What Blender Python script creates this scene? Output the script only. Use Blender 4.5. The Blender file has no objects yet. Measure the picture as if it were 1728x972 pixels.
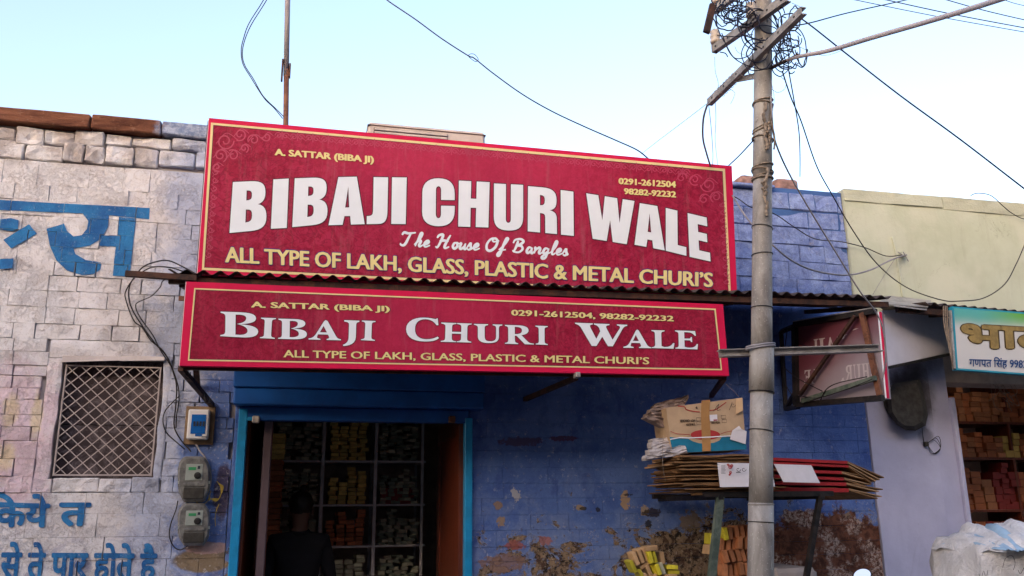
import bpy, math, random
from mathutils import Vector, Matrix, noise
from mathutils.geometry import tessellate_polygon
R = math.radians
sc = bpy.context.scene
COL = sc.collection

# ------------------------------------------------------------------ camera
YAW, PITCH, ROLL, F, D, EYE = 0.23530, 0.25269, -0.009535, 1450.0, 5.6, 1.6
cf = Vector((math.sin(YAW)*math.cos(PITCH), math.cos(YAW)*math.cos(PITCH), math.sin(PITCH)))
r0 = Vector((math.cos(YAW), -math.sin(YAW), 0)); u0 = r0.cross(cf)
cr = r0*math.cos(ROLL)+u0*math.sin(ROLL); cu = -r0*math.sin(ROLL)+u0*math.cos(ROLL)
CP = Vector((0, -D, EYE))
cam = bpy.data.cameras.new('camera'); camo = bpy.data.objects.new('camera', cam); COL.objects.link(camo)
camo.matrix_world = Matrix(((cr.x, cu.x, -cf.x, CP.x), (cr.y, cu.y, -cf.y, CP.y), (cr.z, cu.z, -cf.z, CP.z), (0, 0, 0, 1)))
cam.sensor_width = 36; cam.lens = F/1728*36; cam.clip_start = 0.05; cam.clip_end = 2000
sc.camera = camo

def ray(px, py): return cr*((px-864)/F)+cu*((486-py)/F)+cf
def at(px, py, y=0.0):
    d = ray(px, py); return CP+d*((y+D)/d.y)
def atz(px, py, z):
    d = ray(px, py); return CP+d*((z-EYE)/d.z)
def atx(px, py, x):
    d = ray(px, py); return CP+d*(x/d.x)

# ------------------------------------------------------------------ world, sun, exposure
SUN_AZ, SUN_EL = 215.0, 9.5
w = bpy.data.worlds.new('World'); sc.world = w; w.use_nodes = True
wn = w.node_tree; bg = wn.nodes['Background']
sky = wn.nodes.new('ShaderNodeTexSky'); sky.sky_type = 'NISHITA'; sky.sun_disc = False
sky.sun_elevation = R(SUN_EL); sky.sun_rotation = R(SUN_AZ); sky.air_density = 1.0; sky.dust_density = 4.5; sky.ozone_density = 0.6
tint = wn.nodes.new('ShaderNodeMix'); tint.data_type = 'RGBA'; tint.blend_type = 'MULTIPLY'; tint.inputs[0].default_value = 1.0   # camera white balance
tint.inputs[7].default_value = (0.97, 0.955, 1.07, 1); wn.links.new(sky.outputs[0], tint.inputs[6]); wn.links.new(tint.outputs[2], bg.inputs[0]); bg.inputs[1].default_value = 0.15
sl = bpy.data.lights.new('sun', 'SUN'); sl.energy = 2.0; sl.angle = R(0.5); sl.color = (1, 0.86, 0.7)
so = bpy.data.objects.new('sun', sl); COL.objects.link(so)
sd = Vector((math.sin(R(SUN_AZ))*math.cos(R(SUN_EL)), math.cos(R(SUN_AZ))*math.cos(R(SUN_EL)), math.sin(R(SUN_EL))))
so.rotation_euler = sd.to_track_quat('Z', 'Y').to_euler(); so.location = (0, 0, 20)
vs = sc.view_settings
vs.view_transform = 'Standard'; vs.look = 'None'; vs.gamma = 1; vs.exposure = 2.25; vs.use_curve_mapping = False
sc.render.film_transparent = False

# ------------------------------------------------------------------ material helper
class NT:
    def __init__(s, name, rough=0.8, metal=0.0, spec=0.3):
        s.m = bpy.data.materials.new(name); s.m.use_nodes = True; s.t = s.m.node_tree
        s.b = s.t.nodes['Principled BSDF']; s.b.inputs['Roughness'].default_value = rough
        s.b.inputs['Metallic'].default_value = metal; s.b.inputs['Specular IOR Level'].default_value = spec
        s._pos = None
    def n(s, ty, **kw):
        x = s.t.nodes.new(ty)
        for k, v in kw.items(): setattr(x, k, v)
        return x
    def L(s, a, b): s.t.links.new(a, b)
    def pos(s):
        if s._pos is None: s._pos = s.n('ShaderNodeNewGeometry').outputs['Position']
        return s._pos
    def set(s, sock, v):
        if hasattr(v, 'is_linked') or hasattr(v, 'links'): s.L(v, sock)
        else: sock.default_value = v
    def noise(s, scale, detail=6, rough=0.6, dist=0.0, vec=None, stretch=None, off=0.0):
        x = s.n('ShaderNodeTexNoise'); x.inputs['Scale'].default_value = scale
        x.inputs['Detail'].default_value = detail; x.inputs['Roughness'].default_value = rough
        x.inputs['Distortion'].default_value = dist
        v = vec or s.pos()
        if stretch or off:
            mp = s.n('ShaderNodeMapping'); s.L(v, mp.inputs[0]); mp.inputs['Scale'].default_value = stretch or (1, 1, 1)
            mp.inputs['Location'].default_value = (off, off*1.7, off*0.6); v = mp.outputs[0]
        s.L(v, x.inputs['Vector']); return x.outputs['Fac']
    def ramp(s, fac, a, b, va=0.0, vb=1.0):
        x = s.n('ShaderNodeMapRange'); x.interpolation_type = 'SMOOTHSTEP'
        s.set(x.inputs['Value'], fac)
        for i, v in zip(('From Min', 'From Max', 'To Min', 'To Max'), (a, b, va, vb)): x.inputs[i].default_value = v
        return x.outputs[0]
    def math(s, op, a, b=0.0, clamp=False):
        x = s.n('ShaderNodeMath', operation=op); x.use_clamp = clamp
        s.set(x.inputs[0], a); s.set(x.inputs[1], b); return x.outputs[0]
    def mix(s, fac, a, b):
        x = s.n('ShaderNodeMix', data_type='RGBA'); s.set(x.inputs[0], fac)
        for i, v in ((6, a), (7, b)):
            if isinstance(v, tuple): v = (*v[:3], 1)
            s.set(x.inputs[i], v)
        return x.outputs[2]
    def xyz(s):
        x = s.n('ShaderNodeSeparateXYZ'); s.L(s.pos(), x.inputs[0]); return x.outputs
    def blob(s, cx, cz, rx, rz, soft=0.5, wob=0.5, wscale=6.0):
        """soft elliptical patch in the wall plane with a ragged edge"""
        X = s.xyz()
        dx = s.math('MULTIPLY', s.math('SUBTRACT', X[0], cx), 1/rx); dz = s.math('MULTIPLY', s.math('SUBTRACT', X[2], cz), 1/rz)
        d = s.math('ADD', s.math('MULTIPLY', dx, dx), s.math('MULTIPLY', dz, dz))
        d = s.math('ADD', d, s.math('MULTIPLY', s.math('SUBTRACT', s.noise(wscale, 8, 0.7), 0.5), wob*4))
        return s.ramp(d, 1-soft, 1+soft, 1, 0)
    def color(s, c):
        if isinstance(c, tuple): c = (*c[:3], 1)
        s.set(s.b.inputs['Base Color'], c); return s
    def bump(s, h, strength=0.5, dist=0.01):
        x = s.n('ShaderNodeBump'); x.inputs['Strength'].default_value = strength; x.inputs['Distance'].default_value = dist
        s.set(x.inputs['Height'], h); s.L(x.outputs[0], s.b.inputs['Normal']); return s
    def rough(s, v): s.set(s.b.inputs['Roughness'], v); return s

def flat(name, c, rough=0.6, metal=0.0, spec=0.3, var=0.25, vs_=9.0, bump=0.0, bs=60.0):
    """a plain surface with mottled wear"""
    q = NT(name, rough, metal, spec)
    if var:
        f = q.ramp(q.noise(vs_, 7, 0.65, 0.3), 0.3, 0.72)
        q.color(q.mix(f, tuple(v*(1-var) for v in c), tuple(min(1, v*(1+var*0.6)) for v in c)))
    else: q.color(c)
    if bump: q.bump(q.noise(bs, 5, 0.6), bump, 0.004)
    return q.m

M = {}
def px_x(px, py, y=0): return at(px, py, y).x
def px_z(px, py, y=0): return at(px, py, y).z

def mat_whitewash():
    q = NT('whitewashed_stone', 0.92, spec=0.15)
    X = q.xyz()
    big = q.noise(2.2, 6, 0.65, 0.4); mid = q.noise(14, 8, 0.72, 0.6); fine = q.noise(75, 6, 0.75, 0.5)
    c = q.mix(q.ramp(big, 0.3, 0.7), (0.68, 0.65, 0.68), (0.80, 0.80, 0.85))
    c = q.mix(q.ramp(mid, 0.42, 0.7, 0, 0.65), c, (0.70, 0.66, 0.66))
    # worn places where the brown-grey stone shows
    worn = q.math('MULTIPLY', q.ramp(q.noise(9, 9, 0.78, 1.0, off=3), 0.52, 0.62), q.ramp(q.noise(60, 6, 0.8, off=5), 0.42, 0.55))
    c = q.mix(q.math('MULTIPLY', worn, 0.5), c, (0.30, 0.23, 0.22))
    worn2 = q.math('MULTIPLY', q.ramp(q.noise(3.2, 8, 0.7, 1.2, off=9), 0.57, 0.68), q.ramp(fine, 0.4, 0.62))
    c = q.mix(q.math('MULTIPLY', worn2, 0.55), c, (0.33, 0.27, 0.26))
    # more stone shows in the lumpy top courses
    topm = q.math('MULTIPLY', q.ramp(X[2], px_z(50, 300), px_z(50, 250)), q.ramp(q.noise(5, 6, 0.6, off=21), 0.4, 0.62))
    topm = q.math('MULTIPLY', topm, q.ramp(X[0], px_x(300, 250), px_x(230, 250)))
    c = q.mix(q.math('MULTIPLY', topm, 0.6), c, (0.36, 0.28, 0.25))
    # blue wash towards the shop
    e = q.math('ADD', X[0], q.math('MULTIPLY', q.math('SUBTRACT', q.noise(3.5, 8, 0.7, off=4), 0.5), 0.7))
    light = q.math('MULTIPLY', q.ramp(e, px_x(225, 500), px_x(300, 500)), 0.62)
    c = q.mix(light, c, (0.33, 0.42, 0.66))
    deep = q.ramp(e, px_x(318, 500), px_x(362, 500))
    lowm = q.ramp(X[2], px_z(340, 590), px_z(340, 650))
    c = q.mix(q.math('MULTIPLY', deep, q.math('ADD', q.math('MULTIPLY', lowm, 0.72), 0.14)), c, (0.075, 0.17, 0.50))
    # blue-grey smears low down
    sm = q.math('MULTIPLY', q.ramp(X[2], px_z(100, 870), px_z(100, 960)), q.ramp(q.noise(7, 8, 0.75, 0.8, off=13), 0.5, 0.6))
    c = q.mix(q.math('MULTIPLY', sm, 0.6), c, (0.16, 0.17, 0.33))
    # whitish scuffs over the blue and bare earth near the meters' foot
    sc_ = q.math('MULTIPLY', q.ramp(q.noise(11, 9, 0.8, 0.4, off=31), 0.58, 0.64), deep)
    c = q.mix(q.math('MULTIPLY', sc_, 0.6), c, (0.55, 0.55, 0.62))
    p = at(345, 945); c = q.mix(q.blob(p.x, p.z, 0.17, 0.07, 0.2, 0.25, 9), c, (0.25, 0.19, 0.13))
    p = at(352, 925); c = q.mix(q.blob(p.x, p.z, 0.13, 0.035, 0.2, 0.4, 20), c, (0.5, 0.34, 0.33))
    p = at(375, 830); c = q.mix(q.math('MULTIPLY', q.blob(p.x, p.z, 0.05, 0.16, 0.3, 0.5, 12), 0.8), c, (0.07, 0.035, 0.04))
    # festival powder stains
    p = at(30, 735); c = q.mix(q.math('MULTIPLY', q.blob(p.x, p.z, 0.24, 0.42, 0.8, 0.9, 6), 0.24), c, (0.72, 0.18, 0.42))
    for px, py, a, b in ((62, 700, .03, .13), (18, 695, .04, .1), (150, 612, .1, .03), (10, 770, .05, .08)):
        p = at(px, py); c = q.mix(q.math('MULTIPLY', q.blob(p.x, p.z, a, b, 0.8, 1.0, 14), 0.38), c, (0.75, 0.66, 0.16))
    # crusty lifted limewash edges, their relief shading painted in as dark lines
    r1 = q.math('ABSOLUTE', q.math('SUBTRACT', q.noise(13, 6, 0.75, 1.2, off=41), 0.5)); r2 = q.math('ABSOLUTE', q.math('SUBTRACT', q.noise(31, 5, 0.7, 0.8, off=43), 0.5))
    cr_ = q.math('MAXIMUM', q.math('MULTIPLY', q.ramp(r1, 0.0, 0.016, 1, 0), q.ramp(q.noise(4, 3, 0.5, off=51), 0.42, 0.55)), q.math('MULTIPLY', q.ramp(r2, 0.0, 0.035, 1, 0), q.ramp(q.noise(6, 3, 0.5, off=53), 0.45, 0.6)))
    c = q.mix(q.math('MULTIPLY', cr_, 0.26), c, (0.30, 0.24, 0.24))
    c = q.mix(q.math('MULTIPLY', q.ramp(q.noise(95, 3, 0.6, off=61), 0.57, 0.66), 0.28), c, (0.28, 0.22, 0.21))
    c = q.mix(q.math('MULTIPLY', q.ramp(q.noise(42, 5, 0.7, off=67), 0.56, 0.68), 0.5), c, (0.76, 0.73, 0.73))
    q.color(c)
    h = q.math('ADD', q.math('MULTIPLY', mid, 0.9), q.math('MULTIPLY', fine, 0.45)); h = q.math('ADD', h, q.math('MULTIPLY', cr_, -0.35))
    q.bump(h, 0.7, 0.013); return q.m

def mat_bluewall():
    q = NT('blue_limewashed_stone', 0.85, spec=0.2)
    X = q.xyz()
    big = q.noise(2.6, 7, 0.7, 0.5); mid = q.noise(12, 8, 0.75, 0.5); fine = q.noise(80, 5, 0.7)
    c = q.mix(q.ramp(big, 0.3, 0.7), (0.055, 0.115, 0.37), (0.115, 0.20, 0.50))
    up = q.ramp(X[2], 3.0, 3.3)   # the part over the awning is paler
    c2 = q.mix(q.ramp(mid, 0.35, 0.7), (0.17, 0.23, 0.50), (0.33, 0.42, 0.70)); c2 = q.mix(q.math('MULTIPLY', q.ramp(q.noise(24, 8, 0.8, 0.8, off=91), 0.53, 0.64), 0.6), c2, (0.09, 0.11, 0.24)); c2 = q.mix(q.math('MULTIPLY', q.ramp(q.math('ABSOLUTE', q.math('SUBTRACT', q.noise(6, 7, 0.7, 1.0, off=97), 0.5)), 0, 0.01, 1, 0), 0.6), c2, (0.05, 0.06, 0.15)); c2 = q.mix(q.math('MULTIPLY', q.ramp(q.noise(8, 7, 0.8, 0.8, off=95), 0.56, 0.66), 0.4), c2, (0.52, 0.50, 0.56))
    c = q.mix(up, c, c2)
    c = q.mix(q.math('MULTIPLY', q.ramp(mid, 0.55, 0.72), 0.35), c, (0.30, 0.42, 0.68))
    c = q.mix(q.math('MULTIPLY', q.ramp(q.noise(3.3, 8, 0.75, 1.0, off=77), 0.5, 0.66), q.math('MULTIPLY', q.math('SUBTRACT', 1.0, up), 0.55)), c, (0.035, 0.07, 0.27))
    c = q.mix(q.math('MULTIPLY', q.ramp(q.math('ABSOLUTE', q.math('SUBTRACT', q.noise(10, 6, 0.75, 1.0, off=81), 0.5)), 0, 0.012, 1, 0), 0.45), c, (0.03, 0.05, 0.17))
    c = q.mix(q.math('MULTIPLY', q.ramp(q.noise(1.9, 7, 0.7, 0.6, off=101), 0.44, 0.62), q.math('MULTIPLY', q.ramp(X[2], px_z(950, 760), px_z(950, 840)), 0.55)), c, (0.20, 0.27, 0.47))
    # grey-white dusting
    c = q.mix(q.math('MULTIPLY', q.ramp(q.noise(22, 7, 0.8, off=3), 0.58, 0.66), 0.45), c, (0.5, 0.52, 0.62))
    # flaked-off areas: tan plaster, brick red, dark moss; growing towards the foot
    hgt = q.ramp(X[2], px_z(1000, 800), px_z(1000, 985))
    side = q.ramp(X[0], px_x(1000, 900), px_x(1150, 900))
    bias = q.math('ADD', q.math('MULTIPLY', hgt, 0.165), q.math('MULTIPLY', q.math('MULTIPLY', side, hgt), 0.17))
    n1 = q.noise(5.0, 10, 0.76, 0.5, off=7, stretch=(1, 1, 1.6))
    bare = q.math('MAXIMUM', q.ramp(q.math('ADD', n1, bias), 0.665, 0.68), q.math('MULTIPLY', q.ramp(q.noise(17, 9, 0.75, 0.5, off=71), 0.63, 0.645), q.ramp(X[2], px_z(1000, 760), px_z(1000, 860))))
    n2 = q.noise(15, 8, 0.75, 0.6, off=17)
    under = q.mix(q.ramp(n2, 0.42, 0.5), (0.085, 0.05, 0.04), (0.26, 0.19, 0.13))
    under = q.mix(q.ramp(q.noise(26, 8, 0.8, off=11), 0.51, 0.56), under, (0.018, 0.016, 0.016))
    under = q.mix(q.math('MULTIPLY', q.ramp(q.noise(34, 8, 0.8, off=19), 0.56, 0.62), 0.8), under, (0.42, 0.36, 0.32))
    belowaw = q.ramp(X[2], 2.3, 2.1)
    c = q.mix(q.math('MULTIPLY', bare, belowaw), c, under)
    rim = q.math('MULTIPLY', q.math('MULTIPLY', q.ramp(q.math('ADD', n1, bias), 0.645, 0.662), q.ramp(q.math('ADD', n1, bias), 0.672, 0.66)), belowaw)
    c = q.mix(q.math('MULTIPLY', rim, 0.5), c, (0.5, 0.52, 0.6))
    for px, py, a, b, col in ((870, 835, .035, .045, (0.42, .42, .46)), (840, 852, .03, .03, (.3, .2, .12)), (845, 880, .03, .035, (.32, .22, .12)),
                              (978, 857, .04, .02, (.34, .25, .14)), (1055, 845, .035, .06, (.40, .28, .15)), (1088, 862, .04, .035, (.42, .32, .2)),
                              (880, 745, .16, .03, (.07, .05, .12)), (950, 740, .1, .02, (.09, .04, .09)), (1010, 860, .02, .015, (.02, .02, .02)), (1060, 835, .03, .01, (.02, .02, .03)), (1095, 885, .03, .03, (.02, .02, .02)), (1100, 865, .07, .03, (.03, .02, .02)), (985, 858, .03, .012, (.02, .02, .02)), (1165, 880, .09, .07, (.22, .16, .10)),
                              (1500, 700, .1, .05, (.1, .25, .6)), (868, 920, .07, .03, (.32, .10, .09)), (920, 912, .05, .03, (.35, .14, .12)),
                              (850, 950, .16, .06, (.24, .15, .13))):
        p = at(px, py); c = q.mix(q.math('MULTIPLY', q.blob(p.x, p.z, a*.9, b*.9, 0.10, 1.7, 26), 0.85), c, col)
    # red-brown bare stone with pale salt bloom at the right foot
    p = at(1400, 965); bl = q.blob(p.x, p.z, 0.66, 0.42, 0.08, 0.55, 5)
    rb = q.mix(q.ramp(n2, 0.4, 0.6), (0.07, 0.028, 0.018), (0.19, 0.075, 0.045))
    bloom = q.math('MULTIPLY', q.ramp(q.noise(6, 5, 0.6, off=23), 0.46, 0.56), q.ramp(q.noise(55, 6, 0.8, off=29), 0.46, 0.56))
    rb = q.mix(bloom, rb, (0.50, 0.38, 0.32))
    c = q.mix(bl, c, rb)
    q.color(c)
    h = q.math('ADD', q.math('MULTIPLY', mid, 0.8), q.math('MULTIPLY', fine, 0.35))
    h = q.math('ADD', h, q.math('MULTIPLY', bare, -0.35))
    q.bump(h, 0.85, 0.013); return q.m

def mat_cope():
    q = NT('red_sandstone_coping', 0.9, spec=0.15)
    X = q.xyz(); e = q.math('ADD', X[0], q.math('MULTIPLY', q.math('SUBTRACT', q.noise(8, 8, 0.7), 0.5), 0.35))
    c = q.mix(q.ramp(q.noise(5, 8, 0.7, 0.5, stretch=(0.5, 1, 2.5)), 0.3, 0.7), (0.10, 0.038, 0.026), (0.27, 0.115, 0.07))
    c = q.mix(q.math('MULTIPLY', q.ramp(q.noise(30, 6, 0.8), 0.55, 0.7), 0.5), c, (0.40, 0.24, 0.17))
    c = q.mix(q.ramp(e, px_x(262, 215), px_x(292, 215)), c, q.mix(q.ramp(q.noise(20, 6, 0.7), 0.4, 0.6), (0.2, 0.26, 0.42), (0.42, 0.47, 0.6)))
    q.color(c); q.bump(q.noise(24, 8, 0.75, stretch=(0.5, 1, 2)), 0.9, 0.014); return q.m

def plaster(name, c1, c2, streak=0.0, bump=0.5, dirt=(0.25, 0.22, 0.17), dirtamt=0.35):
    q = NT(name, 0.85, spec=0.2)
    c = q.mix(q.ramp(q.noise(1.7, 7, 0.65, 0.4), 0.3, 0.7), c1, c2)
    sp = q.math('MULTIPLY', q.ramp(q.noise(28, 6, 0.8, off=2), 0.63, 0.70), dirtamt)
    c = q.mix(sp, c, dirt)
    c = q.mix(q.math('MULTIPLY', q.ramp(q.noise(3.0, 9, 0.8, 0.8, stretch=(1, 1, 0.35), off=8), 0.55, 0.72), dirtamt*0.6), c, tuple(v*0.55 for v in c1))
    q.color(c); q.bump(q.math('ADD', q.noise(9, 6, 0.6), q.math('MULTIPLY', q.noise(70, 4, 0.6), 0.25)), bump, 0.012); return q.m

def cracked(*a, **k):
    m = plaster(*a, **k); q = NT.__new__(NT); q.m = m; q.t = m.node_tree; q.b = q.t.nodes['Principled BSDF']; q._pos = None
    c = q.b.inputs['Base Color'].links[0].from_socket
    cr_ = q.math('MULTIPLY', q.ramp(q.math('ABSOLUTE', q.math('SUBTRACT', q.noise(2.6, 9, 0.62, 0.6, off=3), 0.5)), 0, 0.0035, 1, 0), q.ramp(q.noise(1.6, 3, 0.5, off=9), 0.5, 0.6))
    c = q.mix(q.math('MULTIPLY', cr_, 0.6), c, (0.16, 0.14, 0.09))
    c = q.mix(q.math('MULTIPLY', q.ramp(q.noise(5, 7, 0.7, stretch=(2.5, 1, 0.25), off=4), 0.52, 0.72), 0.22), c, (0.30, 0.27, 0.19))
    c = q.mix(q.math('MULTIPLY', q.ramp(q.noise(2.0, 6, 0.6, 0.4, off=14), 0.45, 0.6), 0.3), c, (0.66, 0.65, 0.55))
    q.color(c); return m
def mat_print(name, base, hi, scale, glow=None):
    """flat vinyl print: mottled damask ground with a brighter printed middle"""
    q = NT(name, 0.5, spec=0.12)
    a = q.noise(scale, 3, 0.5, 2.2); b = q.noise(scale*2.1, 4, 0.55, 3.0, off=6)
    f = q.math('ADD', q.ramp(a, 0.44, 0.56, 0, 0.5), q.ramp(b, 0.46, 0.54, 0, 0.35))
    c = q.mix(q.math('MULTIPLY', f, 0.85), base, hi)
    dk = q.ramp(q.math('ABSOLUTE', q.math('SUBTRACT', q.noise(scale*1.3, 2, 0.45, 3.5, off=33), 0.5)), 0.02, 0.05, 1, 0); c = q.mix(q.math('MULTIPLY', dk, 0.42), c, tuple(v*0.42 for v in base))
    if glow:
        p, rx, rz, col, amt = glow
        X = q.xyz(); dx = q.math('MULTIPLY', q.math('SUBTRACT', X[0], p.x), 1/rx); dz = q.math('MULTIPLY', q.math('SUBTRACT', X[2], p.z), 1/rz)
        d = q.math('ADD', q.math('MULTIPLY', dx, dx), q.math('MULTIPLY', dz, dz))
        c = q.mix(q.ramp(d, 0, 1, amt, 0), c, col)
    q.color(c)
    c = q.mix(q.math('MULTIPLY', q.ramp(q.noise(6, 6, 0.7, stretch=(3.0, 1, 0.22), off=5), 0.5, 0.75), 0.22), c, (0.42, 0.24, 0.26))
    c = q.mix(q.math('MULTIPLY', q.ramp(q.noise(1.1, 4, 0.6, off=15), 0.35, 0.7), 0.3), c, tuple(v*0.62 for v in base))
    q.color(c)
    # faint stretched-flex ripples
    q.bump(q.noise(1.5, 3, 0.5, 0.6, stretch=(2.4, 1, 0.6)), 0.5, 0.05); return q.m

YU, YL, YA = -0.70, -0.85, -0.82           # depths of upper sign, lower sign, awning edge
M['white'] = mat_whitewash(); M['blue'] = mat_bluewall(); M['cope'] = mat_cope(); M['redstone'] = flat('weathered_red_stone', (0.30, 0.18, 0.16), 0.9, var=0.45, vs_=14, bump=0.6, bs=40)
M['mortar'] = plaster('old_mortar', (0.30, 0.27, 0.27), (0.44, 0.41, 0.41))
M['bluemortar'] = plaster('blue_mortar', (0.04, 0.09, 0.26), (0.07, 0.15, 0.38))
M['frameplaster'] = plaster('window_surround_plaster', (0.40, 0.345, 0.325), (0.56, 0.51, 0.50), dirt=(0.1, 0.09, 0.1), dirtamt=0.55, bump=0.9)
M['cream'] = cracked('cream_distemper', (0.46, 0.49, 0.37), (0.54, 0.575, 0.46), dirt=(0.3, 0.28, 0.15), dirtamt=0.22, bump=0.35)
M['creamcope'] = plaster('cream_cope', (0.42, 0.43, 0.33), (0.52, 0.535, 0.43), dirt=(0.14, 0.13, 0.08), dirtamt=0.6, bump=0.9)
def mat_lav():
    m = plaster('lavender_limewash', (0.42, 0.43, 0.60), (0.53, 0.54, 0.72), dirt=(0.14, 0.12, 0.13), dirtamt=0.35, bump=0.4); q = NT.__new__(NT); q.m = m; q.t = m.node_tree; q.b = q.t.nodes['Principled BSDF']; q._pos = None
    c = q.b.inputs['Base Color'].links[0].from_socket
    for px, py, a, b, k in ((1535, 665, .22, .24, .9), (1550, 600, .26, .14, .7), (1560, 735, .06, .06, .6)):
        p = at(px, py); c = q.mix(q.math('MULTIPLY', q.blob(p.x, p.z, a, b, 0.8, 0.45, 7), k), c, (0.035, 0.03, 0.03))
    q.color(c); return m
M['lav'] = mat_lav()
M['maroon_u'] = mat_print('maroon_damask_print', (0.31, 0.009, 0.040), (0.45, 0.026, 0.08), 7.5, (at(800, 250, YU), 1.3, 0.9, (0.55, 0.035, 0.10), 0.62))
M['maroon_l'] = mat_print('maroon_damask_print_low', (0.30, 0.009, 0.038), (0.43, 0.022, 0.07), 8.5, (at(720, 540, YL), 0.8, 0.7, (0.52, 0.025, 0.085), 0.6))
M['pinkred'] = flat('crimson_vinyl', (0.66, 0.012, 0.075), 0.5, spec=0.12, var=0.08)
M['creamline'] = flat('cream_print', (0.80, 0.63, 0.31), 0.4, var=0.05)
M['creamtext'] = flat('cream_letter_print', (0.82, 0.68, 0.30), 0.4, var=0.03)
M['whiteprint'] = flat('white_print', (0.80, 0.84, 0.90), 0.4, var=0.03)
M['darkline'] = flat('dark_outline_print', (0.075, 0.006, 0.03), 0.4, var=0)
M['purpleline'] = flat('violet_outline_print', (0.07, 0.012, 0.17), 0.4, var=0)
M['ornament'] = flat('ornament_print', (0.50, 0.045, 0.11), 0.4, var=0.2, vs_=3)
M['wrap'] = flat('folded_flex_edge', (0.72, 0.62, 0.68), 0.5, var=0.1)
M['letterblue'] = (lambda q: (q.color(q.mix(q.math('MAXIMUM', q.ramp(q.noise(16, 9, 0.8, 0.6), 0.58, 0.70, 0, .5), q.ramp(q.noise(60, 5, 0.8), 0.6, 0.66, 0, .7)), q.mix(q.ramp(q.noise(5, 5, 0.6), 0.35, 0.65), (0.010, 0.105, 0.33), (0.025, 0.21, 0.50)), (0.40, 0.45, 0.55))),
              q.bump(q.math('ADD', q.math('MULTIPLY', q.noise(14, 8, 0.72, 0.6), 0.9), q.math('MULTIPLY', q.noise(75, 6, 0.75, 0.5), 0.45)), 0.95, 0.014), q.m)[2])(NT('sign_painters_blue', 0.7))
def rusty(name, c1, c2, rough=0.7, metal=0.3):
    q = NT(name, rough, metal)
    c = q.mix(q.ramp(q.noise(11, 8, 0.72, 0.6), 0.4, 0.62), c1, c2); q.color(c)
    q.bump(q.noise(60, 5, 0.7), 0.4, 0.004); return q.m
M['rust'] = rusty('rusty_dark_steel', (0.035, 0.022, 0.02), (0.10, 0.045, 0.03))
M['sheet'] = rusty('weathered_tin_sheet', (0.035, 0.025, 0.025), (0.10, 0.075, 0.07), 0.55, 0.4)
M['blacksteel'] = rusty('black_painted_steel', (0.012, 0.012, 0.013), (0.035, 0.028, 0.027), 0.5, 0.2)
M['redoxide'] = rusty('red_oxide_steel', (0.11, 0.045, 0.03), (0.22, 0.095, 0.055), 0.7, 0.1)
M['galv'] = rusty('galvanised_steel', (0.32, 0.29, 0.27), (0.50, 0.47, 0.44), 0.5, 0.5)
M['arm'] = rusty('dusty_channel_steel', (0.24, 0.225, 0.215), (0.38, 0.36, 0.35), 0.65, 0.2)
M['greensteel'] = rusty('green_grey_steel', (0.06, 0.085, 0.07), (0.14, 0.17, 0.14), 0.6, 0.1)
def mat_pole():
    q = NT('old_aluminium_paint', 0.6, 0.15)
    c = q.mix(q.ramp(q.noise(6, 8, 0.7, 0.6, stretch=(1.5, 1.5, 0.5)), 0.32, 0.7), (0.21, 0.19, 0.175), (0.40, 0.375, 0.35))
    c = q.mix(q.math('MULTIPLY', q.ramp(q.noise(30, 7, 0.8, off=3), 0.6, 0.68), 0.75), c, (0.09, 0.06, 0.05))
    c = q.mix(q.math('MULTIPLY', q.ramp(q.noise(9, 8, 0.75, 0.4, stretch=(2, 2, 0.5), off=9), 0.58, 0.63), 0.6), c, (0.58, 0.55, 0.49))
    c = q.mix(q.math('MULTIPLY', q.ramp(q.noise(120, 2, 0.5, off=5), 0.66, 0.7), 0.6), c, (0.6, 0.58, 0.55))
    q.color(c); q.bump(q.noise(45, 6, 0.7), 0.35, 0.004); return q.m
M['pole'] = mat_pole()
M['wire'] = flat('dark_blue_wire', (0.016, 0.018, 0.045), 0.5, var=0.3)
M['wireblack'] = flat('black_wire', (0.014, 0.012, 0.016), 0.5, var=0.2)
M['palegrey'] = flat('pale_grey_tube', (0.50, 0.45, 0.47), 0.6, var=0.1)
M['tubegrey'] = flat('grey_painted_tube', (0.20, 0.18, 0.20), 0.5, var=0.15)
M['wiregrey'] = flat('grey_cable', (0.30, 0.29, 0.32), 0.6, var=0.3)
M['wireyellow'] = flat('yellow_wire', (0.52, 0.38, 0.07), 0.5, var=0.2)
M['rope'] = flat('frayed_rope', (0.30, 0.24, 0.19), 0.95, var=0.4, vs_=40, bump=0.8, bs=200)
M['porcelain'] = flat('brown_white_porcelain', (0.50, 0.43, 0.37), 0.3, spec=0.5, var=0.2)
M['cyanpaint'] = flat('turquoise_enamel', (0.008, 0.26, 0.56), 0.45, spec=0.4, var=0.2, vs_=12)
M['shutter'] = flat('deep_blue_enamel', (0.006, 0.085, 0.36), 0.4, spec=0.4, var=0.25, vs_=5)
M['wood'] = (lambda q: (q.color(q.mix(q.ramp(q.noise(6, 8, 0.7, 0.5, stretch=(8, 8, 0.6)), 0.35, 0.65), (0.085, 0.018, 0.008), (0.17, 0.036, 0.014))), q.bump(q.noise(12, 6, 0.6, stretch=(8, 8, 0.5)), 0.3, 0.003), q.m)[2])(NT('red_brown_polished_wood', 0.4, spec=0.5))
M['mauve'] = flat('grey_mauve_paint', (0.12, 0.085, 0.10), 0.5, var=0.15)
M['plastic'] = flat('ivory_plastic', (0.66, 0.66, 0.68), 0.35, spec=0.5, var=0.06)
M['bluewin'] = flat('blue_tinted_window', (0.008, 0.11, 0.42), 0.15, spec=0.7, var=0.1)
M['darkplastic'] = flat('dark_plastic', (0.02, 0.03, 0.05), 0.4, var=0.1)
M['plywood'] = flat('bare_plywood', (0.22, 0.15, 0.09), 0.8, var=0.3, vs_=14)
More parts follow.
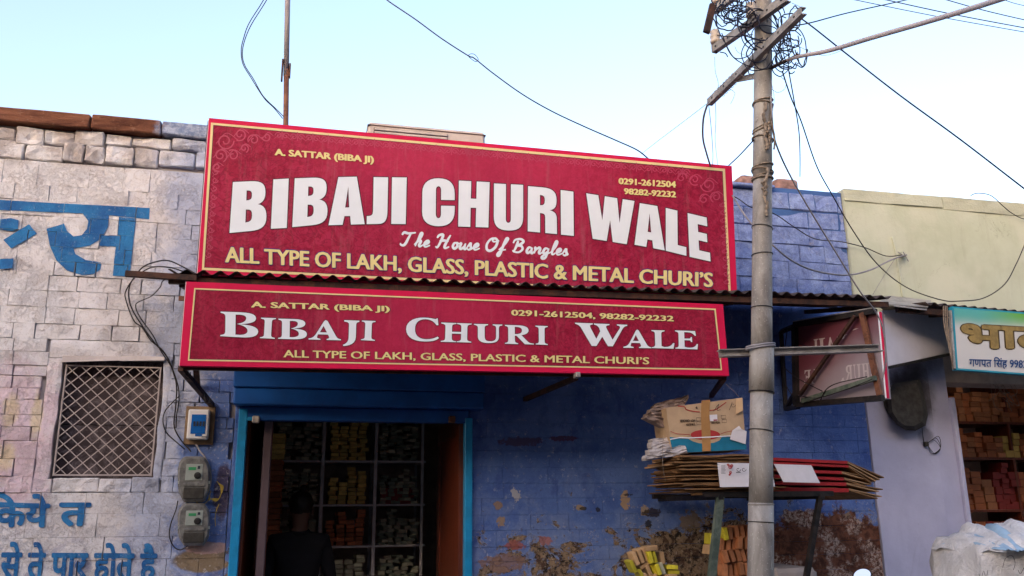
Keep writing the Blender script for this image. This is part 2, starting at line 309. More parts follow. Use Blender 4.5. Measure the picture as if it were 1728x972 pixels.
M['metergrey'] = flat('dusty_clear_cover', (0.17, 0.17, 0.165), 0.22, spec=0.6, var=0.45, vs_=22)
M['meterface'] = flat('meter_face', (0.30, 0.34, 0.32), 0.4, var=0.15)
M['lcd'] = flat('green_display', (0.05, 0.28, 0.12), 0.25, var=0.1)
M['acbeige'] = flat('aged_beige_casing', (0.46, 0.39, 0.36), 0.5, var=0.12)
M['acdark'] = flat('vent_shadow_brown', (0.10, 0.06, 0.055), 0.7, var=0.2)
M['card'] = flat('kraft_cardboard', (0.40, 0.25, 0.135), 0.85, var=0.18, bump=0.15)
M['cardtop'] = flat('sun_bleached_cardboard', (0.50, 0.35, 0.22), 0.85, var=0.12, bump=0.1)
M['carddark'] = flat('old_brown_cardboard', (0.24, 0.13, 0.06), 0.9, var=0.35, vs_=16, bump=0.3)
M['redcard'] = flat('red_faced_cardboard', (0.36, 0.018, 0.022), 0.6, var=0.2)
M['paper'] = flat('white_printed_paper', (0.72, 0.69, 0.73), 0.6, var=0.08)
M['crumple'] = flat('grey_brown_crumpled_paper', (0.30, 0.23, 0.21), 0.85, var=0.35, vs_=16, bump=0.6, bs=40)
M['crumplew'] = flat('grey_white_crumpled_paper', (0.46, 0.42, 0.42), 0.8, var=0.25, vs_=16, bump=0.6, bs=40)
M['tealprint'] = flat('teal_carton_print', (0.012, 0.17, 0.29), 0.6, var=0.2)
M['redprint'] = flat('red_carton_print', (0.40, 0.035, 0.035), 0.6, var=0.1)
M['blackprint'] = flat('black_carton_print', (0.03, 0.02, 0.02), 0.6, var=0)
M['tape'] = flat('brown_packing_tape', (0.42, 0.22, 0.08), 0.3, spec=0.5, var=0.15)
M['sack'] = (lambda q: (q.color(q.mix(q.ramp(q.noise(7, 7, 0.7, 0.8), 0.4, 0.66), (0.62, 0.61, 0.62), (0.82, 0.81, 0.83))), q.bump(q.math('ADD', q.noise(9, 7, 0.7, 1.2), q.math('MULTIPLY', q.noise(130, 2, 0.5), 0.12)), 0.9, 0.03), q.m)[2])(NT('white_woven_plastic', 0.55))
M['bluesheet'] = flat('pale_blue_plastic_film', (0.34, 0.50, 0.66), 0.3, spec=0.5, var=0.2, bump=0.8, bs=18)
M['soot'] = flat('sooty_grey_plastic', (0.045, 0.042, 0.038), 0.7, var=0.5, vs_=18)
M['asphalt'] = flat('dusty_asphalt', (0.055, 0.052, 0.05), 0.95, var=0.3, vs_=3, bump=0.4)
M['concrete'] = flat('dusty_concrete', (0.17, 0.15, 0.14), 0.9, var=0.3, vs_=4, bump=0.4)
M['roof'] = flat('roof_slab_concrete', (0.26, 0.24, 0.22), 0.9, var=0.3, vs_=4)
M['inner'] = flat('dim_shop_paint', (0.45, 0.36, 0.31), 0.9, var=0.2)
M['shelf'] = flat('grey_steel_shelf', (0.62, 0.60, 0.62), 0.5, var=0.2)
def boxmat(name, c, v=0.35):
    q = NT(name, 0.55); oi = q.n('ShaderNodeObjectInfo')
    f = q.ramp(q.noise(30, 4, 0.6), 0.35, 0.65, 0, 0.4)
    a = q.mix(oi.outputs['Random'], tuple(x*(1-v) for x in c), tuple(min(.9, x*(1+v)) for x in c))
    q.color(q.mix(f, a, tuple(x*0.55 for x in c))); return q.m
M['byellow'] = boxmat('yellow_card_box', (0.72, 0.50, 0.14)); M['bpale'] = boxmat('pale_card_box', (0.50, 0.48, 0.34))
M['borange'] = boxmat('orange_card_box', (0.46, 0.15, 0.06)); M['bgreen'] = boxmat('green_card_box', (0.20, 0.23, 0.17))
M['bgreen2'] = boxmat('greenish_card_box', (0.32, 0.30, 0.22)); M['blemon'] = boxmat('lemon_card_box', (0.60, 0.52, 0.04)); M['bwood'] = boxmat('buff_card_box', (0.50, 0.32, 0.17), 0.25)
M['bcopper'] = boxmat('copper_card_box', (0.45, 0.185, 0.085), 0.3); M['bred'] = boxmat('red_card_box', (0.30, 0.04, 0.035))
M['skin'] = flat('brown_skin', (0.10, 0.05, 0.035), 0.5, var=0.1)
M['hair'] = flat('black_hair', (0.010, 0.009, 0.009), 0.5, var=0.3, vs_=80, bump=0.5, bs=150)
M['cloth'] = flat('dark_cloth', (0.006, 0.006, 0.009), 0.9, var=0.3, bump=0.3)
M['trouser'] = flat('dark_trousers', (0.03, 0.03, 0.035), 0.9, var=0.2)
M['chrome'] = flat('mirror_glass', (0.9, 0.92, 0.95), 0.02, 1.0, 0.5, var=0)
M['blackplastic'] = flat('black_moulded_plastic', (0.015, 0.015, 0.016), 0.4, var=0.1)
M['tyre'] = flat('tyre_rubber', (0.02, 0.02, 0.02), 0.9, var=0.2)
M['redtank'] = flat('dark_red_enamel', (0.16, 0.01, 0.012), 0.2, spec=0.6, var=0.1)
M['grille'] = flat('pinkish_grey_paint', (0.46, 0.40, 0.39), 0.6, var=0.15)
M['shutterboard'] = (lambda q: (q.color(q.mix(q.ramp(q.noise(8, 8, 0.8, 0.8), 0.45, 0.68), (0.055, 0.04, 0.045), (0.20, 0.17, 0.185))), q.m)[1])(NT('grimy_shutter_board', 0.7))
def mat_green_sign():
    q = NT('green_white_print', 0.4); X = q.xyz()
    t = q.math('ADD', X[2], q.math('MULTIPLY', q.math('SUBTRACT', q.noise(3, 3, 0.5), 0.5), 0.06))
    zt, zm = px_z(1650, 520, -0.55), px_z(1650, 560, -0.55)
    c = q.mix(q.ramp(t, zt, zm), (0.07, 0.38, 0.24), (0.60, 0.60, 0.60))
    g = q.mix(q.ramp(X[0], px_x(1640, 540, -.55), px_x(1728, 540, -.55)), (0.10, 0.42, 0.40), (0.14, 0.42, 0.05))
    c = q.mix(q.ramp(t, zt-0.02, zm), g, c); q.color(c); return q.m
M['greensign'] = mat_green_sign()
M['tealedge'] = flat('teal_edge_print', (0.02, 0.30, 0.45), 0.4, var=0.1)
M['goldtext'] = flat('bronze_letter_print', (0.30, 0.21, 0.07), 0.4, var=0.3, vs_=20)
M['golddark'] = flat('dark_bronze_print', (0.07, 0.045, 0.02), 0.4, var=0)
M['navytext'] = flat('navy_letter_print', (0.01, 0.06, 0.22), 0.4, var=0)
M['backpink'] = (lambda q: (q.color(q.mix(q.ramp(q.math('ADD', q.math('ADD', q.xyz()[2], q.math('MULTIPLY', q.xyz()[0], -1.6)), q.math('MULTIPLY', q.noise(4, 3, 0.5), 0.2)), -2.92, -2.62), (0.30, 0.25, 0.29), (0.13, 0.035, 0.055))), q.m)[1])(NT('reverse_of_flex_print', 0.5))
M['ghost'] = flat('show_through_letters', (0.50, 0.44, 0.47), 0.5, var=0.15)
M['whiteboard'] = flat('white_sheet_board', (0.70, 0.69, 0.78), 0.5, var=0.1, vs_=3)
M['tube'] = (lambda q: (q.color((0.9, 0.9, 0.9)), q.set(q.b.inputs['Emission Color'], (1, 0.86, 0.68, 1)), q.set(q.b.inputs['Emission Strength'], 4.0), q.m)[3])(NT('lit_fluorescent_tube', 0.4))

# ------------------------------------------------------------------ geometry helpers
ORG = {}
def mk(name, verts, faces, mat, parent=None, smooth=False, label=None, kind=None, mats=None, fm=None):
    vs_ = [Vector(v) for v in verts]
    lo = Vector([min(v[i] for v in vs_) for i in range(3)]); hi = Vector([max(v[i] for v in vs_) for i in range(3)])
    c = (lo+hi)/2
    me = bpy.data.meshes.new(name); me.from_pydata([v-c for v in vs_], [], faces)
    for m_ in (mats or [mat]): me.materials.append(M[m_] if isinstance(m_, str) else m_)
    if fm:
        for p, i in zip(me.polygons, fm): p.material_index = i
    if smooth: me.polygons.foreach_set('use_smooth', [True]*len(me.polygons))
    me.update()
    o = bpy.data.objects.new(name, me); COL.objects.link(o); o.location = c; ORG[o.name] = c
    if parent:
        o.parent = parent; o.matrix_parent_inverse = Matrix.Translation(-ORG[parent.name])
    if label: o['label'] = label
    if kind: o['kind'] = kind
    return o
def thing(name, label, cat, loc, group=None):
    o = bpy.data.objects.new(name, None); COL.objects.link(o); o.empty_display_size = 0.1
    o.location = loc; ORG[o.name] = Vector(loc); o['label'] = label; o['category'] = cat
    if group: o['group'] = group
    return o
def tag(o, label, cat, group=None):
    o['label'] = label; o['category'] = cat
    if group: o['group'] = group
    return o

class G:
    """collects geometry for one mesh"""
    def __init__(s): s.v = []; s.f = []; s.fm = []
    def add(s, vs, fs, m=0):
        b = len(s.v); s.v += [Vector(x) for x in vs]; s.f += [tuple(i+b for i in f) for f in fs]; s.fm += [m]*len(fs); return s
    def hexa(s, p, m=0):      # 8 pts: bottom ring 0-3, top ring 4-7
        return s.add(p, [(0, 3, 2, 1), (4, 5, 6, 7), (0, 1, 5, 4), (1, 2, 6, 5), (2, 3, 7, 6), (3, 0, 4, 7)], m)
    def box(s, x0, x1, y0, y1, z0, z1, m=0, bev=0.0):
        if bev <= 0:
            return s.hexa([(x0, y0, z0), (x1, y0, z0), (x1, y1, z0), (x0, y1, z0), (x0, y0, z1), (x1, y0, z1), (x1, y1, z1), (x0, y1, z1)], m)
        b = min(bev, (x1-x0)/2.1, (y1-y0)/2.1, (z1-z0)/2.1); vs = []; 
        for z, i in ((z0, b), (z0+b, 0), (z1-b, 0), (z1, b)):
            xa, xb, ya, yb = x0+i, x1-i, y0+i, y1-i
            k = b if i == 0 else 0
            vs += [(xa+k, ya, z), (xb-k, ya, z), (xb, ya+k, z), (xb, yb-k, z), (xb-k, yb, z), (xa+k, yb, z), (xa, yb-k, z), (xa, ya+k, z)]
        fs = [tuple(range(7, -1, -1)), tuple(range(24, 32))]
        for r in range(3):
            for j in range(8):
                a, c = r*8+j, r*8+(j+1) % 8; fs.append((a, c, c+8, a+8))
        return s.add(vs, fs, m)
    def obox(s, c, ax, ay, az, m=0):   # oriented box, half-axis vectors
        c = Vector(c); p = []
        for z in (-1, 1):
            for x, y in ((-1, -1), (1, -1), (1, 1), (-1, 1)): p.append(c+ax*x+ay*y+az*z)
        return s.hexa(p, m)
    def bar(s, a, b, w, h, up=Vector((0, 0, 1)), m=0):
        a = Vector(a); b = Vector(b); d = (b-a); n = d.normalized(); sdir = n.cross(up)
        if sdir.length < 1e-4: sdir = Vector((1, 0, 0))
        sdir.normalize(); u = sdir.cross(n)
        return s.obox((a+b)/2, d/2, sdir*w/2, u*h/2, m)
    def tube(s, pts, r, n=6, m=0, cap=True, rr=None):
        pts = [Vector(p) for p in pts]; N = len(pts); b = len(s.v); prev = None
        for i, p in enumerate(pts):
            t = (pts[min(i+1, N-1)]-pts[max(i-1, 0)]).normalized()
            if prev is None:
                a = Vector((0, 0, 1)) if abs(t.z) < 0.9 else Vector((1, 0, 0)); u = t.cross(a).normalized()
            else: u = (prev-t*prev.dot(t)).normalized()
            prev = u; v = t.cross(u); q = rr[i] if rr else r
            for k in range(n):
                an = 2*math.pi*k/n; s.v.append(p+(u*math.cos(an)+v*math.sin(an))*q)
        for i in range(N-1):
            for k in range(n):
                s.f.append((b+i*n+k, b+i*n+(k+1) % n, b+(i+1)*n+(k+1) % n, b+(i+1)*n+k)); s.fm.append(m)
        if cap:
            s.f.append(tuple(b+k for k in range(n-1, -1, -1))); s.f.append(tuple(b+(N-1)*n+k for k in range(n))); s.fm += [m, m]
        return s
    def mk(s, name, mat, parent=None, **kw):
        if isinstance(mat, (list, tuple)): return mk(name, s.v, s.f, None, parent, mats=mat, fm=s.fm, **kw)
        return mk(name, s.v, s.f, mat, parent, **kw)

def spline(pts, n=6):
    P = [Vector(p) for p in pts]; out = []
    for i in range(len(P)-1):
        a = P[max(i-1, 0)]; b = P[i]; c = P[i+1]; d = P[min(i+2, len(P)-1)]
        for k in range(n):
            t = k/n; out.append(0.5*((2*b)+(c-a)*t+(2*a-5*b+4*c-d)*t*t+(3*b-a-3*c+d)*t**3))
    out.append(P[-1]); return out
def wire(pts, r, mat, label, cat='cable', name='cable', seg=6, parent=None, n=5, group=None):
    g = G(); g.tube(spline([at(*p) if len(p) == 3 else p[0] for p in pts], seg), r, n)
    o = g.mk(name, mat, parent, smooth=True)
    if parent is None: tag(o, label, cat, group)
    return o

def quad(p, u, v):
    """bilinear in photo pixels: p = TL,TR,BR,BL ; u to the right, v up"""
    tl, tr, br, bl = p
    x = (bl[0]*(1-u)+br[0]*u)*(1-v)+(tl[0]*(1-u)+tr[0]*u)*v
    y = (bl[1]*(1-u)+br[1]*u)*(1-v)+(tl[1]*(1-u)+tr[1]*u)*v
    return x, y

# ---- 2D glyph drawing: polygons with holes, tessellated to triangles
def bz(p0, p1, p2, p3, n=7):
    return [tuple((1-t)**3*a+3*(1-t)**2*t*b+3*(1-t)*t*t*c+t**3*d for a, b, c, d in zip(p0, p1, p2, p3)) for t in [(k+1)/n for k in range(n)]]
def tess(loops):
    vs = [v for l in loops for v in l]
    tris = tessellate_polygon([[Vector((a, b, 0)) for a, b in l] for l in loops])
    return vs, [tuple(t) for t in tris]
def area(l): return sum(l[i][0]*l[(i+1) % len(l)][1]-l[(i+1) % len(l)][0]*l[i][1] for i in range(len(l)))/2
def grow(loops, d):
    """offset glyph outlines outward by d (x,y amounts) for the printed outline"""
    out = []
    for k, l in enumerate(loops):
        s = 1 if area(l) > 0 else -1
        if k: s = -s
        n = len(l); r = []
        for i in range(n):
            a, b, c = l[i-1], l[i], l[(i+1) % n]
            e1 = (b[0]-a[0], b[1]-a[1]); e2 = (c[0]-b[0], c[1]-b[1])
            l1 = math.hypot(*e1) or 1e-6; l2 = math.hypot(*e2) or 1e-6
            nx = (e1[1]/l1+e2[1]/l2); ny = (-e1[0]/l1-e2[0]/l2); q = nx*nx+ny*ny
            q = max(q, 0.8); r.append((b[0]+s*2*nx/q*d[0], b[1]+s*2*ny/q*d[1]))
        out.append(r)
    return out
def impact(ch):
    if ch == 'I': return [[[(0, 0), (1, 0), (1, 1), (0, 1)]]]
    if ch == 'B':
        o = [(0, 0), (0, 1), (.52, 1)]+bz((.52, 1), (.86, 1), (.97, .94), (.97, .77))+bz((.97, .77), (.97, .62), (.9, .56), (.76, .53))+bz((.76, .53), (.93, .5), (1, .42), (1, .27))+bz((1, .27), (1, .07), (.87, 0), (.55, 0))
        h1 = [(.42, .82), (.42, .62)]+bz((.42, .62), (.56, .62), (.58, .65), (.58, .72), 4)+bz((.58, .72), (.58, .8), (.55, .82), (.42, .82), 4)[:-1]
        h2 = [(.42, .44), (.42, .18)]+bz((.42, .18), (.57, .18), (.6, .22), (.6, .31), 4)+bz((.6, .31), (.6, .41), (.57, .44), (.42, .44), 4)[:-1]
        return [[o, h1, h2]]
    if ch == 'A':
        return [[[(0, 0), (.26, 1), (.80, 1), (1, 0), (.62, 0), (.60, .18), (.44, .18), (.39, 0)], [(.46, .36), (.575, .36), (.55, .80)]]]
    if ch == 'J':
        return [[[(.30, 1), (1, 1), (1, .28)]+bz((1, .28), (1, .06), (.88, 0), (.55, 0))+[(0, 0), (0, .17)]+bz((0, .17), (.25, .17), (.30, .19), (.30, .3))]]
    if ch == 'C':
        o = [(1, .55), (1, .68)]+bz((1, .68), (1, .9), (.84, 1), (.5, 1))+bz((.5, 1), (.16, 1), (0, .88), (0, .7))+[(0, .3)]+bz((0, .3), (0, .1), (.18, 0), (.5, 0))+bz((.5, 0), (.84, 0), (1, .12), (1, .34))+[(1, .43), (.58, .43), (.58, .25)]+bz((.58, .25), (.58, .14), (.42, .14), (.42, .25))+[(.42, .76)]+bz((.42, .76), (.42, .86), (.58, .86), (.58, .76))+[(.58, .55)]
        return [[o]]
    if ch == 'H': return [[[(0, 0), (0, 1), (.40, 1), (.40, .62), (.58, .62), (.58, 1), (1, 1), (1, 0), (.58, 0), (.58, .42), (.40, .42), (.40, 0)]]]
    if ch == 'U':
        return [[[(0, 1), (.41, 1), (.41, .24)]+bz((.41, .24), (.41, .14), (.58, .14), (.58, .24))+[(.58, 1), (1, 1), (1, .30)]+bz((1, .30), (1, .08), (.84, 0), (.5, 0))+bz((.5, 0), (.16, 0), (0, .08), (0, .3))]]
    if ch == 'R':
        o = [(0, 0), (0, 1), (.5, 1)]+bz((.5, 1), (.88, 1), (1, .92), (1, .75))+bz((1, .75), (1, .6), (.94, .54), (.76, .51))+bz((.76, .51), (.94, .49), (1, .44), (1, .33))+[(1, 0), (.60, 0), (.60, .34)]+bz((.60, .34), (.60, .42), (.56, .43), (.42, .43), 4)+[(.42, 0)]
        h = [(.42, .83), (.42, .60)]+bz((.42, .60), (.56, .6), (.59, .64), (.59, .72), 4)+bz((.59, .72), (.59, .8), (.56, .83), (.42, .83), 4)[:-1]
        return [[o, h]]
    if ch == 'W': return [[[(0, 1), (.25, 1), (.335, .45), (.385, 1), (.64, 1), (.70, .45), (.755, 1), (1, 1), (.86, 0), (.56, 0), (.50, .48), (.43, 0), (.13, 0)]]]
    if ch == 'L': return [[[(0, 0), (0, 1), (.58, 1), (.58, .20), (1, .20), (1, 0)]]]
    if ch == 'E': return [[[(0, 0), (0, 1), (.95, 1), (.95, .80), (.48, .80), (.48, .62), (.90, .62), (.90, .43), (.48, .43), (.48, .20), (1, .20), (1, 0)]]]
def sf(x0, x1, y, yy, fx=0.09):   # a bracketed serif slab from x0..x1 between y and yy
    return [(x0, y), (x1, y), (x1, yy), (x0, yy)]
def serif(ch):
    S = []
    def stem(xa, xb, a=-.02, b=1.02, top=True, bot=True, e=.16):
        l = [(xa, .12), (xa, .88)]
        pts = []
        if bot: pts += [(xa-e, 0), (xb+e, 0), (xb+e, .045)]+bz((xb+e, .045), (xb+.02, .07), (xb, .1), (xb, .2), 3)
        else: pts += [(xa, 0), (xb, 0)]
        if top: pts += [(xb, .8)]+bz((xb, .8), (xb, .9), (xb+.02, .93), (xb+e, .955), 3)+[(xb+e, 1), (xa-e, 1), (xa-e, .955)]+bz((xa-e, .955), (xa-.02, .93), (xa, .9), (xa, .8), 3)
        else: pts += [(xb, 1), (xa, 1)]
        if bot: pts += [(xa, .2)]+bz((xa, .2), (xa, .1), (xa-.02, .07), (xa-e, .045), 3)
        return pts
    if ch == 'I': return [[stem(.26, .74, e=.26)]]
    if ch == 'B':
        o = [(0, 0), (0, .045)]+bz((0, .045), (.1, .07), (.13, .1), (.13, .2), 3)+[(.13, .8)]+bz((.13, .8), (.13, .9), (.1, .93), (0, .955), 3)+[(0, 1), (.55, 1)]+bz((.55, 1), (.85, 1), (.94, .9), (.94, .78))+bz((.94, .78), (.94, .64), (.8, .56), (.5, .52))+bz((.5, .52), (.86, .52), (1, .42), (1, .27))+bz((1, .27), (1, .1), (.86, 0), (.55, 0))
        h = [(.40, .90), (.40, .10)]+bz((.40, .10), (.62, .08), (.72, .16), (.72, .27), 5)+bz((.72, .27), (.72, .42), (.6, .48), (.44, .53), 5)+bz((.44, .53), (.6, .58), (.68, .66), (.68, .77), 5)+bz((.68, .77), (.68, .88), (.6, .92), (.40, .90), 5)[:-1]
        return [[o, h]]
    if ch == 'A':
        o = [(-.02, 0), (-.02, .05)]+bz((-.02, .05), (.1, .08), (.13, .12), (.2, .26), 3)+[(.47, .93), (.53, 1), (.60, .95), (.86, .22)]+bz((.86, .22), (.9, .1), (.93, .07), (1.02, .05), 3)+[(1.02, 0), (.56, 0), (.56, .05)]+bz((.56, .05), (.64, .07), (.66, .1), (.63, .19), 3)+[(.60, .27), (.28, .27), (.26, .2)]+bz((.26, .2), (.22, .09), (.26, .07), (.36, .05), 3)+[(.36, 0)]
        h = [(.34, .38), (.57, .38), (.46, .70)]
        return [[o, h]]
    if ch == 'J':
        o = [(.02, 1), (.02, .955)]+bz((.02, .955), (.3, .94), (.34, .9), (.34, .82), 3)+[(.34, .35)]+bz((.34, .35), (.34, .18), (.22, .10), (0, .05), 6)+[(.02, 0)]+bz((.02, 0), (.45, .02), (.8, .12), (.8, .36), 6)+[(.8, .82)]+bz((.8, .82), (.8, .9), (.84, .94), (1, .955), 3)+[(1, 1)]
        return [[o]]
    if ch == 'C':
        o = [(1, .16)]+bz((1, .16), (.9, .03), (.75, 0), (.55, 0))+bz((.55, 0), (.2, 0), (0, .2), (0, .5))+bz((0, .5), (0, .8), (.22, 1), (.56, 1))+bz((.56, 1), (.7, 1), (.8, .97), (.9, .95), 4)+[(.97, .99), (.99, .70), (.93, .69)]+bz((.93, .69), (.84, .88), (.72, .93), (.58, .93))+bz((.58, .93), (.38, .92), (.27, .76), (.27, .5))+bz((.27, .5), (.27, .24), (.4, .10), (.6, .10))+bz((.6, .10), (.75, .1), (.86, .14), (.96, .22))
        return [[o]]
    if ch == 'H':
        a = stem(.14, .36, e=.14); b = stem(.66, .86, e=.14)
        return [[a], [b], [[(.35, .44), (.67, .44), (.67, .54), (.35, .54)]]]
    if ch == 'U':
        o = [(0, 1), (0, .955)]+bz((0, .955), (.11, .93), (.14, .9), (.14, .8), 3)+[(.14, .35)]+bz((.14, .35), (.14, .1), (.28, 0), (.52, 0))+bz((.52, 0), (.78, 0), (.88, .12), (.88, .35))+[(.88, .8)]+bz((.88, .8), (.88, .9), (.9, .93), (1, .955), 3)+[(1, 1), (.66, 1), (.66, .955)]+bz((.66, .955), (.76, .93), (.78, .9), (.78, .8), 3)+[(.78, .36)]+bz((.78, .36), (.78, .18), (.72, .1), (.58, .1))+bz((.58, .1), (.42, .1), (.38, .18), (.38, .36))+[(.38, .8)]+bz((.38, .8), (.38, .9), (.4, .93), (.5, .955), 3)+[(.5, 1)]
        return [[o]]
    if ch == 'R':
        o = [(0, 0), (0, .045)]+bz((0, .045), (.1, .07), (.12, .1), (.12, .2), 3)+[(.12, .8)]+bz((.12, .8), (.12, .9), (.1, .93), (0, .955), 3)+[(0, 1), (.45, 1)]+bz((.45, 1), (.75, 1), (.86, .9), (.86, .74))+bz((.86, .74), (.86, .6), (.76, .52), (.6, .48))+[(.84, .13)]+bz((.84, .13), (.9, .06), (.95, .05), (1.04, .045), 3)+[(1.04, 0), (.72, 0), (.42, .44), (.36, .44), (.36, .2)]+bz((.36, .2), (.36, .1), (.38, .07), (.48, .045), 3)+[(.48, 0)]
        h = [(.36, .91), (.36, .53)]+bz((.36, .53), (.52, .52), (.62, .58), (.62, .73), 5)+bz((.62, .73), (.62, .86), (.54, .92), (.36, .91), 5)[:-1]
        return [[o, h]]
    if ch == 'W':
        o = [(0, 1), (0, .955)]+bz((0, .955), (.05, .93), (.07, .9), (.1, .82), 3)+[(.30, 0), (.40, 0), (.52, .42), (.64, 0), (.74, 0), (.92, .82)]+bz((.92, .82), (.94, .9), (.96, .93), (1, .955), 3)+[(1, 1), (.80, 1), (.80, .955)]+bz((.80, .955), (.87, .93), (.87, .9), (.86, .82), 3)+[(.73, .3), (.60, .82)]+bz((.60, .82), (.58, .9), (.6, .93), (.66, .955), 3)+[(.66, 1), (.36, 1), (.36, .955)]+bz((.36, .955), (.42, .93), (.44, .88), (.46, .8), 3)+[(.48, .66), (.40, .32), (.29, .82)]+bz((.29, .82), (.27, .9), (.28, .93), (.34, .955), 3)+[(.34, 1)]
        return [[o]]
    if ch == 'L':
        o = [(0, 0), (0, .045)]+bz((0, .045), (.12, .07), (.15, .1), (.15, .2), 3)+[(.15, .8)]+bz((.15, .8), (.15, .9), (.12, .93), (0, .955), 3)+[(0, 1), (.58, 1), (.58, .955)]+bz((.58, .955), (.46, .93), (.43, .9), (.43, .8), 3)+[(.43, .13), (.55, .08)]+bz((.55, .08), (.75, .08), (.86, .14), (.94, .32), 4)+[(1, .3), (.95, 0)]
        return [[o]]
    if ch == 'E':
        o = [(0, 0), (0, .045)]+bz((0, .045), (.12, .07), (.15, .1), (.15, .2), 3)+[(.15, .8)]+bz((.15, .8), (.15, .9), (.12, .93), (0, .955), 3)+[(0, 1), (.90, 1), (.93, .74), (.87, .74)]+bz((.87, .74), (.8, .86), (.72, .92), (.55, .92), 4)+[(.41, .92), (.41, .57), (.66, .58), (.70, .67), (.75, .67), (.75, .39), (.70, .39), (.66, .48), (.41, .48), (.41, .12)]+bz((.41, .12), (.5, .08), (.56, .08), (.62, .08), 2)+bz((.62, .08), (.8, .08), (.9, .16), (.95, .30), 4)+[(1, .28), (.96, 0)]
        return [[o]]
def put2d(g, shapes, pq, y, d=None, m=0):
    """shapes -> triangles on the plane at depth y, mapped into pixel quad pq"""
    for k, loops in enumerate(shapes):
        if d: loops = grow(loops, d)
        vs, tr = tess(loops); P = []
        for u, v in vs:
            x, yy = quad(pq, u, v); P.append(at(x, yy, y-k*0.0003))
        g.add(P, tr, m)

_tc = {}
def textmesh(s, spacing=1.0):
    if (s, spacing) in _tc: return _tc[(s, spacing)]
    c = bpy.data.curves.new('text', 'FONT'); c.body = s; c.resolution_u = 3; c.space_character = spacing
    o = bpy.data.objects.new('text', c); me = bpy.data.meshes.new_from_object(o)
    vs = [(v.co.x, v.co.y) for v in me.vertices]; fs = [tuple(p.vertices) for p in me.polygons]
    bpy.data.objects.remove(o); bpy.data.meshes.remove(me); bpy.data.curves.remove(c)
    _tc[(s, spacing)] = (vs, fs); return vs, fs
CAP = 0.70
def puttext(g, s, pq, y, bold=0.0, boldv=0.0, m=0, spacing=1.0, cap=None, mapf=None, shear=0.0, step=0.0003):
    """bold by striking the text several times, each a hair in front of the last"""
    vs, fs = textmesh(s, spacing); x0 = min(v[0] for v in vs); x1 = max(v[0] for v in vs); cp = cap or capheight()
    st = [(0, 0)]
    if bold: st += [(bold, 0), (-bold, 0)]
    if boldv: st += [(0, boldv), (0, -boldv), (bold*.7, boldv*.7), (-bold*.7, boldv*.7), (bold*.7, -boldv*.7), (-bold*.7, -boldv*.7)]
    for i, (dx, dy) in enumerate(st):
        P = []
        for vx, vy in vs:
            X, Y = quad(pq, (vx+shear*vy-x0)/(x1-x0)+dx/(x1-x0), (vy+dy)/cp)
            P.append(mapf(X, Y, i*step) if mapf else at(X, Y, y-i*step))
        g.add(P, fs, m)
def capheight():
    if 'c' not in _tc:
        v, _ = textmesh('H'); _tc['c'] = max(p[1] for p in v)
    return _tc['c']
rnd = random.Random(7)
ORD = ['lowest', 'second', 'third', 'fourth', 'fifth', 'sixth', 'seventh', 'eighth', 'ninth', 'tenth', 'eleventh', 'twelfth', 'thirteenth', 'fourteenth', 'fifteenth', 'sixteenth', 'seventeenth', 'eighteenth', 'nineteenth', 'twentieth', 'twenty-first', 'twenty-second', 'twenty-third', 'twenty-fourth', 'twenty-fifth', 'topmost']

# ================================================================== SETTING
def structure(o): o['kind'] = 'structure'; return o
g = G(); g.add([(-300, -300, -0.02), (300, -300, -0.02), (300, 300, -0.02), (-300, 300, -0.02)], [(0, 1, 2, 3)]); structure(g.mk('ground', 'asphalt'))
g = G(); g.box(-12, 16, -1.4, -0.02, -0.1, 0.12, bev=0.02); structure(g.mk('pavement', 'concrete'))

# unseen buildings added behind the camera to shade the lower half of the front
def shade_building(x0, x1, h, mat, label):
    t = thing('unseen_shade_building', label, 'building', ((x0+x1)/2, -14, 0)); YF = -12.6
    g = G(); g.box(x0, x1, -20, YF, 0, h, bev=.03); g.mk('wall', mat, t)
    g = G(); g.box(x0, x1, YF, YF+.25, h-.35, h-.15, bev=.02); g.mk('cornice', 'roof', t)
    n = max(2, int((x1-x0)/2.4)); st = (x1-x0)/n
    for k in range(n):
        cx_ = x0+st*(k+.5)
        g = G(); g.box(cx_-.8, cx_+.8, YF+.001, YF+.04, .1, 2.4); g.mk('shutter', 'sheet', t)
        z = 3.6
        while z+1.4 < h-.5:
            g = G(); g.box(cx_-.45, cx_+.45, YF+.001, YF+.05, z, z+1.2); o_ = g.mk('window', 'redoxide', t)
            g = G(); g.box(cx_-.38, cx_+.38, YF+.051, YF+.06, z+.07, z+1.13); g.mk('pane', 'blacksteel', o_)
            z += 3.0
for a in ((-22, -11.1, 7.6, 'concrete', 'unseen grey plastered building added across the street for shade, at the far left end'), (-11, -4.1, 8.3, 'redstone', 'unseen reddish stone building added across the street for shade'), (-4, 3.9, 7.7, 'concrete', 'unseen grey-brown plastered building added straight across the street for shade'), (4, 12.9, 8.2, 'redstone', 'unseen red sandstone building added across the street for shade'), (13, 24, 7.2, 'concrete', 'unseen grey building added across the street for shade, at the far right end')): shade_building(*a)

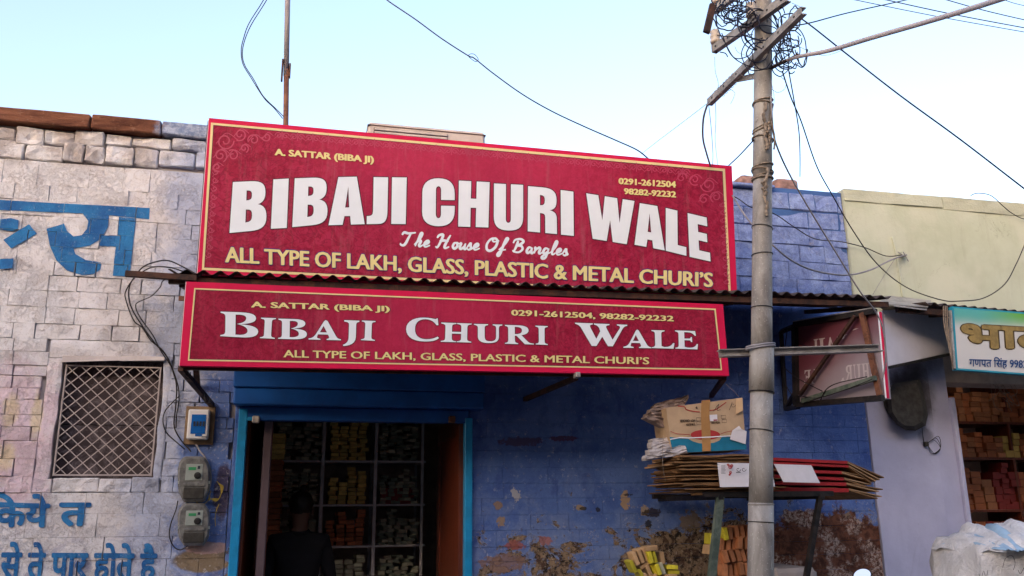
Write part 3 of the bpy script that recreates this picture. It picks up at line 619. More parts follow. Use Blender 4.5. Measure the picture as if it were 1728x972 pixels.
BLK = []   # rectangles of the left wall's blocks: x0,x1,z0,z1,y of the most forward point
def block(parent, x0, x1, z0, z1, mat, yf=0.0, amp=0.004, bev=0.006, depth=0.05, nx=2, nz=1, name='stone_block', skew=0.0, rec=None, lab=None, smooth=False):
    if x1-x0 < 0.015 or z1-z0 < 0.012: return
    g = G(); cx, cz = rnd.uniform(-50, 50), rnd.uniform(-50, 50); ymin = 9; t1 = rnd.uniform(-1, 1)*amp*0.7; t2 = rnd.uniform(-1, 1)*amp*0.7
    W_x, W_z = x1-x0, z1-z0; eb = bev*.8
    us = [0, min(.2, eb/W_x)]+[k/nx for k in range(1, nx)]+[1-min(.2, eb/W_x), 1]; vz = [0, min(.25, eb/W_z)]+[k/nz for k in range(1, nz)]+[1-min(.25, eb/W_z), 1]
    P = []; nx, nz = len(us)-1, len(vz)-1
    for j in range(nz+1):
        for i in range(nx+1):
            u, v = us[i], vz[j]; x = x0+W_x*u; z = z0+W_z*v+skew*(u-.5)
            e = (i in (0, nx)) or (j in (0, nz)); c = (i in (0, nx)) and (j in (0, nz)); e2 = (i in (1, nx-1)) or (j in (1, nz-1))
            d = noise.noise(Vector((x*14+cx, z*14+cz, 0)))*amp*1.6+t1*(u-.5)*2+t2*(v-.5)*2+noise.noise(Vector((x*45+cx, z*45+cz, 4)))*amp*.5
            if e: d = d*0.5+bev*(1.6 if c else 1)
            elif e2: d += bev*.12
            if e:
                x += rnd.uniform(-.2, .2)*bev; z += rnd.uniform(-.2, .2)*bev
                if c: x += (bev*.6 if i == 0 else -bev*.6); z += (bev*.6 if j == 0 else -bev*.6)
            y = yf+d; ymin = min(ymin, y); P.append((x, y, z))
    b = len(P); F_ = []
    for j in range(nz):
        for i in range(nx): a = j*(nx+1)+i; F_.append((a, a+1, a+nx+2, a+nx+1))
    rim = [i for i in range(nx+1)]+[j*(nx+1)+nx for j in range(1, nz+1)]+[nz*(nx+1)+i for i in range(nx-1, -1, -1)]+[j*(nx+1) for j in range(nz-1, 0, -1)]
    P += [(P[i][0], yf+depth, P[i][2]) for i in rim]; n = len(rim)
    for k in range(n): F_.append((rim[k], b+k, b+(k+1) % n, rim[(k+1) % n]))
    o = mk(name, P, F_, mat, parent, smooth=smooth, label=lab)
    if rec is not None: rec.append((x0, x1, z0, z1, ymin))
    return o

# ------------------------------------------------------------------ left wall
XL, XE = px_x(0, 500)-0.55, px_x(392, 760)
WX0, WX1, WZ0, WZ1 = -1.437, -0.874, 1.812, 2.508
lw = thing('stone_wall', 'whitewashed stone block wall with blue Hindi lettering and a grilled window', 'wall', (XL, 0, 0))
g = G()
for a in ((XL, WX0-.012, 0, 4.02), (WX1+.012, XE, 0, 4.02), (WX0-.012, WX1+.012, 0, WZ0-.012), (WX0-.012, WX1+.012, WZ1+.012, 4.02)):
    g.box(a[0], a[1], 0.028, 0.3, a[2], a[3])
g.mk('mortar_core', 'mortar', lw)
rows = [216, 236, 264, 286, 311, 337, 363, 389, 414, 439, 463, 489, 517, 545, 571, 593, 616, 634, 655, 674, 700, 720, 744, 774, 804, 832, 868, 908, 948, 990, 1040, 1100]
zr = [px_z(50, y) for y in rows]
rw = random.Random(11)
cnt = 0
# four lumpy, uneven courses under the coping, from the photograph
top1 = [(-60, 28, 214, 235), (30, 76, 216, 246), (77, 127, 222, 244), (128, 178, 222, 246), (180, 224, 229, 248), (225, 290, 233, 252), (292, 352, 237, 256), (354, 420, 240, 262)]
top2 = [(-60, 43, 234, 266), (45, 109, 246, 272), (110, 144, 243, 274), (146, 178, 248, 276), (181, 228, 249, 279), (229, 268, 251, 281), (270, 330, 256, 282), (332, 420, 262, 288)]
for rr_, am in ((top1, .012), (top2, .010)):
    for a, b, c, d in rr_:
        m_ = (a+b)/2; zt, zb = px_z(m_, c), px_z(m_, d)
        block(lw, px_x(a, c), px_x(b, c), zb+.002, zt-.002, 'white', yf=-0.012+rw.uniform(-.012, .008), amp=am, bev=.009, nx=4, nz=3, rec=BLK, skew=-.006)
        cnt += 1
for k in range(3, len(zr)-1):
    z1, z0 = zr[k], zr[k+1]
    if k == 3: z1 = px_z(50, 271)
    x = XL-rw.uniform(0, .2); small = rows[k+1] > 590 and rows[k+1] < 780
    while x < XE:
        wd = rw.choice((.12, .16, .18, .21, .23, .25)) if k > 5 else rw.choice((.16, .3, .42, .2))
        if rows[k] > 830: wd *= 1.5
        a, b = max(x, XL), min(x+wd, XE); x += wd
        if b-a < .03: continue
        gap = (.0014 if rw.random() < .6 else .0038) if rows[k] > 430 else (.0004 if rw.random() < .75 else .002)
        segs = [(a, b)]
        fx0, fx1, fz0, fz1 = WX0-.085, WX1+.05, WZ0-.075, WZ1+.085   # plaster surround of the window
        if z1 > fz0+.01 and z0 < fz1-.01:
            segs = []
            if a < fx0: segs.append((a, min(b, fx0)))
            if b > fx1: segs.append((max(a, fx1), b))
        for s0, s1 in segs:
            if s1-s0 < .025: continue
            block(lw, s0+gap, s1-gap, z0+gap*.6, z1-gap*.6+.001, 'white', yf=rw.uniform(-.004, .003), amp=.0045 if rows[k] < 830 else .003, bev=(.0035 if rw.random() < .5 else .0018) if 430 < rows[k] < 830 else .0014, rec=BLK, skew=rw.uniform(-.002, .002)); cnt += 1
# coping slabs
for a, b in ((-110, 156), (158, 276), (277, 356), (357, 420)):
    zt = 4.085; zb = px_z(50, 213)
    block(lw, px_x(a, 200)+.002, px_x(b, 205)-.002, zb, zt, 'cope', yf=-0.055+rw.uniform(-.004, .004), amp=.007, bev=.009, depth=.38, nx=6, nz=2, name='coping_slab', skew=rw.uniform(-.006, .0))
# window surround: smeared plaster strips and a rough stone sill
g = G()
def strip(x0, x1, z0, z1, y=-.001, n=10, vert=True):
    g = G(); P = []; N = n; m_ = 4
    for j in range(N+1):
        for i in range(m_+1):
            u, v = (i/m_, j/N) if vert else (j/N, i/m_)
            x = x0+(x1-x0)*u; z = z0+(z1-z0)*v
            e = (i in (0, m_)); d = noise.noise(Vector((x*11, z*11, 3)))*.006
            if e: d += .0035
            if e and vert: x += noise.noise(Vector((x*3, z*9, 7)))*.012
            P.append((x, y+d, z))
    b = len(P); W = m_+1; F_ = [(j*W+i, j*W+i+1, (j+1)*W+i+1, (j+1)*W+i) if vert else (j*W+i, (j+1)*W+i, (j+1)*W+i+1, j*W+i+1) for j in range(N) for i in range(m_)]
    rim = [i for i in range(W)]+[j*W+m_ for j in range(1, N+1)]+[N*W+i for i in range(m_-1, -1, -1)]+[j*W for j in range(N-1, 0, -1)]
    P += [(P[i][0], .03, P[i][2]) for i in rim]; n_ = len(rim)
    F_ += [(rim[k], b+k, b+(k+1) % n_, rim[(k+1) % n_]) for k in range(n_)]
    return mk('window_surround', P, F_, 'white', lw, smooth=False)
strip(WX0-.083, WX0-.004, WZ0-.02, WZ1+.002, n=14)
strip(WX1+.006, WX1+.052, WZ0-.02, WZ1+.002, n=14)
strip(WX0-.083, WX1+.052, WZ1+.006, max(z_ for z_ in zr if z_ < WZ1+.14)-.001, n=12, vert=False)
for a, b, c, d in ((-2.6, -1.93, 0, 0), (-1.925, -1.66, .004, -.003), (-1.655, -1.42, 0, 0), (-1.415, -1.17, .006, .004), (-1.165, -.99, -.002, .0), (-.985, -.835, .002, .008)):
    block(lw, a, b, px_z(50, 832)+.002+c*.3, WZ0-.012+d, 'white', yf=-.004, amp=.009, bev=.005, nx=6, nz=3, name='sill_stone')
# the painted lettering follows the blocks: every stroke is cut at the joints
def clip(poly, ax, val, keep_less):
    out = []
    for i in range(len(poly)):
        a, b = poly[i-1], poly[i]; fa = (a[ax] <= val) == keep_less or a[ax] == val; fb = (b[ax] <= val) == keep_less or b[ax] == val
        if fa != fb:
            t = (val-a[ax])/(b[ax]-a[ax]); out.append(tuple(p+(q_-p)*t for p, q_ in zip(a, b)))
        if fb: out.append(b)
    return out
def onblocks(g, tris, off=.0012):
    for t in tris:
        xs = [p[0] for p in t]; zs = [p[1] for p in t]
        for x0, x1, z0, z1, ym in BLK:
            if x1 < min(xs) or x0 > max(xs) or z1 < min(zs) or z0 > max(zs): continue
            p = list(t)
            for ax, val, kl in ((0, x0+.001, False), (0, x1-.001, True), (1, z0+.0005, False), (1, z1-.0005, True)):
                if p: p = clip(p, ax, val, kl)
            if len(p) >= 3:
                g.add([(a, ym-off, b) for a, b in p], [tuple(range(len(p)))])
def c1(x, y): return (x/3.038, 160+y/3.038)
bigS = [[(0, 540), (300, 558), (768, 582), (765, 640), (500, 614), (0, 592)],
        [(612, 628), (698, 636), (665, 932), (578, 928)],
        [(240, 688), (330, 662), (345, 700), (378, 728), (420, 722), (448, 690), (455, 650), (425, 610), (560, 618), (555, 680), (520, 740), (462, 775), (378, 790), (388, 818), (440, 848), (520, 862), (515, 895), (480, 920), (420, 925), (345, 902), (290, 850), (255, 770)],
        [(530, 722), (615, 724), (612, 780), (505, 775)],
        [(0, 640), (60, 635), (98, 645), (95, 690), (60, 700), (0, 692)], [(18, 745), (150, 665), (190, 712), (60, 790)],
        [(0, 845), (72, 840), (68, 890), (0, 898)]]
g = G()
for k, poly in enumerate(bigS):
    vs, tr = tess([[c1(*p) for p in poly]])
    pts = [(px_x(*v), px_z(*v)) for v in vs]
    onblocks(g, [[pts[i] for i in t] for t in tr], .0012+k*.0003)
def wallpaint(s, pq, bold, boldv):
    vs, fs = textmesh(s); x0 = min(v[0] for v in vs); x1 = max(v[0] for v in vs)
    k = 0
    for dx, dy in ((0, 0), (bold, 0), (-bold, 0), (0, boldv), (0, -boldv), (bold*.7, boldv*.7), (-bold*.7, -boldv*.7), (bold*.7, -boldv*.7), (-bold*.7, boldv*.7)):
        P = []
        for a, b in vs:
            q_ = quad(pq, (a-x0)/(x1-x0)+dx/(x1-x0), (b+dy)/.62); p = at(*q_); P.append((p.x, p.z))
        onblocks(g, [[P[i] for i in f] for f in fs], .0012+k*.0002); k += 1
wallpaint('िकये', [(-22, 849), (83, 852), (80, 888), (-24, 888)], .035, .035)
wallpaint('त', [(103, 850), (152, 850), (145, 886), (103, 886)], .035, .035)
wallpaint('से ते पार होते है', [(4, 934), (264, 936), (262, 975), (0, 975)], .035, .03)
g.mk('painted_lettering', 'letterblue', lw, kind='stuff')

# ------------------------------------------------------------------ window in the left wall
wt = thing('window', 'small window with a diamond wire grille over grimy boards in the whitewashed wall', 'window', (-1.15, 0, WZ0))
g = G(); g.box(WX0-.01, WX1+.01, .10, .13, WZ0-.01, 2.12); g.mk('shutter_board', 'shutterboard', wt)
g = G(); g.box(WX0-.01, WX1+.01, .105, .135, 2.126, WZ1+.01); g.mk('shutter_board', 'shutterboard', wt)
g = G(); f = .008
gx0, gx1, gz0, gz1 = WX0+.012, WX1-.010, WZ0+.006, WZ1-.035
for a in ((gx0, gx0+f, gz0, gz1), (gx1-f, gx1, gz0, gz1), (gx0+f, gx1-f, gz0, gz0+f), (gx0+f, gx1-f, gz1-f, gz1)): g.box(a[0], a[1], .012, .024, a[2], a[3])
g.mk('grille_frame', 'grille', wt)
sp = (gx1-gx0)/7.0; Wd = gx1-gx0; Hd = gz1-gz0; sl_ = Hd/(9*sp)
for s in (1, -1):
    c = -Wd*2
    while c < Wd*3:
        # line x = gx0+c+t, z = gz0+s*sl*t
        pts = []
        for z in (gz0, gz1):
            t = (z-(gz0 if s > 0 else gz1))/(s*sl_); pts.append((gx0+c+t, z))
        (xa, za), (xb, zb) = pts
        # clip in x
        def cl(xa, za, xb, zb):
            P = [(xa, za), (xb, zb)]
            for val, less in ((gx0, False), (gx1, True)):
                o_ = []
                for i, (x, z) in enumerate(P):
                    ok = x <= val if less else x >= val
                    if ok: o_.append((x, z))
                    else:
                        X, Z = P[1-i]
                        if (X <= val) if less else (X >= val):
                            t = (val-x)/(X-x); o_.append((val, z+(Z-z)*t))
                        else: return None
                P = o_
            return P
        q_ = cl(xa, za, xb, zb)
        if q_ and abs(q_[0][0]-q_[1][0]) > .01:
            g = G(); y = .014 if s > 0 else .0195
            g.bar((q_[0][0], y, q_[0][1]), (q_[1][0], y, q_[1][1]), .0048, .0048, up=Vector((0, 1, 0))); g.mk('grille_bar', 'grille', wt)
        c += sp
for a, b, t in (((106, 600), (205, 606), 9), ((204, 600), (277, 606), 7)):
    g = G(); p0, p1 = at(a[0], a[1], -.015), at(b[0], a[1]+2, -.015); q0, q1 = at(a[0]-2, a[1]+t+2, -.03), at(b[0], b[1]+2, -.03)
    g.hexa([q0, q1, q1+Vector((0, .012, 0)), q0+Vector((0, .012, 0)), p0, p1, p1+Vector((0, .012, 0)), p0+Vector((0, .012, 0))]); g.mk('wooden_slat', 'frameplaster', wt)

# ------------------------------------------------------------------ blue wall of the shop
XB = 4.022
bw = thing('blue_wall', 'blue limewashed stone wall around the shop door, flaking to bare stone below', 'wall', (1.8, 0, 0))
DX0, DX1, DZ = -0.395, 1.035, 2.235
g = G()
for a in ((XE+.002, DX0, 0, 4.0), (DX0, DX1, DZ, 4.0), (DX1, XB, 0, 4.0)): g.box(a[0], a[1], .0095, .28, a[2], a[3])
g.mk('mortar_core', 'bluemortar', bw)
rb = random.Random(5)
# lower courses under the awning, right of the door
z = px_z(1000, 1030); k = 0
while z < 2.93:
    h = rb.choice((.088, .096, .104)); x = DX1-.0-rb.uniform(0, .25)
    while x < XB:
        wd = rb.choice((.2, .26, .31, .36)); a, b = max(x, DX1+.01), min(x+wd, XB); x += wd
        if b-a > .03: block(bw, a+.0006, b-.0006, z+.0006, z+h-.0006, 'blue', yf=rb.uniform(-.0008, .0008), amp=.0018, bev=.0020)
    z += h; k += 1
# between the meters and the door, and over the door
g = G(); g.box(XE+.002, DX0, -.006, .02, 0, 2.9, bev=.008); g.mk('painted_reveal', 'blue', bw)
# upper courses right of the sign
urows = [324, 354, 384, 412, 441, 470, 500, 530]
for k in range(len(urows)-1):
    z1, z0 = px_z(1330, urows[k]), px_z(1330, urows[k+1])
    x = 2.75-rb.uniform(0, .2)
    while x < XB:
        wd = rb.choice((.2, .27, .33, .22)); a, b = x, min(x+wd, XB); x += wd
        if b-a > .03:
            gp = .006 if (k < 2 or rb.random() < .25) else .0008
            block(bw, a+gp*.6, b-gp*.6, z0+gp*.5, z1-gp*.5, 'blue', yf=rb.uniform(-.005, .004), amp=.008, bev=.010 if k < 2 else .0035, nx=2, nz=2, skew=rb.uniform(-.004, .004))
for a, b, zt in ((2.70, 3.06, 4.02), (3.064, 3.42, 4.0), (3.424, 3.76, 3.985), (3.764, 4.01, 3.975)):
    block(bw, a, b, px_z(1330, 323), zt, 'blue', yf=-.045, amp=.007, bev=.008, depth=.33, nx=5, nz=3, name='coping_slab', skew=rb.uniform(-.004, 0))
for px0, px1, py, y in ((1246, 1298, 297, .08), (1308, 1345, 301, .1), (1150, 1235, 290, .1)):
    a, b = at(px0, py, y), at(px1, py+3, y)
    block(bw, a.x, b.x, 3.98, a.z+.004, 'redstone', yf=y-.02, amp=.02, bev=.022, depth=.2, nx=5, nz=2, smooth=True, name='loose_stone', lab='reddish rounded stone lying on the blue coping')
# plain stretch behind the large sign
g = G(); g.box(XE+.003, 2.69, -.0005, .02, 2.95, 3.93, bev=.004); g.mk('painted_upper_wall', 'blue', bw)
g = G(); g.box(XE+.04, 2.69, -.04, .28, 3.935, 4.05, bev=.01); g.mk('coping_slab', 'blue', bw)

# ------------------------------------------------------------------ neighbour's building on the right
nb = thing('neighbour_shop', 'cream-topped shop with a lavender pillar right of the blue wall', 'building', (4.03, 0, 0))
XR = 7.4; PX = px_x(1572, 700); OP = px_x(1604, 700, .03)
ztop = 4.03
def sheetwall(name, x0, x1, z0, z1, y, mat, parent, nx=20, nz=8, amp=.006, depth=.25):
    P = [(x0+(x1-x0)*i/nx, y+noise.noise(Vector((x0+(x1-x0)*i/nx, z0+(z1-z0)*j/nz, 1.3))*2.2)*amp*(0 if False else 1), z0+(z1-z0)*j/nz) for j in range(nz+1) for i in range(nx+1)]
    W = nx+1; F_ = [(j*W+i, j*W+i+1, (j+1)*W+i+1, (j+1)*W+i) for j in range(nz) for i in range(nx)]
    rim = [i for i in range(W)]+[j*W+nx for j in range(1, nz+1)]+[nz*W+i for i in range(nx-1, -1, -1)]+[j*W for j in range(nz-1, 0, -1)]
    b = len(P); P += [(P[i][0], y+depth, P[i][2]) for i in rim]; n = len(rim)
    F_ += [(rim[k], b+k, b+(k+1) % n, rim[(k+1) % n]) for k in range(n)]
    return mk(name, P, F_, mat, parent, smooth=False)
sheetwall('upper_wall', XB+.004, XR, 2.93, 3.95, -.022, 'cream', nb, 24, 10, .012)
zc = [4.03, 4.03, 4.02]
for a, b, z0 in ((XB+.006, 4.92, 3.925), (4.925, 5.75, 3.915), (5.755, XR, 3.905)):
    block(nb, a, b, z0, ztop+rb.uniform(-.004, .004), 'creamcope', yf=-.030, amp=.006, bev=.005, depth=.3, nx=8, nz=2, name='coping_slab')
sheetwall('pillar', XB+.006, PX, 0, 2.926, -.012, 'lav', nb, 8, 20, .008)
sheetwall('door_jamb', PX+.001, OP, 0, 2.926, .03, 'lav', nb, 3, 20, .005)
g = G(); g.box(OP-.002, OP+.035, -.002, .06, 0, 2.4, bev=.006); g.mk('jamb_moulding', 'lav', nb)
g = G(); g.box(OP, XR, .04, .28, 2.52, 2.926, bev=.004); g.mk('lintel', 'inner', nb)
# plaster ridge and nail block on the cream wall
rg = [at(1505, 400, -.03), at(1512, 425, -.035), at(1518, 460, -.035), at(1524, 505, -.03)]
g = G(); g.tube(spline(rg, 4), .008, 6); g.mk('plaster_ridge', 'cream', nb, smooth=True)
g = G(); p = at(1522, 430, -.03); g.box(p.x-.02, p.x+.02, -.06, -.02, p.z-.02, p.z+.02, bev=.004); g.mk('nail_block', 'creamcope', nb)

# roof slabs and rooms behind the front (what the doors let one see)
g = G(); g.box(-6, 2.9, .28, 4.6, 3.45, 3.6); g.box(2.9, 7.4, .28, 4.6, 3.45, 3.61); structure(g.mk('roof', 'roof'))
room = G()
for a in ((-1.6, 2.4, 2.1, 2.2, 0, 3.45), (-1.7, -1.6, .28, 3.2, 0, 3.45), (2.4, 2.5, .28, 3.2, 0, 3.45), (-1.6, 2.4, .28, 3.1, 2.75, 2.8)): room.box(*a)
structure(room.mk('shop_room', 'inner'))
g = G(); g.box(-1.6, 2.4, -.0, 3.1, .0, .15); structure(g.mk('shop_floor', 'concrete'))
room = G()
for a in ((4.1, 7.4, 2.6, 2.7, 0, 3.45), (4.0, 4.1, .285, 2.7, 0, 3.45), (7.4, 7.5, -.02, 2.7, 0, 3.45), (4.1, 7.4, .28, 2.6, 2.9, 2.95)): room.box(*a)
structure(room.mk('neighbour_room', 'inner'))
g = G(); g.box(4.1, 7.4, .0, 2.6, .0, .12); structure(g.mk('neighbour_floor', 'concrete'))

# ------------------------------------------------------------------ shop front: shutter housing, frame, door leaves
sf_ = thing('shop_door', 'open shop doorway with turquoise frame, blue shutter housing and brown door leaves', 'door', (.32, 0, 0))
hx0, hx1 = px_x(394, 640, -.14), px_x(819, 640, -.14)
zt, zm, zb = px_z(600, 600, -.14), px_z(600, 657, -.14), px_z(600, 686, -.12)
g = G(); g.box(hx0, hx1, -.14, .0, zm+.001, zt, bev=.006); g.mk('shutter_housing', 'shutter', sf_)
g = G(); g.box(hx0+.006, hx1-.004, -.125, .0, zb, zm, bev=.008); g.mk('housing_skirt', 'shutter', sf_)
g = G(); g.box(DX0, DX1, -.03, .05, px_z(600, 711, -.03), zb-.002, bev=.005); g.mk('header', 'shutter', sf_)
fz = px_z(410, 690, -.03)
p0 = px_x(403, 700, -.035); p1 = px_x(418, 700, -.035)
g = G(); g.box(p0, p1, -.035, .04, .0, fz, bev=.004); g.mk('door_frame', 'cyanpaint', sf_)
p0 = px_x(785, 720, -.035); p1 = px_x(797.5, 720, -.035)
g = G(); g.box(p0, p1, -.035, .04, .0, px_z(790, 705, -.035), bev=.004); g.mk('door_frame', 'cyanpaint', sf_)
for px in (432, 762):
    p = at(px, 709, -.02); g = G(); g.box(p.x-.022, p.x+.022, -.05, -.005, p.z-.02, p.z+.025, bev=.006); g.mk('shutter_bracket', 'redoxide' if px > 500 else 'galv', sf_)
p = at(418, 706, -.03); q_ = at(436, 708, -.03); g = G(); g.bar(p, q_, .01, .022); g.mk('latch_bar', 'cyanpaint', sf_)
def leaf(xa, ya, xb, yb, th=.035, z1=2.2, mat='wood'):
    g = G(); a = Vector((xa, ya, 0)); b = Vector((xb, yb, 0)); d = (b-a).normalized(); n = Vector((-d.y, d.x, 0))*th/2
    L = (b-a).length
    def slab(s0, s1, z0, z1_, k=1.0): 
        A, B = a+d*s0, a+d*s1
        g.hexa([A-n*k+Vector((0, 0, z0)), B-n*k+Vector((0, 0, z0)), B+n*k+Vector((0, 0, z0)), A+n*k+Vector((0, 0, z0)),
                A-n*k+Vector((0, 0, z1_)), B-n*k+Vector((0, 0, z1_)), B+n*k+Vector((0, 0, z1_)), A+n*k+Vector((0, 0, z1_))])
    slab(0, .09, .16, z1); slab(L-.09, L, .16, z1)
    for z0_, z1_ in ((.16, .3), (.95, 1.07), (z1-.12, z1)): slab(.092, L-.092, z0_, z1_, .96)
    slab(.09, L-.09, .3, z1-.12, .45)
    return g.mk('door_leaf', mat, sf_)
leaf(1.0, .03, .985, .86)
leaf(-.352, .03, -.30, .75)
leaf(-.285, .70, -.215, .08)
g = G(); g.box(px_x(446, 720, .05), px_x(460, 720, .05), .045, .085, .15, 2.19, bev=.004); g.mk('folding_leaf_edge', 'mauve', sf_)

# ------------------------------------------------------------------ flat print helpers for the signs
def plane(g, pq, y, m=0, n=1):
    P = [at(pq[3][0], pq[3][1], y), at(pq[2][0], pq[2][1], y), at(pq[1][0], pq[1][1], y), at(pq[0][0], pq[0][1], y)]
    g.add(P, [(0, 1, 2, 3)], m)
def inset(pq, d):
    cx_ = sum(p[0] for p in pq)/4; cy_ = sum(p[1] for p in pq)/4
    sx = ((1, 1), (-1, 1), (-1, -1), (1, -1)); return [(p[0]+s[0]*d, p[1]+s[1]*d) for p, s in zip(pq, sx)]
def ring(g, pq, y, wd, m=0):
    q_ = inset(pq, wd); o = [at(*p, y) for p in pq]; i = [at(*p, y) for p in q_]
    g.add(o+i, [(0, 4, 5, 1), (1, 5, 6, 2), (2, 6, 7, 3), (3, 7, 4, 0)], m)
def ribbon(g, pts, wd, y, m=0):
    """a flat printed stroke through photo points; wd in photo pixels, list or number"""
    N = len(pts); P = []
    for i, p in enumerate(pts):
        a, b = pts[max(i-1, 0)], pts[min(i+1, N-1)]; dx, dy = b[0]-a[0], b[1]-a[1]; l = math.hypot(dx, dy) or 1
        w_ = (wd[i] if isinstance(wd, list) else wd)/2; nx, ny = -dy/l*w_, dx/l*w_
        yy = y-i*.00003; P += [at(p[0]+nx, p[1]+ny, yy), at(p[0]-nx, p[1]-ny, yy)]
    g.add(P, [(2*i, 2*i+1, 2*i+3, 2*i+2) for i in range(N-1)], m)
def cat2(pts, n=6):
    P = [Vector((a, b, 0)) for a, b in pts]; return [(v.x, v.y) for v in spline(P, n)]
def spiral(cx_, cy_, r, a0, turns, flip=1, n=18):
    return [(cx_+flip*r*(1-t*.82)*math.cos(a0+turns*2*math.pi*t), cy_+r*(1-t*.82)*math.sin(a0+turns*2*math.pi*t)) for t in [k/n for k in range(n+1)]]

def c4(x, y): return (340+x/3.239, 180+y/3.239)
def c5(x, y): return (780+x/3.24, 220+y/3.24)
def c6(x, y): return (290+x/3.5265, 460+y/3.5265)
def c7(x, y): return (760+x/3.456, 480+y/3.456)

def signboard(name, label, outer, line, y, th, mprint, lw_=4.0):
    t = thing(name, label, 'shop sign', at((outer[3][0]+outer[2][0])/2, (outer[3][1]+outer[2][1])/2, y))
    o = [at(*p, y) for p in outer]; tl, tr, br, bl = o; B = Vector((0, th, 0))
    g = G(); g.hexa([bl, br, br+B, bl+B, tl, tr, tr+B, tl+B]); g.mk('border', 'pinkred', t)
    g = G(); e = .004
    g.hexa([bl+Vector((-e, .003, 0)), bl+Vector((-.0005, .003, 0)), bl+B+Vector((-.0005, 0, 0)), bl+B+Vector((-e, 0, 0)), tl+Vector((-e, .003, 0)), tl+Vector((-.0005, .003, 0)), tl+B+Vector((-.0005, 0, 0)), tl+B+Vector((-e, 0, 0))]); g.mk('folded_edge', 'wrap', t)
    g = G(); plane(g, line, y-.001); g.mk('printed_panel', mprint, t)
    g = G(); ring(g, line, y-.002, lw_); g.mk('cream_border_line', 'creamline', t)
    g = G(); ring(g, inset(line, lw_), y-.0022, .8); g.mk('thin_dark_line', 'darkline', t)
    # welded frame behind the flex
    g = G()
    for a, b in ((bl, br), (tl, tr), (bl, tl), (br, tr), ((bl+br)/2, (tl+tr)/2)): g.bar(a+B+Vector((0, .015, 0)), b+B+Vector((0, .015, 0)), .025, .025, up=Vector((0, 1, 0)))
    g.mk('steel_frame', 'rust', t)
    return t

UO = [(353, 199), (1235, 280), (1244, 503), (333, 462)]; UI = [(356, 206.8), (1223.5, 284.8), (1233.6, 500), (340.5, 455.5)]
us = signboard('large_shop_sign', 'large crimson signboard with arched white block letters, standing above the tin awning', UO, UI, YU, .04, 'maroon_u')
# arched title
T = [('B', [c4(172, 412), c4(355, 404), c4(355, 672), c4(153, 690)]), ('I', [c4(393, 398), c4(477, 393), c4(466, 663), c4(379, 667)]),
     ('B', [c4(510, 392), c4(690, 385), c4(688, 640), c4(496, 658)]), ('A', [c4(700, 386), c4(886, 382), c4(892, 642), c4(694, 648)]),
     ('J', [c4(907, 384), c4(1020, 386), c4(1015, 640), c4(903, 642)]), ('I', [c4(1042, 386), c4(1122, 387), c4(1116, 642), c4(1037, 641)]),
     ('C', [c4(1208, 390), c4(1384, 393), c4(1384, 655), c4(1205, 652)]), ('H', [c4(1407, 404), c5(150, 283), c5(143, 531), c4(1403, 655)]),
     ('U', [c5(174, 290), c5(333, 298), c5(333, 550), c5(172, 545)]), ('R', [c5(360, 305), c5(515, 318), c5(518, 567), c5(358, 552)]),
     ('I', [c5(538, 326), c5(608, 335), c5(610, 577), c5(540, 570)]), ('W', [c5(678, 344), c5(942, 386), c5(935, 628), c5(680, 587)]),
     ('A', [c5(925, 390), c5(1102, 420), c5(1107, 656), c5(942, 625)]), ('L', [c5(1113, 424), c5(1222, 450), c5(1226, 686), c5(1113, 658)]),
     ('E', [c5(1232, 452), c5(1342, 478), c5(1358, 717), c5(1243, 691)])]
def hexpand(pq, s):
    return [(pq[0][0]-s, pq[0][1]-s), (pq[1][0]+s, pq[1][1]-s), (pq[2][0]+s, pq[2][1]+s), (pq[3][0]-s, pq[3][1]+s)]
g = G(); gd = G()
for ch, pq in T:
    wpx = pq[1][0]-pq[0][0]; hpx = pq[3][1]-pq[0][1]
    put2d(g, impact(ch), pq, YU-.0045)
    for k8 in range(10): a8 = math.pi*k8/5; put2d(gd, impact(ch), [(x_+1.6*math.cos(a8), y_+1.6*math.sin(a8)) for x_, y_ in pq], YU-.003-k8*.00006)
gd.mk('title_outline', 'darkline', us, kind='stuff'); g.mk('title_lettering', 'whiteprint', us, kind='stuff')
g = G()
puttext(g, 'A. SATTAR (BIBA JI)', [c4(403, 231), c4(940, 272), c4(940, 305), c4(403, 264)], YU-.003, .055, .03, spacing=1.0)
puttext(g, '0291-2612504', [c5(857, 261), c5(1166, 280), c5(1166, 312), c5(857, 292)], YU-.003, .055, .03)
puttext(g, '98282-92232', [c5(886, 317), c5(1167, 335), c5(1167, 366), c5(886, 347)], YU-.003, .055, .03)
g.mk('owner_and_phone_print', 'creamtext', us, kind='stuff')
q_ = [(381, 417), (1202, 461), (1202, 484), (381, 442)]
g = G(); puttext(g, 'ALL TYPE OF LAKH, GLASS, PLASTIC & METAL CHURI\u2019S', q_, YU-.0025, .075, .062, step=.00005); g.mk('slogan_outline', 'purpleline', us, kind='stuff')
g = G(); puttext(g, 'ALL TYPE OF LAKH, GLASS, PLASTIC & METAL CHURI\u2019S', q_, YU-.0042, .040, .016); g.mk('slogan_print', 'creamtext', us, kind='stuff')

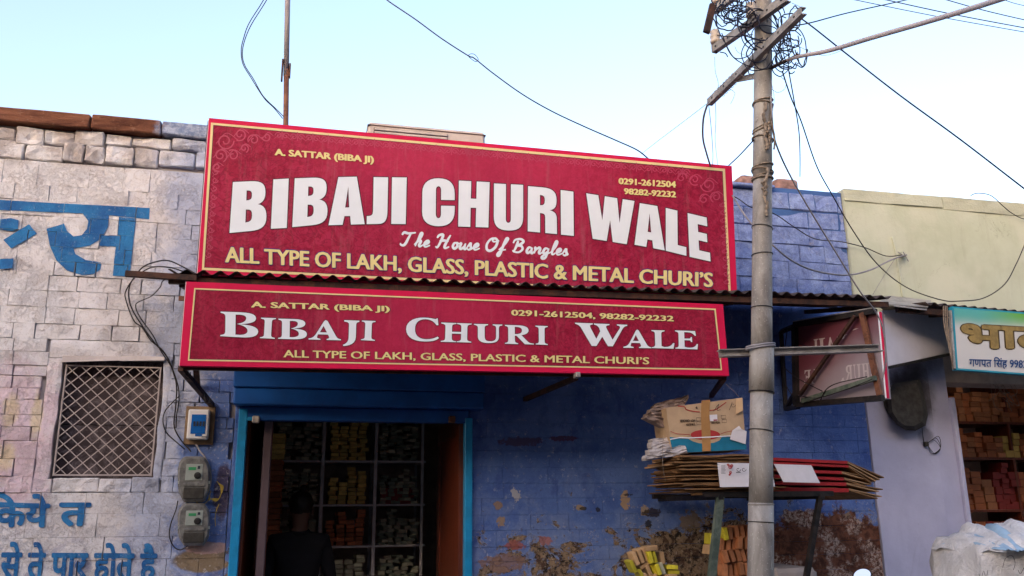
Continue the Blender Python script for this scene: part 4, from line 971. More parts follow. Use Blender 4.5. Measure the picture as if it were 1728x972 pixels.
# brush-script line drawn stroke by stroke (units: letter box, x right, y up, cap = 1)
SCRIPT = {
 'T': (1.0, [[(0, .78), (.12, .98), (.45, .93), (.95, 1.02)], [(.62, .95), (.5, .6), (.38, .2), (.25, .02), (.05, .05), (.0, .18)]]),
 'h': (.62, [[(.0, .1), (.3, .55), (.42, .95), (.32, .98), (.2, .5), (.08, .0)], [(.12, .25), (.32, .45), (.42, .38), (.34, .1), (.42, .0), (.62, .14)]]),
 'e': (.5, [[(.0, .14), (.22, .2), (.36, .35), (.3, .46), (.14, .36), (.08, .14), (.2, .0), (.5, .14)]]),
 'H': (1.15, [[(.0, .72), (.1, .92), (.38, .98), (.3, .5), (.12, .02), (-.02, .1)], [(.92, 1.0), (.74, .55), (.62, .1), (.72, .0), (.95, .12)], [(.2, .48), (.5, .56), (.85, .52)]]),
 'o': (.5, [[(.32, .44), (.12, .4), (.06, .14), (.2, .0), (.36, .16), (.34, .4), (.28, .46), (.5, .38)]]),
 'u': (.56, [[(.0, .36), (.12, .44), (.06, .12), (.16, .0), (.36, .2), (.44, .44)], [(.42, .42), (.38, .1), (.46, .0), (.58, .14)]]),
 's': (.42, [[(.0, .12), (.22, .48), (.24, .3), (.3, .1), (.16, -.02), (.02, .06)], [(.26, .04), (.42, .14)]]),
 'O': (.95, [[(.62, .98), (.3, .9), (.06, .5), (.1, .1), (.36, .0), (.68, .3), (.78, .75), (.6, .96), (.42, .84), (.52, .7), (.9, .8)]]),
 'f': (.55, [[(.0, .1), (.34, .5), (.56, .95), (.46, 1.0), (.32, .6), (.1, -.25), (-.06, -.32), (-.02, -.12), (.2, .08), (.5, .16)]]),
 'B': (.98, [[(.34, .9), (.26, .5), (.1, .02)], [(.0, .68), (.12, .94), (.5, 1.02), (.72, .86), (.5, .6), (.3, .54), (.6, .5), (.7, .26), (.46, .02), (.1, .04), (.02, .16)]]),
 'a': (.56, [[(.36, .4), (.16, .42), (.04, .14), (.14, .0), (.32, .18), (.4, .44)], [(.4, .42), (.36, .1), (.44, .0), (.56, .14)]]),
 'n': (.62, [[(.0, .34), (.1, .44), (.02, .0)], [(.06, .2), (.32, .46), (.42, .36), (.36, .08), (.44, .0), (.62, .14)]]),
 'g': (.56, [[(.38, .4), (.16, .42), (.04, .14), (.16, .02), (.34, .2), (.42, .44)], [(.42, .44), (.26, -.2), (.06, -.36), (-.04, -.26), (.16, -.06), (.54, .14)]]),
 'l': (.36, [[(.0, .12), (.3, .55), (.42, .94), (.34, 1.0), (.2, .6), (.1, .12), (.18, .0), (.36, .14)]]),
 ' ': (.42, [])}
S = 'The House Of Bangles'; tot = sum(SCRIPT[c][0] for c in S); g = G(); gd = G(); x = 0; kk = 0
sq = [(678, 391.5), (959, 409), (959, 431), (675, 414)]
for c in S:
    for st in SCRIPT[c][1]:
        pts = [quad(sq, (x+a+.16*(b-.0)*.4)/tot, b) for a, b in cat2(st, 5)]
        wd = [4.0*(.55+.6*math.sin(math.pi*min(1, max(0, i/(len(pts)-1)))**.8)) for i in range(len(pts))]
        ribbon(g, pts, wd, YU-.003-.0002*(kk % 6)); kk += 1
    x += SCRIPT[c][0]
g.mk('script_print', 'whiteprint', us, kind='stuff')
# ornamental scrolls printed just inside the cream line
g = G(); kk = 0
def sc1(pts, wd):
    global kk
    ribbon(g, pts, wd, YU-.0022-.00012*(kk % 5)); kk += 1
for i in range(27):
    px = 470+i*26; py = 228.5+(px-470)*.0905
    sc1(spiral(px, py, 6, math.pi, 1.2, 1), 1.5); sc1(spiral(px+12, py+1, 6, math.pi, 1.2, -1), 1.5)
    sc1([(px-7, py+5), (px+6, py-5), (px+19, py+6)], 1.0); sc1([(px+6, py-8), (px+6, py+7)], 1.4)
for i in range(11):
    py = 290+i*14; px = 364-(py-290)*.083
    sc1(spiral(px, py, 5.5, 0, 1.15, 1 if i % 2 else -1), 1.4); sc1([(px-5, py-7), (px+4, py), (px-5, py+7)], 1.0)
for i in range(11):
    py = 345+i*13; px = 1219+(py-345)*.055
    sc1(spiral(px, py, 5, 0, 1.15, 1 if i % 2 else -1), 1.3); sc1([(px+5, py-6), (px-4, py), (px+5, py+6)], 1.0)
for (cx_, cy_, r_, a_, t_, f_) in ((380, 238, 15, 0, 1.5, 1), (405, 227, 11, 1, 1.4, -1), (372, 262, 12, 2, 1.5, -1), (428, 236, 10, 3, 1.3, 1), (393, 262, 10, 4, 1.2, 1), (450, 231, 8, 0, 1.2, -1), (366, 282, 8, 1, 1.2, 1), (412, 250, 8, 2, 1.3, -1)):
    sc1(spiral(cx_, cy_, r_, a_, t_, f_, 24), 2.2); sc1(cat2([(cx_-r_, cy_+4), (cx_+2, cy_-r_*.9), (cx_+r_*1.4, cy_-2)], 5), 1.4)
for (cx_, cy_, r_, a_, t_, f_) in ((1195, 312, 13, 0, 1.5, -1), (1172, 303, 10, 1, 1.4, 1), (1208, 332, 10, 2, 1.5, 1), (1150, 300, 9, 3, 1.3, -1), (1188, 336, 9, 4, 1.2, -1)):
    sc1(spiral(cx_, cy_, r_, a_, t_, f_, 24), 2.0); sc1(cat2([(cx_-r_, cy_+4), (cx_+2, cy_-r_*.9), (cx_+r_*1.3, cy_-2)], 5), 1.3)
g.mk('scroll_ornament', 'ornament', us, kind='stuff')
# rear stays of the sign
for X in (-.5, .9, 2.4):
    g = G(); g.bar((X, YU+.07, 3.75), (X, .25, 3.99), .03, .03); g.mk('stay', 'rust', us)
    g = G(); g.bar((X, YU+.07, 2.93), (X, YU+.07, 3.8), .03, .03, up=Vector((0, 1, 0))); g.mk('post', 'rust', us)

LO = [(314.5, 475), (1220, 513.5), (1230.5, 634), (303, 617)]; LI = [(327.7, 486), (1207.8, 520.8), (1218.5, 624.8), (317, 608.6)]
ls = signboard('long_shop_sign', 'long low crimson signboard with spaced white serif letters, hung under the awning edge', LO, LI, YL, .05, 'maroon_l', 2.4)
T2 = [('B', [c6(290, 232), c6(515, 240), c6(513, 392), c6(288, 378)]), ('I', [c6(531, 268), c6(620, 271), c6(612, 394), c6(524, 390)]),
      ('B', [c6(634, 274), c6(805, 278), c6(803, 399), c6(632, 394)]), ('A', [c6(825, 280), c6(995, 284), c6(1003, 403), c6(817, 398)]),
      ('J', [c6(1024, 283), c6(1116, 286), c6(1112, 440), c6(1018, 437)]), ('I', [c6(1131, 285), c6(1212, 288), c6(1208, 406), c6(1125, 402)]),
      ('C', [c6(1395, 264), c6(1588, 270), c6(1590, 412), c6(1393, 408)]), ('H', [c6(1603, 297), c7(125, 228), c7(122, 339), c6(1600, 412)]),
      ('U', [c7(137, 230), c7(303, 234), c7(303, 343), c7(137, 341)]), ('R', [c7(318, 236), c7(478, 240), c7(480, 350), c7(318, 346)]),
      ('I', [c7(496, 240), c7(568, 243), c7(568, 353), c7(498, 350)]), ('W', [c7(727, 223), c7(1032, 235), c7(1020, 362), c7(740, 357)]),
      ('A', [c7(1020, 261), c7(1150, 264), c7(1170, 372), c7(1012, 369)]), ('L', [c7(1172, 266), c7(1305, 270), c7(1308, 375), c7(1175, 371)]),
      ('E', [c7(1310, 268), c7(1440, 272), c7(1446, 379), c7(1312, 374)])]
g = G(); gd = G()
for ch, pq in T2:
    wpx = pq[1][0]-pq[0][0]; hpx = pq[3][1]-pq[0][1]
    put2d(g, serif(ch), pq, YL-.0045)
    for k8 in range(8): a8 = math.pi*k8/4; put2d(gd, serif(ch), [(x_+1.1*math.cos(a8), y_+1.1*math.sin(a8)) for x_, y_ in pq], YL-.003-k8*.00006)
gd.mk('title_outline', 'darkline', ls, kind='stuff'); g.mk('title_lettering', 'whiteprint', ls, kind='stuff')
for nm, mt, bo, yy in (('small_print_outline', 'darkline', .07, -.0024), ('small_print', 'creamtext', .034, -.0036)):
    g = G(); st = .00005 if 'out' in nm else .0002
    bv = .06 if 'out' in nm else .022
    puttext(g, 'A. SATTAR (BIBA JI)', [c6(475, 173), c6(1293, 200), c6(1293, 230), c6(475, 206)], YL+yy, bo*1.25, bv, step=st)
    puttext(g, '0291-2612504, 98282-92232', [c7(358, 148), c7(1300, 184), c7(1300, 214), c7(358, 180)], YL+yy, bo*1.2, bv, step=st)
    puttext(g, 'ALL TYPE OF LAKH, GLASS, PLASTIC & METAL CHURI\u2019S', [c6(666, 461), c7(1158, 426), c7(1158, 465), c6(666, 503)], YL+yy, bo*.8, bv*.5, step=st)
    g.mk(nm, mt, ls, kind='stuff')
p = at(975, 631, YL-.02); g = G(); g.box(p.x-.014, p.x+.014, YL-.03, YL+.03, p.z-.02, p.z+.01, bev=.003); g.mk('clamp', 'galv', ls)
for A, B in (((305, 620), (358, 684)), ((972, 636), (886, 674)), ((1222, 636), (1200, 668))):
    g = G(); a = at(*A, YL+.04); b = at(*B, -.0); a.z -= .005; g.bar(a, b, .028, .028); g.mk('support_strut', 'rust', ls)
for px in (313, 346):
    py = 622 if px < 330 else 665
    wire([(px, py, YL+.1), (px-1, py+12, YL+.1), (px+4, py+17, YL+.1), (px+8, py+12, YL+.1), (px+8, py+6, YL+.1)], .0022, 'blacksteel', '', name='hook', parent=ls, seg=4)

# ------------------------------------------------------------------ tin awnings
def corrugated(name, x0, x1, yf, zf0, zf1, yb, zb0, zb1, period, amp, mat, parent, ph=0.0):
    n = int((x1-x0)/period*8); P = []; th = .0022
    for i in range(n+1):
        u = i/n; x = x0+(x1-x0)*u; s = amp*math.sin(2*math.pi*(x+ph)/period)
        j = .0015*noise.noise(Vector((x*9, 0, 3)))
        for (y, z) in ((yf+.004*noise.noise(Vector((x*4, 1, 0))), zf0+(zf1-zf0)*u), (yb, zb0+(zb1-zb0)*u)):
            P += [(x, y, z+s+j), (x, y, z+s+th+j)]
    F_ = []
    for i in range(n):
        a = i*4; b = a+4
        F_ += [(a, b, b+2, a+2), (a+1, a+3, b+3, b+1), (a, a+1, b+1, b), (a+2, b+2, b+3, a+3)]
    F_ += [(0, 2, 3, 1), (n*4, n*4+1, n*4+3, n*4+2)]
    return mk(name, P, F_, mat, parent, smooth=True)
aw = thing('tin_awning', 'long corrugated tin awning running between the two crimson signs', 'awning', (1.5, -.4, 2.9))
A0, A1 = at(283, 458, YA), at(1506, 502.5, YA)
zfa = lambda x: A0.z+(A1.z-A0.z)*(x-A0.x)/(A1.x-A0.x)+.001
xs = [A0.x, .35, 1.48, 2.62, A1.x]
for i in range(4):
    a, b = xs[i]-(.03 if i else 0), xs[i+1]
    corrugated('tin_sheet', a, b, YA+.003*i, zfa(a)+.003*(i % 2), zfa(b)+.003*(i % 2), -.02, zfa(a)+.14, zfa(b)+.14, .0865, .0125, 'sheet', aw)
g = G(); g.bar((A0.x, YA+.06, zfa(A0.x)-.036), (A1.x, YA+.06, zfa(A1.x)-.036), .035, .035); g.mk('front_rail', 'rust', aw)
g = G(); g.bar((A0.x, -.2, zfa(A0.x)+.09), (A1.x, -.2, zfa(A1.x)+.09), .03, .03); g.mk('rear_rail', 'rust', aw)
for X in (-.7, .4, 1.5, 2.6, 3.6):
    g = G(); g.bar((X, YA+.08, zfa(X)-.05), (X, -.01, zfa(X)+.08), .03, .03); g.mk('rafter', 'rust', aw)
for X, zz in ((-.66, 2.35), (3.55, 2.45)):
    g = G(); g.bar((X, YA+.1, zfa(X)-.06), (X, -.01, zz), .03, .03); g.mk('strut', 'rust', aw)
a, b = at(212, 462, YA+.02), at(332, 470, YA+.02)
g = G(); g.bar(a, b, .035, .03); g.bar(a+Vector((0, .016, .013)), b+Vector((0, .016, .013)), .004, .0); g.mk('angle_iron', 'rust', aw)
g = G(); p = at(292, 461, YA+.03); q_ = at(330, 461, YA+.03); r_ = at(328, 489, YA+.03)
g.add([p, q_, r_, p+Vector((0, .01, 0)), q_+Vector((0, .01, 0)), r_+Vector((0, .01, 0))], [(0, 2, 1), (3, 4, 5), (0, 1, 4, 3), (1, 2, 5, 4), (2, 0, 3, 5)]); g.mk('gusset', 'rust', aw)
p = at(308, 503, YA+.05); g = G(); g.box(p.x-.02, p.x+.03, YA+.05, YA+.07, p.z-.012, p.z+.012); g.mk('bracket_stub', 'redoxide', aw)

aw2 = thing('neighbour_awning', 'short corrugated tin awning of the neighbour, over the green and white sign', 'awning', (5.6, -.3, 2.9))
YN = -.52
B0, B1 = at(1562, 512, YN), at(1730, 527, YN)
sl2 = (B1.z-B0.z)/(B1.x-B0.x)
corrugated('tin_sheet', B0.x, XR, YN, B0.z, B0.z+sl2*(XR-B0.x), -.03, B0.z+.07, B0.z+.07+sl2*(XR-B0.x), .084, .0125, 'sheet', aw2)
g = G(); g.bar((B0.x-.2, YN+.05, B0.z-.04), (XR, YN+.05, B0.z-.04+sl2*(XR-B0.x)), .04, .04); g.mk('front_rail', 'rust', aw2)
for X in (4.5, 5.4, 6.4):
    g = G(); g.bar((X, YN+.05, B0.z-.06), (X, -.02, B0.z+.03), .03, .03); g.mk('rafter', 'rust', aw2)
g = G(); a, b, c, d = at(1478, 513, YN), at(1566, 519, YN), at(1572, 508, -.05), at(1500, 500, -.05); e = Vector((0, 0, .006))
g.hexa([a, b, c, d, a+e, b+e, c+e, d+e]); g.mk('flat_sheet', 'galv', aw2)
g = G(); a, b, c, d = at(1508, 517, YN-.03), at(1564, 524, YN-.03), at(1566, 515, YN+.25), at(1512, 508, YN+.25)
g.hexa([a, b, c, d, a+e, b+e, c+e, d+e]); g.mk('bent_sheet_scrap', 'galv', aw2)

# white board under the neighbour's awning (the side of a sign box)
g = G()
A_, B_, C_, D_ = at(1489, 524, -.42), at(1602, 516, -.12), at(1609, 594, -.12), at(1497, 618, -.42)
n_ = Vector((.012, .03, 0)); g.hexa([D_, C_, C_+n_, D_+n_, A_, B_, B_+n_, A_+n_])
wb = thing('white_board', 'plain white side board under the neighbour awning, right of the hanging sign', 'board', (A_+B_)/2)
g.mk('board_face', 'whiteboard', wb)
g = G(); g.bar(D_+Vector((0, 0, -.012)), C_+Vector((0, 0, -.012)), .03, .018); g.mk('bottom_rail', 'blacksteel', wb)

# green and white Hindi sign
GO = [(1607, 517), (1860, 538), (1860, 642), (1614, 624)]
gs = thing('hindi_sign', 'green and white flex sign with bronze Hindi letters at the right edge', 'shop sign', at(1700, 630, -.57))
g = G(); o = [at(*p, -.57) for p in GO]; B = Vector((0, .04, 0)); tl, tr, br, bl = o; g.hexa([bl, br, br+B, bl+B, tl, tr, tr+B, tl+B]); g.mk('border', 'tealedge', gs)
g = G(); plane(g, inset(GO, 2.6), -.571); g.mk('printed_panel', 'greensign', gs)
g = G(); puttext(g, 'भाटी', [(1624, 547), (1792, 556), (1794, 588), (1627, 587)], -.5735, .05, .05, cap=.64, step=.0001); g.mk('title_outline', 'golddark', gs, kind='stuff')
g = G(); puttext(g, 'भाटी', [(1624, 547), (1792, 556), (1794, 588), (1627, 587)], -.575, .028, .028, cap=.64); g.mk('title_lettering', 'goldtext', gs, kind='stuff')
g = G(); puttext(g, 'गणपत िसंह 99829', [(1636, 605.5), (1741, 609), (1741, 621), (1636, 618)], -.574, .022, .015, cap=.66); g.mk('small_lettering', 'navytext', gs, kind='stuff')
g = G(); p = at(1604, 560, -.56); 
a, b = at(1603, 524, -.56), at(1610, 622, -.56); g.bar(a, b, .014, .02, up=Vector((0, 1, 0))); g.mk('side_frame', 'galv', gs)
g = G()
for k in range(3):
    pts = [at(1592+k*3, 516, YN-.03), at(1593+k*3, 545, YN-.04), at(1600+k*2, 580+k*4, YN-.04), at(1607+k, 612+k*6, YN-.05)]
    g.tube(spline(pts, 5), .004, 5)
tag(g.mk('rope', 'rope', smooth=True), 'frayed pale rope hanging at the left edge of the green Hindi sign', 'rope')

# ------------------------------------------------------------------ hanging sign, seen from its back
hs = thing('projecting_sign', 'framed projecting sign under the awning, its reversed letters showing through from behind', 'shop sign', at(1400, 690, -.6))
ya, yb = -.32, -1.0
q4 = [at(1344, 549, ya), at(1481, 526, yb), at(1494, 672, yb), at(1347, 684, ya)]
tl, tr, br, bl = q4
nrm = (tr-tl).cross(bl-tl).normalized()
if nrm.y > 0: nrm = -nrm            # towards the viewer's side
def onq(u, v, d=0): return tl*(1-u)*v+tr*u*v+br*u*(1-v)+bl*(1-u)*(1-v)+nrm*d
g = G(); B = -nrm*.05; g.hexa([bl, br, br+B, bl+B, tl, tr, tr+B, tl+B]); g.mk('flex_back', 'backpink', hs)
def txq(g, s, u0_, u1_, v0, v1, d, bold):
    vs, fs = textmesh(s); x0 = min(v[0] for v in vs); x1 = max(v[0] for v in vs); k = 0
    for dx, dy in ((0, 0), (bold, 0), (-bold, 0), (0, bold*.6)):
        g.add([onq(u1_-(u1_-u0_)*(a+dx-x0)/(x1-x0), v0+(v1-v0)*(b+dy)/capheight(), d+k*.0003) for a, b in vs], fs); k += 1
g = G(); kk = 0
for txt, ua, ub, va, vb in (('BIBAJI', .22, .80, .60, .84), ('CHURI WALE', .08, .96, .24, .47)):
    ws = [{'I': .5, 'W': 1.4, ' ': .5, 'J': .75, 'L': .85}.get(c_, 1) for c_ in txt]; x_ = 0
    for i_, c_ in enumerate(txt):
        if c_ != ' ':
            h_ = vb if i_ == 0 or txt[i_-1] == ' ' else va+(vb-va)*.78
            for lp_ in serif(c_):
                vs2, tr2 = tess(lp_); g.add([onq(ub-(ub-ua)*(x_+a_*ws[i_]*.9)/sum(ws), va+(h_-va)*b2, .003+.0003*(kk % 4)) for a_, b2 in vs2], tr2); kk += 1
        x_ += ws[i_]
g.mk('reversed_lettering', 'ghost', hs, kind='stuff')
for A, B_ in ((tl, tr), (bl, br), (tl, bl)):
    g = G(); g.bar(A+nrm*.018, B_+nrm*.018, .034, .034, up=nrm); g.mk('frame_bar', 'blacksteel', hs)
g = G(); g.bar(tl+nrm*.03+Vector((0, 0, .022)), tr+nrm*.03+Vector((0, 0, .022)), .003, .006); g.mk('bright_edge', 'galv', hs)
g = G(); g.bar(onq(.86, 1.0, .03), onq(.98, .03, .03), .035, .02, up=nrm); g.mk('rusty_upright', 'redoxide', hs, label='rusty orange-brown upright')
g = G(); g.bar(onq(.80, .97, .045), onq(.08, .10, .045), .022, .02, up=nrm); g.mk('diagonal_bar', 'rust', hs)
g = G(); g.bar(onq(.98, .22, .05), onq(.12, .03, .05), .03, .02, up=nrm); g.mk('lower_stay', 'greensteel', hs)
# edge of the flex wrapped over the front end
e0, e1 = tr, br; g = G(); fw = Vector((.010, -.002, 0))
g.hexa([e1-nrm*.012, e1+fw-nrm*.012, e1+fw+nrm*.002, e1+nrm*.002, e0-nrm*.012, e0+fw-nrm*.012, e0+fw+nrm*.002, e0+nrm*.002]); g.mk('flex_edge', 'whiteprint', hs)
g = G(); f2 = fw*1.0; g.hexa([e1+fw-nrm*.012, e1+fw*1.7-nrm*.012, e1+fw*1.7+nrm*.0025, e1+fw+nrm*.0025, e0+fw-nrm*.012, e0+fw*1.7-nrm*.012, e0+fw*1.7+nrm*.0025, e0+fw+nrm*.0025]); g.mk('red_edge_strip', 'pinkred', hs)
# hinge frame on the wall side
h0, h1, h2, h3 = at(1318, 560, -.02), at(1326, 690, -.02), bl, tl
for A, B_ in ((h0, h1), (h1, h2+Vector((0, 0, -.01))), (h1, at(1347, 655, ya)), (h0, h3)):
    g = G(); g.bar(A, B_, .028, .028, up=Vector((.3, 1, .2))); g.mk('hinge_bar', 'blacksteel', hs)
for k, pts in enumerate([[onq(-.05, .95, .05), onq(-.12, .6, .04), onq(-.1, .3, .05), onq(.0, .12, .06)], [onq(-.15, .5, .05), onq(.1, .3, .06), onq(.4, .12, .07)], [onq(.1, .1, .07), onq(.35, .04, .09), onq(.7, .1, .1), onq(.98, .2, .08)], [onq(.36, .02, .06), onq(.45, .14, .07), onq(.6, .2, .07), onq(.9, .24, .06)]]):
    g = G(); g.tube(spline(pts, 6), .0035, 5); g.mk('loose_wire', 'wireblack', hs, smooth=True)

# ------------------------------------------------------------------ utility pole
YP = -1.7
def pc(py):       # axis of the pole: slightly out of plumb
    return at(1283.5+(972-py)*4.5/972, py, YP)
pa, pb = pc(972), pc(0); dirp = (pb-pa)/(pb.z-pa.z)
def onpole(z): return pa+dirp*(z-pa.z)
def rz(z):
    top = pc(0).z; return .0615-(z-1.3)/(top-1.3)*.0125
up_ = thing('utility_pole', 'weathered grey utility pole before the shop, tied with rope and hung with wires', 'utility pole', onpole(-.1))
def pseg(z0, z1, k=1.0, name='pole_section'):
    n = max(2, int((z1-z0)/.15)); pts = [onpole(z0+(z1-z0)*i/n) for i in range(n+1)]
    g = G(); g.tube(pts, .06, 28, rr=[rz(p.z)*k for p in pts]); return g.mk(name, 'pole', up_, smooth=True)
def zp(py): return pc(py).z
pseg(-.1, zp(850)); 
pseg(zp(852), zp(660), .955); pseg(zp(662), zp(585), 1.06, 'sleeve'); pseg(zp(587), zp(300), .93); pseg(zp(302), pc(-160).z, .96)
def collar(py, k, h, r=.003, mat='wireblack', name='wire_tie', tilt=0.0):
    g = G(); z = zp(py); rr_ = rz(z)*k
    c = onpole(z); pts = [c+Vector((rr_*math.cos(a), rr_*math.sin(a), tilt*math.cos(a))) for a in [2*math.pi*i/28 for i in range(29)]]
    g.tube(pts, r, 5, cap=False); g.mk(name, mat, up_, smooth=True)
for py, k in ((881, 1.02), (727, 1.0), (520, .98), (430, .98), (385, .98), (662, 1.07)): collar(py, k, 0, .0022, tilt=rnd.uniform(-.012, .006))
collar(851, 1.01, 0, .003, 'pole', 'weld_ring'); collar(301, .99, 0, .003, 'pole', 'weld_ring')
# rope lashings with dangling knots
for py, til in ((172, .006), (178, -.01), (214, .022), (219, .02), (236, -.012), (281, .008), (290, -.012), (297, .012), (303, 0)): collar(py, 1.04, 0, .0045 if py not in (214,) else .003, 'rope', 'rope_wrap', tilt=til)
for (y0, y1, x0) in ((172, 250, 1292), (205, 252, 1296), (283, 365, 1294), (300, 330, 1290)):
    g = G(); pts = []; rk = random.Random(y1)
    for i in range(9):
        t = i/8; pts.append(at(x0+rk.uniform(-3.5, 3.5), y0+(y1-y0)*t, YP-.065+rk.uniform(-.008, .004)))
    g.tube(spline(pts, 4), .007, 6, rr=[.0045+.0065*abs(math.sin(i*.9)) for i in range(33)]); g.mk('rope_knot', 'rope', up_, smooth=True)
g = G(); g.tube(spline([at(1301, 163, YP-.04), at(1301, 200, YP-.05), at(1307, 232, YP-.05), at(1306, 252, YP-.05)], 5), .005, 5); g.mk('rope_end', 'rope', up_, smooth=True)
# cross arms: steel channels
def channel(a, b, wd=.05, dp=.035, name='cross_arm', holes=6, mat='arm'):
    """C-section: web facing down-front, two flanges"""
    d = (b-a).normalized(); s = d.cross(Vector((0, 0, 1))).normalized(); 
    if s.y > 0: s = -s
    g = G(); t = .006
    def ob(o0, o1, hw, hh): 
        g.obox((a+b)/2+o0, (b-a)/2, hw, hh)
    Z = Vector((0, 0, 1))
    ob(s*dp/2, 0, s*t/2, Z*wd/2)                      # web towards the street
    ob(Z*(wd/2-t/2)-s*.0005, 0, s*(dp/2-t/2), Z*t/2); ob(-Z*(wd/2-t/2)-s*.0005, 0, s*(dp/2-t/2), Z*t/2)
    o = g.mk(name, mat, up_)
    for i in range(holes):
        p = a+(b-a)*(.06+.88*i/max(1, holes-1))+s*(dp/2+t/2)
        g = G(); g.tube([p, p+s*.002], .007, 8); g.mk('bolt_hole', 'blacksteel', o)
    return o, s
ztA = pc(104).z; a3, b3 = atz(1198, 173, ztA), atz(1357, 18, ztA)
off = Vector((0, -.07, 0))
def through(a, b, c):   # shift so that the arm passes just in front of the pole
    d = (b-a).normalized(); return a, b
channel(a3, b3, .043, .032, holes=7)
ztB = pc(44).z; a2, b2 = atz(1205, 84, ztB), atz(1331, -4, ztB); channel(a2, b2, .048, .034, holes=6)
ztC = pc(-15).z; a1, b1 = atz(1206, 18, ztC), atz(1300, -50, ztC); channel(a1, b1, .043, .032, holes=4)
g = G(); g.bar(a3*.72+b3*.28, onpole(pc(126).z), .012, .03); g.mk('arm_brace', 'arm', up_)
g = G(); p = at(1203, 8, YP-.2); q_ = at(1192, 55, YP-.2); g.bar(p, q_, .035, .018, up=Vector((0, 1, 0))); g.mk('hanging_bracket', 'rust', up_)
def lathe(g, p, prof, n=14, axis=Vector((0, 0, 1)), m=0):
    a = axis.normalized(); u = a.cross(Vector((1, 0, 0)) if abs(a.x) < .9 else Vector((0, 1, 0))).normalized(); v = a.cross(u); b = len(g.v)
    for r_, h in prof:
        for k in range(n): an = 2*math.pi*k/n; g.v.append(p+a*h+(u*math.cos(an)+v*math.sin(an))*r_)
    for i in range(len(prof)-1):
        for k in range(n): g.f.append((b+i*n+k, b+i*n+(k+1) % n, b+(i+1)*n+(k+1) % n, b+(i+1)*n+k)); g.fm.append(m)
    g.f.append(tuple(b+k for k in range(n-1, -1, -1))); g.f.append(tuple(b+(len(prof)-1)*n+k for k in range(n))); g.fm += [m, m]
ip = [(.022, 0), (.03, .004), (.033, .02), (.026, .03), (.03, .04), (.033, .05), (.026, .058), (.03, .075), (.024, .088), (.01, .092)]
for p in (a2+(b2-a2)*.03+Vector((0, 0, .03)), a2+(b2-a2)*.50+Vector((-.0, -.03, .03)), a1+(b1-a1)*.06+Vector((0, 0, .03)), a2+(b2-a2)*.9+Vector((0, 0, .03))):
    g = G(); lathe(g, p, ip); o = g.mk('insulator', 'porcelain', up_, smooth=True)
    g = G(); g.tube([p+Vector((0, 0, -.06)), p+Vector((0, 0, .002))], .006, 6); g.mk('pin', 'rust', o, smooth=True)
# horizontal tie channel at half height
a, b = at(1226, 593, YP-.02), at(1500, 584, YP-.12)
g = G(); d = b-a; g.bar(a+Vector((0, 0, .020)), b+Vector((0, 0, .020)), .05, .005); g.bar(a+Vector((0, .0, 0)), b+Vector((0, 0, 0)), .006, .034, up=Vector((0, 0, 1)))
for v in g.v: v.y += .085
g.bar(a+Vector((0, .085-.022, -.016)), b+Vector((0, .085-.022, -.016)), .05, .005)
g.mk('tie_channel', 'arm', up_)
g = G(); z = zp(587); c = onpole(z)
for kk in range(2):
    g.tube([c+Vector(((rz(z)*1.05+.012*(math.cos(a_) < -.8))*math.cos(a_)*1.08, rz(z)*1.1*math.sin(a_), .008*math.cos(a_*1)+.011*kk)) for a_ in [2*math.pi*i/24 for i in range(25)]], .006, 6, cap=False)
g.mk('cable_tie', 'wiregrey', up_, smooth=True)

# tangles of wire on the arms: many separate loops, each traced loosely
def loop(cx_, cy_, rx, ry, y, rot, r, mat, sd_, a0=0, a1=2*math.pi):
    rk = random.Random(sd_); pts = []
    for i in range(15):
        t = a0+(a1-a0)*i/14; k = 1+rk.uniform(-.07, .07); x_, y_ = rx*k*math.cos(t), ry*k*math.sin(t)
        pts.append(at(cx_+x_*math.cos(rot)-y_*math.sin(rot), cy_+x_*math.sin(rot)+y_*math.cos(rot), y+.05*math.sin(t*1.0+sd_)+rk.uniform(-.01, .01)))
    g = G(); g.tube(spline(pts, 4), r, 5); g.mk('wire_coil', mat, up_, smooth=True)
lp = [(1285, 50, 27, 33, .1), (1287, 58, 30, 28, .4), (1292, 62, 24, 20, 0), (1280, 42, 34, 26, .2), (1335, 72, 14, 33, .1), (1345, 80, 16, 34, -.2), (1330, 90, 18, 26, .5), (1326, 85, 12, 22, 0), (1318, 108, 16, 20, .3),
      (1347, 60, 14, 50, -.15), (1340, 100, 9, 24, .2), (1322, 70, 10, 12, .2), (1330, 68, 8, 10, 0), (1325, 77, 9, 9, 0), (1290, 92, 20, 25, .3), (1300, 35, 20, 20, .5), (1270, 60, 18, 26, -.3),
      (1228, 22, 18, 14, .3), (1240, 18, 22, 16, -.2), (1235, 12, 16, 20, 0), (1248, 20, 14, 12, .5), (1225, 30, 20, 22, -.5), (1252, 28, 22, 18, .2), (1243, 8, 24, 12, .1), (1230, 5, 15, 14, 0), (1256, 12, 12, 18, .3), (1238, 26, 12, 9, 0), (1262, 22, 16, 22, .2), (1220, 10, 12, 18, .2)]
rl = random.Random(77)
lp += [(rl.uniform(1272, 1345), rl.uniform(30, 105), rl.uniform(9, 26), rl.uniform(12, 32), rl.uniform(-.6, .6)) for _ in range(12)]+[(rl.uniform(1215, 1262), rl.uniform(2, 34), rl.uniform(8, 22), rl.uniform(9, 20), rl.uniform(-.6, .6)) for _ in range(8)]
for i, (a_, b_, c_, d_, e_) in enumerate(lp):
    loop(a_, b_, c_, d_, YP-.08+.05*math.sin(i*1.7), e_, .0031 if i % 3 else .0038, 'wire' if i % 4 else 'wireblack', i, rnd.uniform(0, 1), 5.2+rnd.uniform(0, 1.8))
def pw(pts, r=.003, mat='wire'): 
    g = G(); g.tube(spline([at(p[0], p[1], p[2] if len(p) > 2 else YP-.07) for p in pts], 6), r, 5); g.mk('jumper_wire', mat, up_, smooth=True)
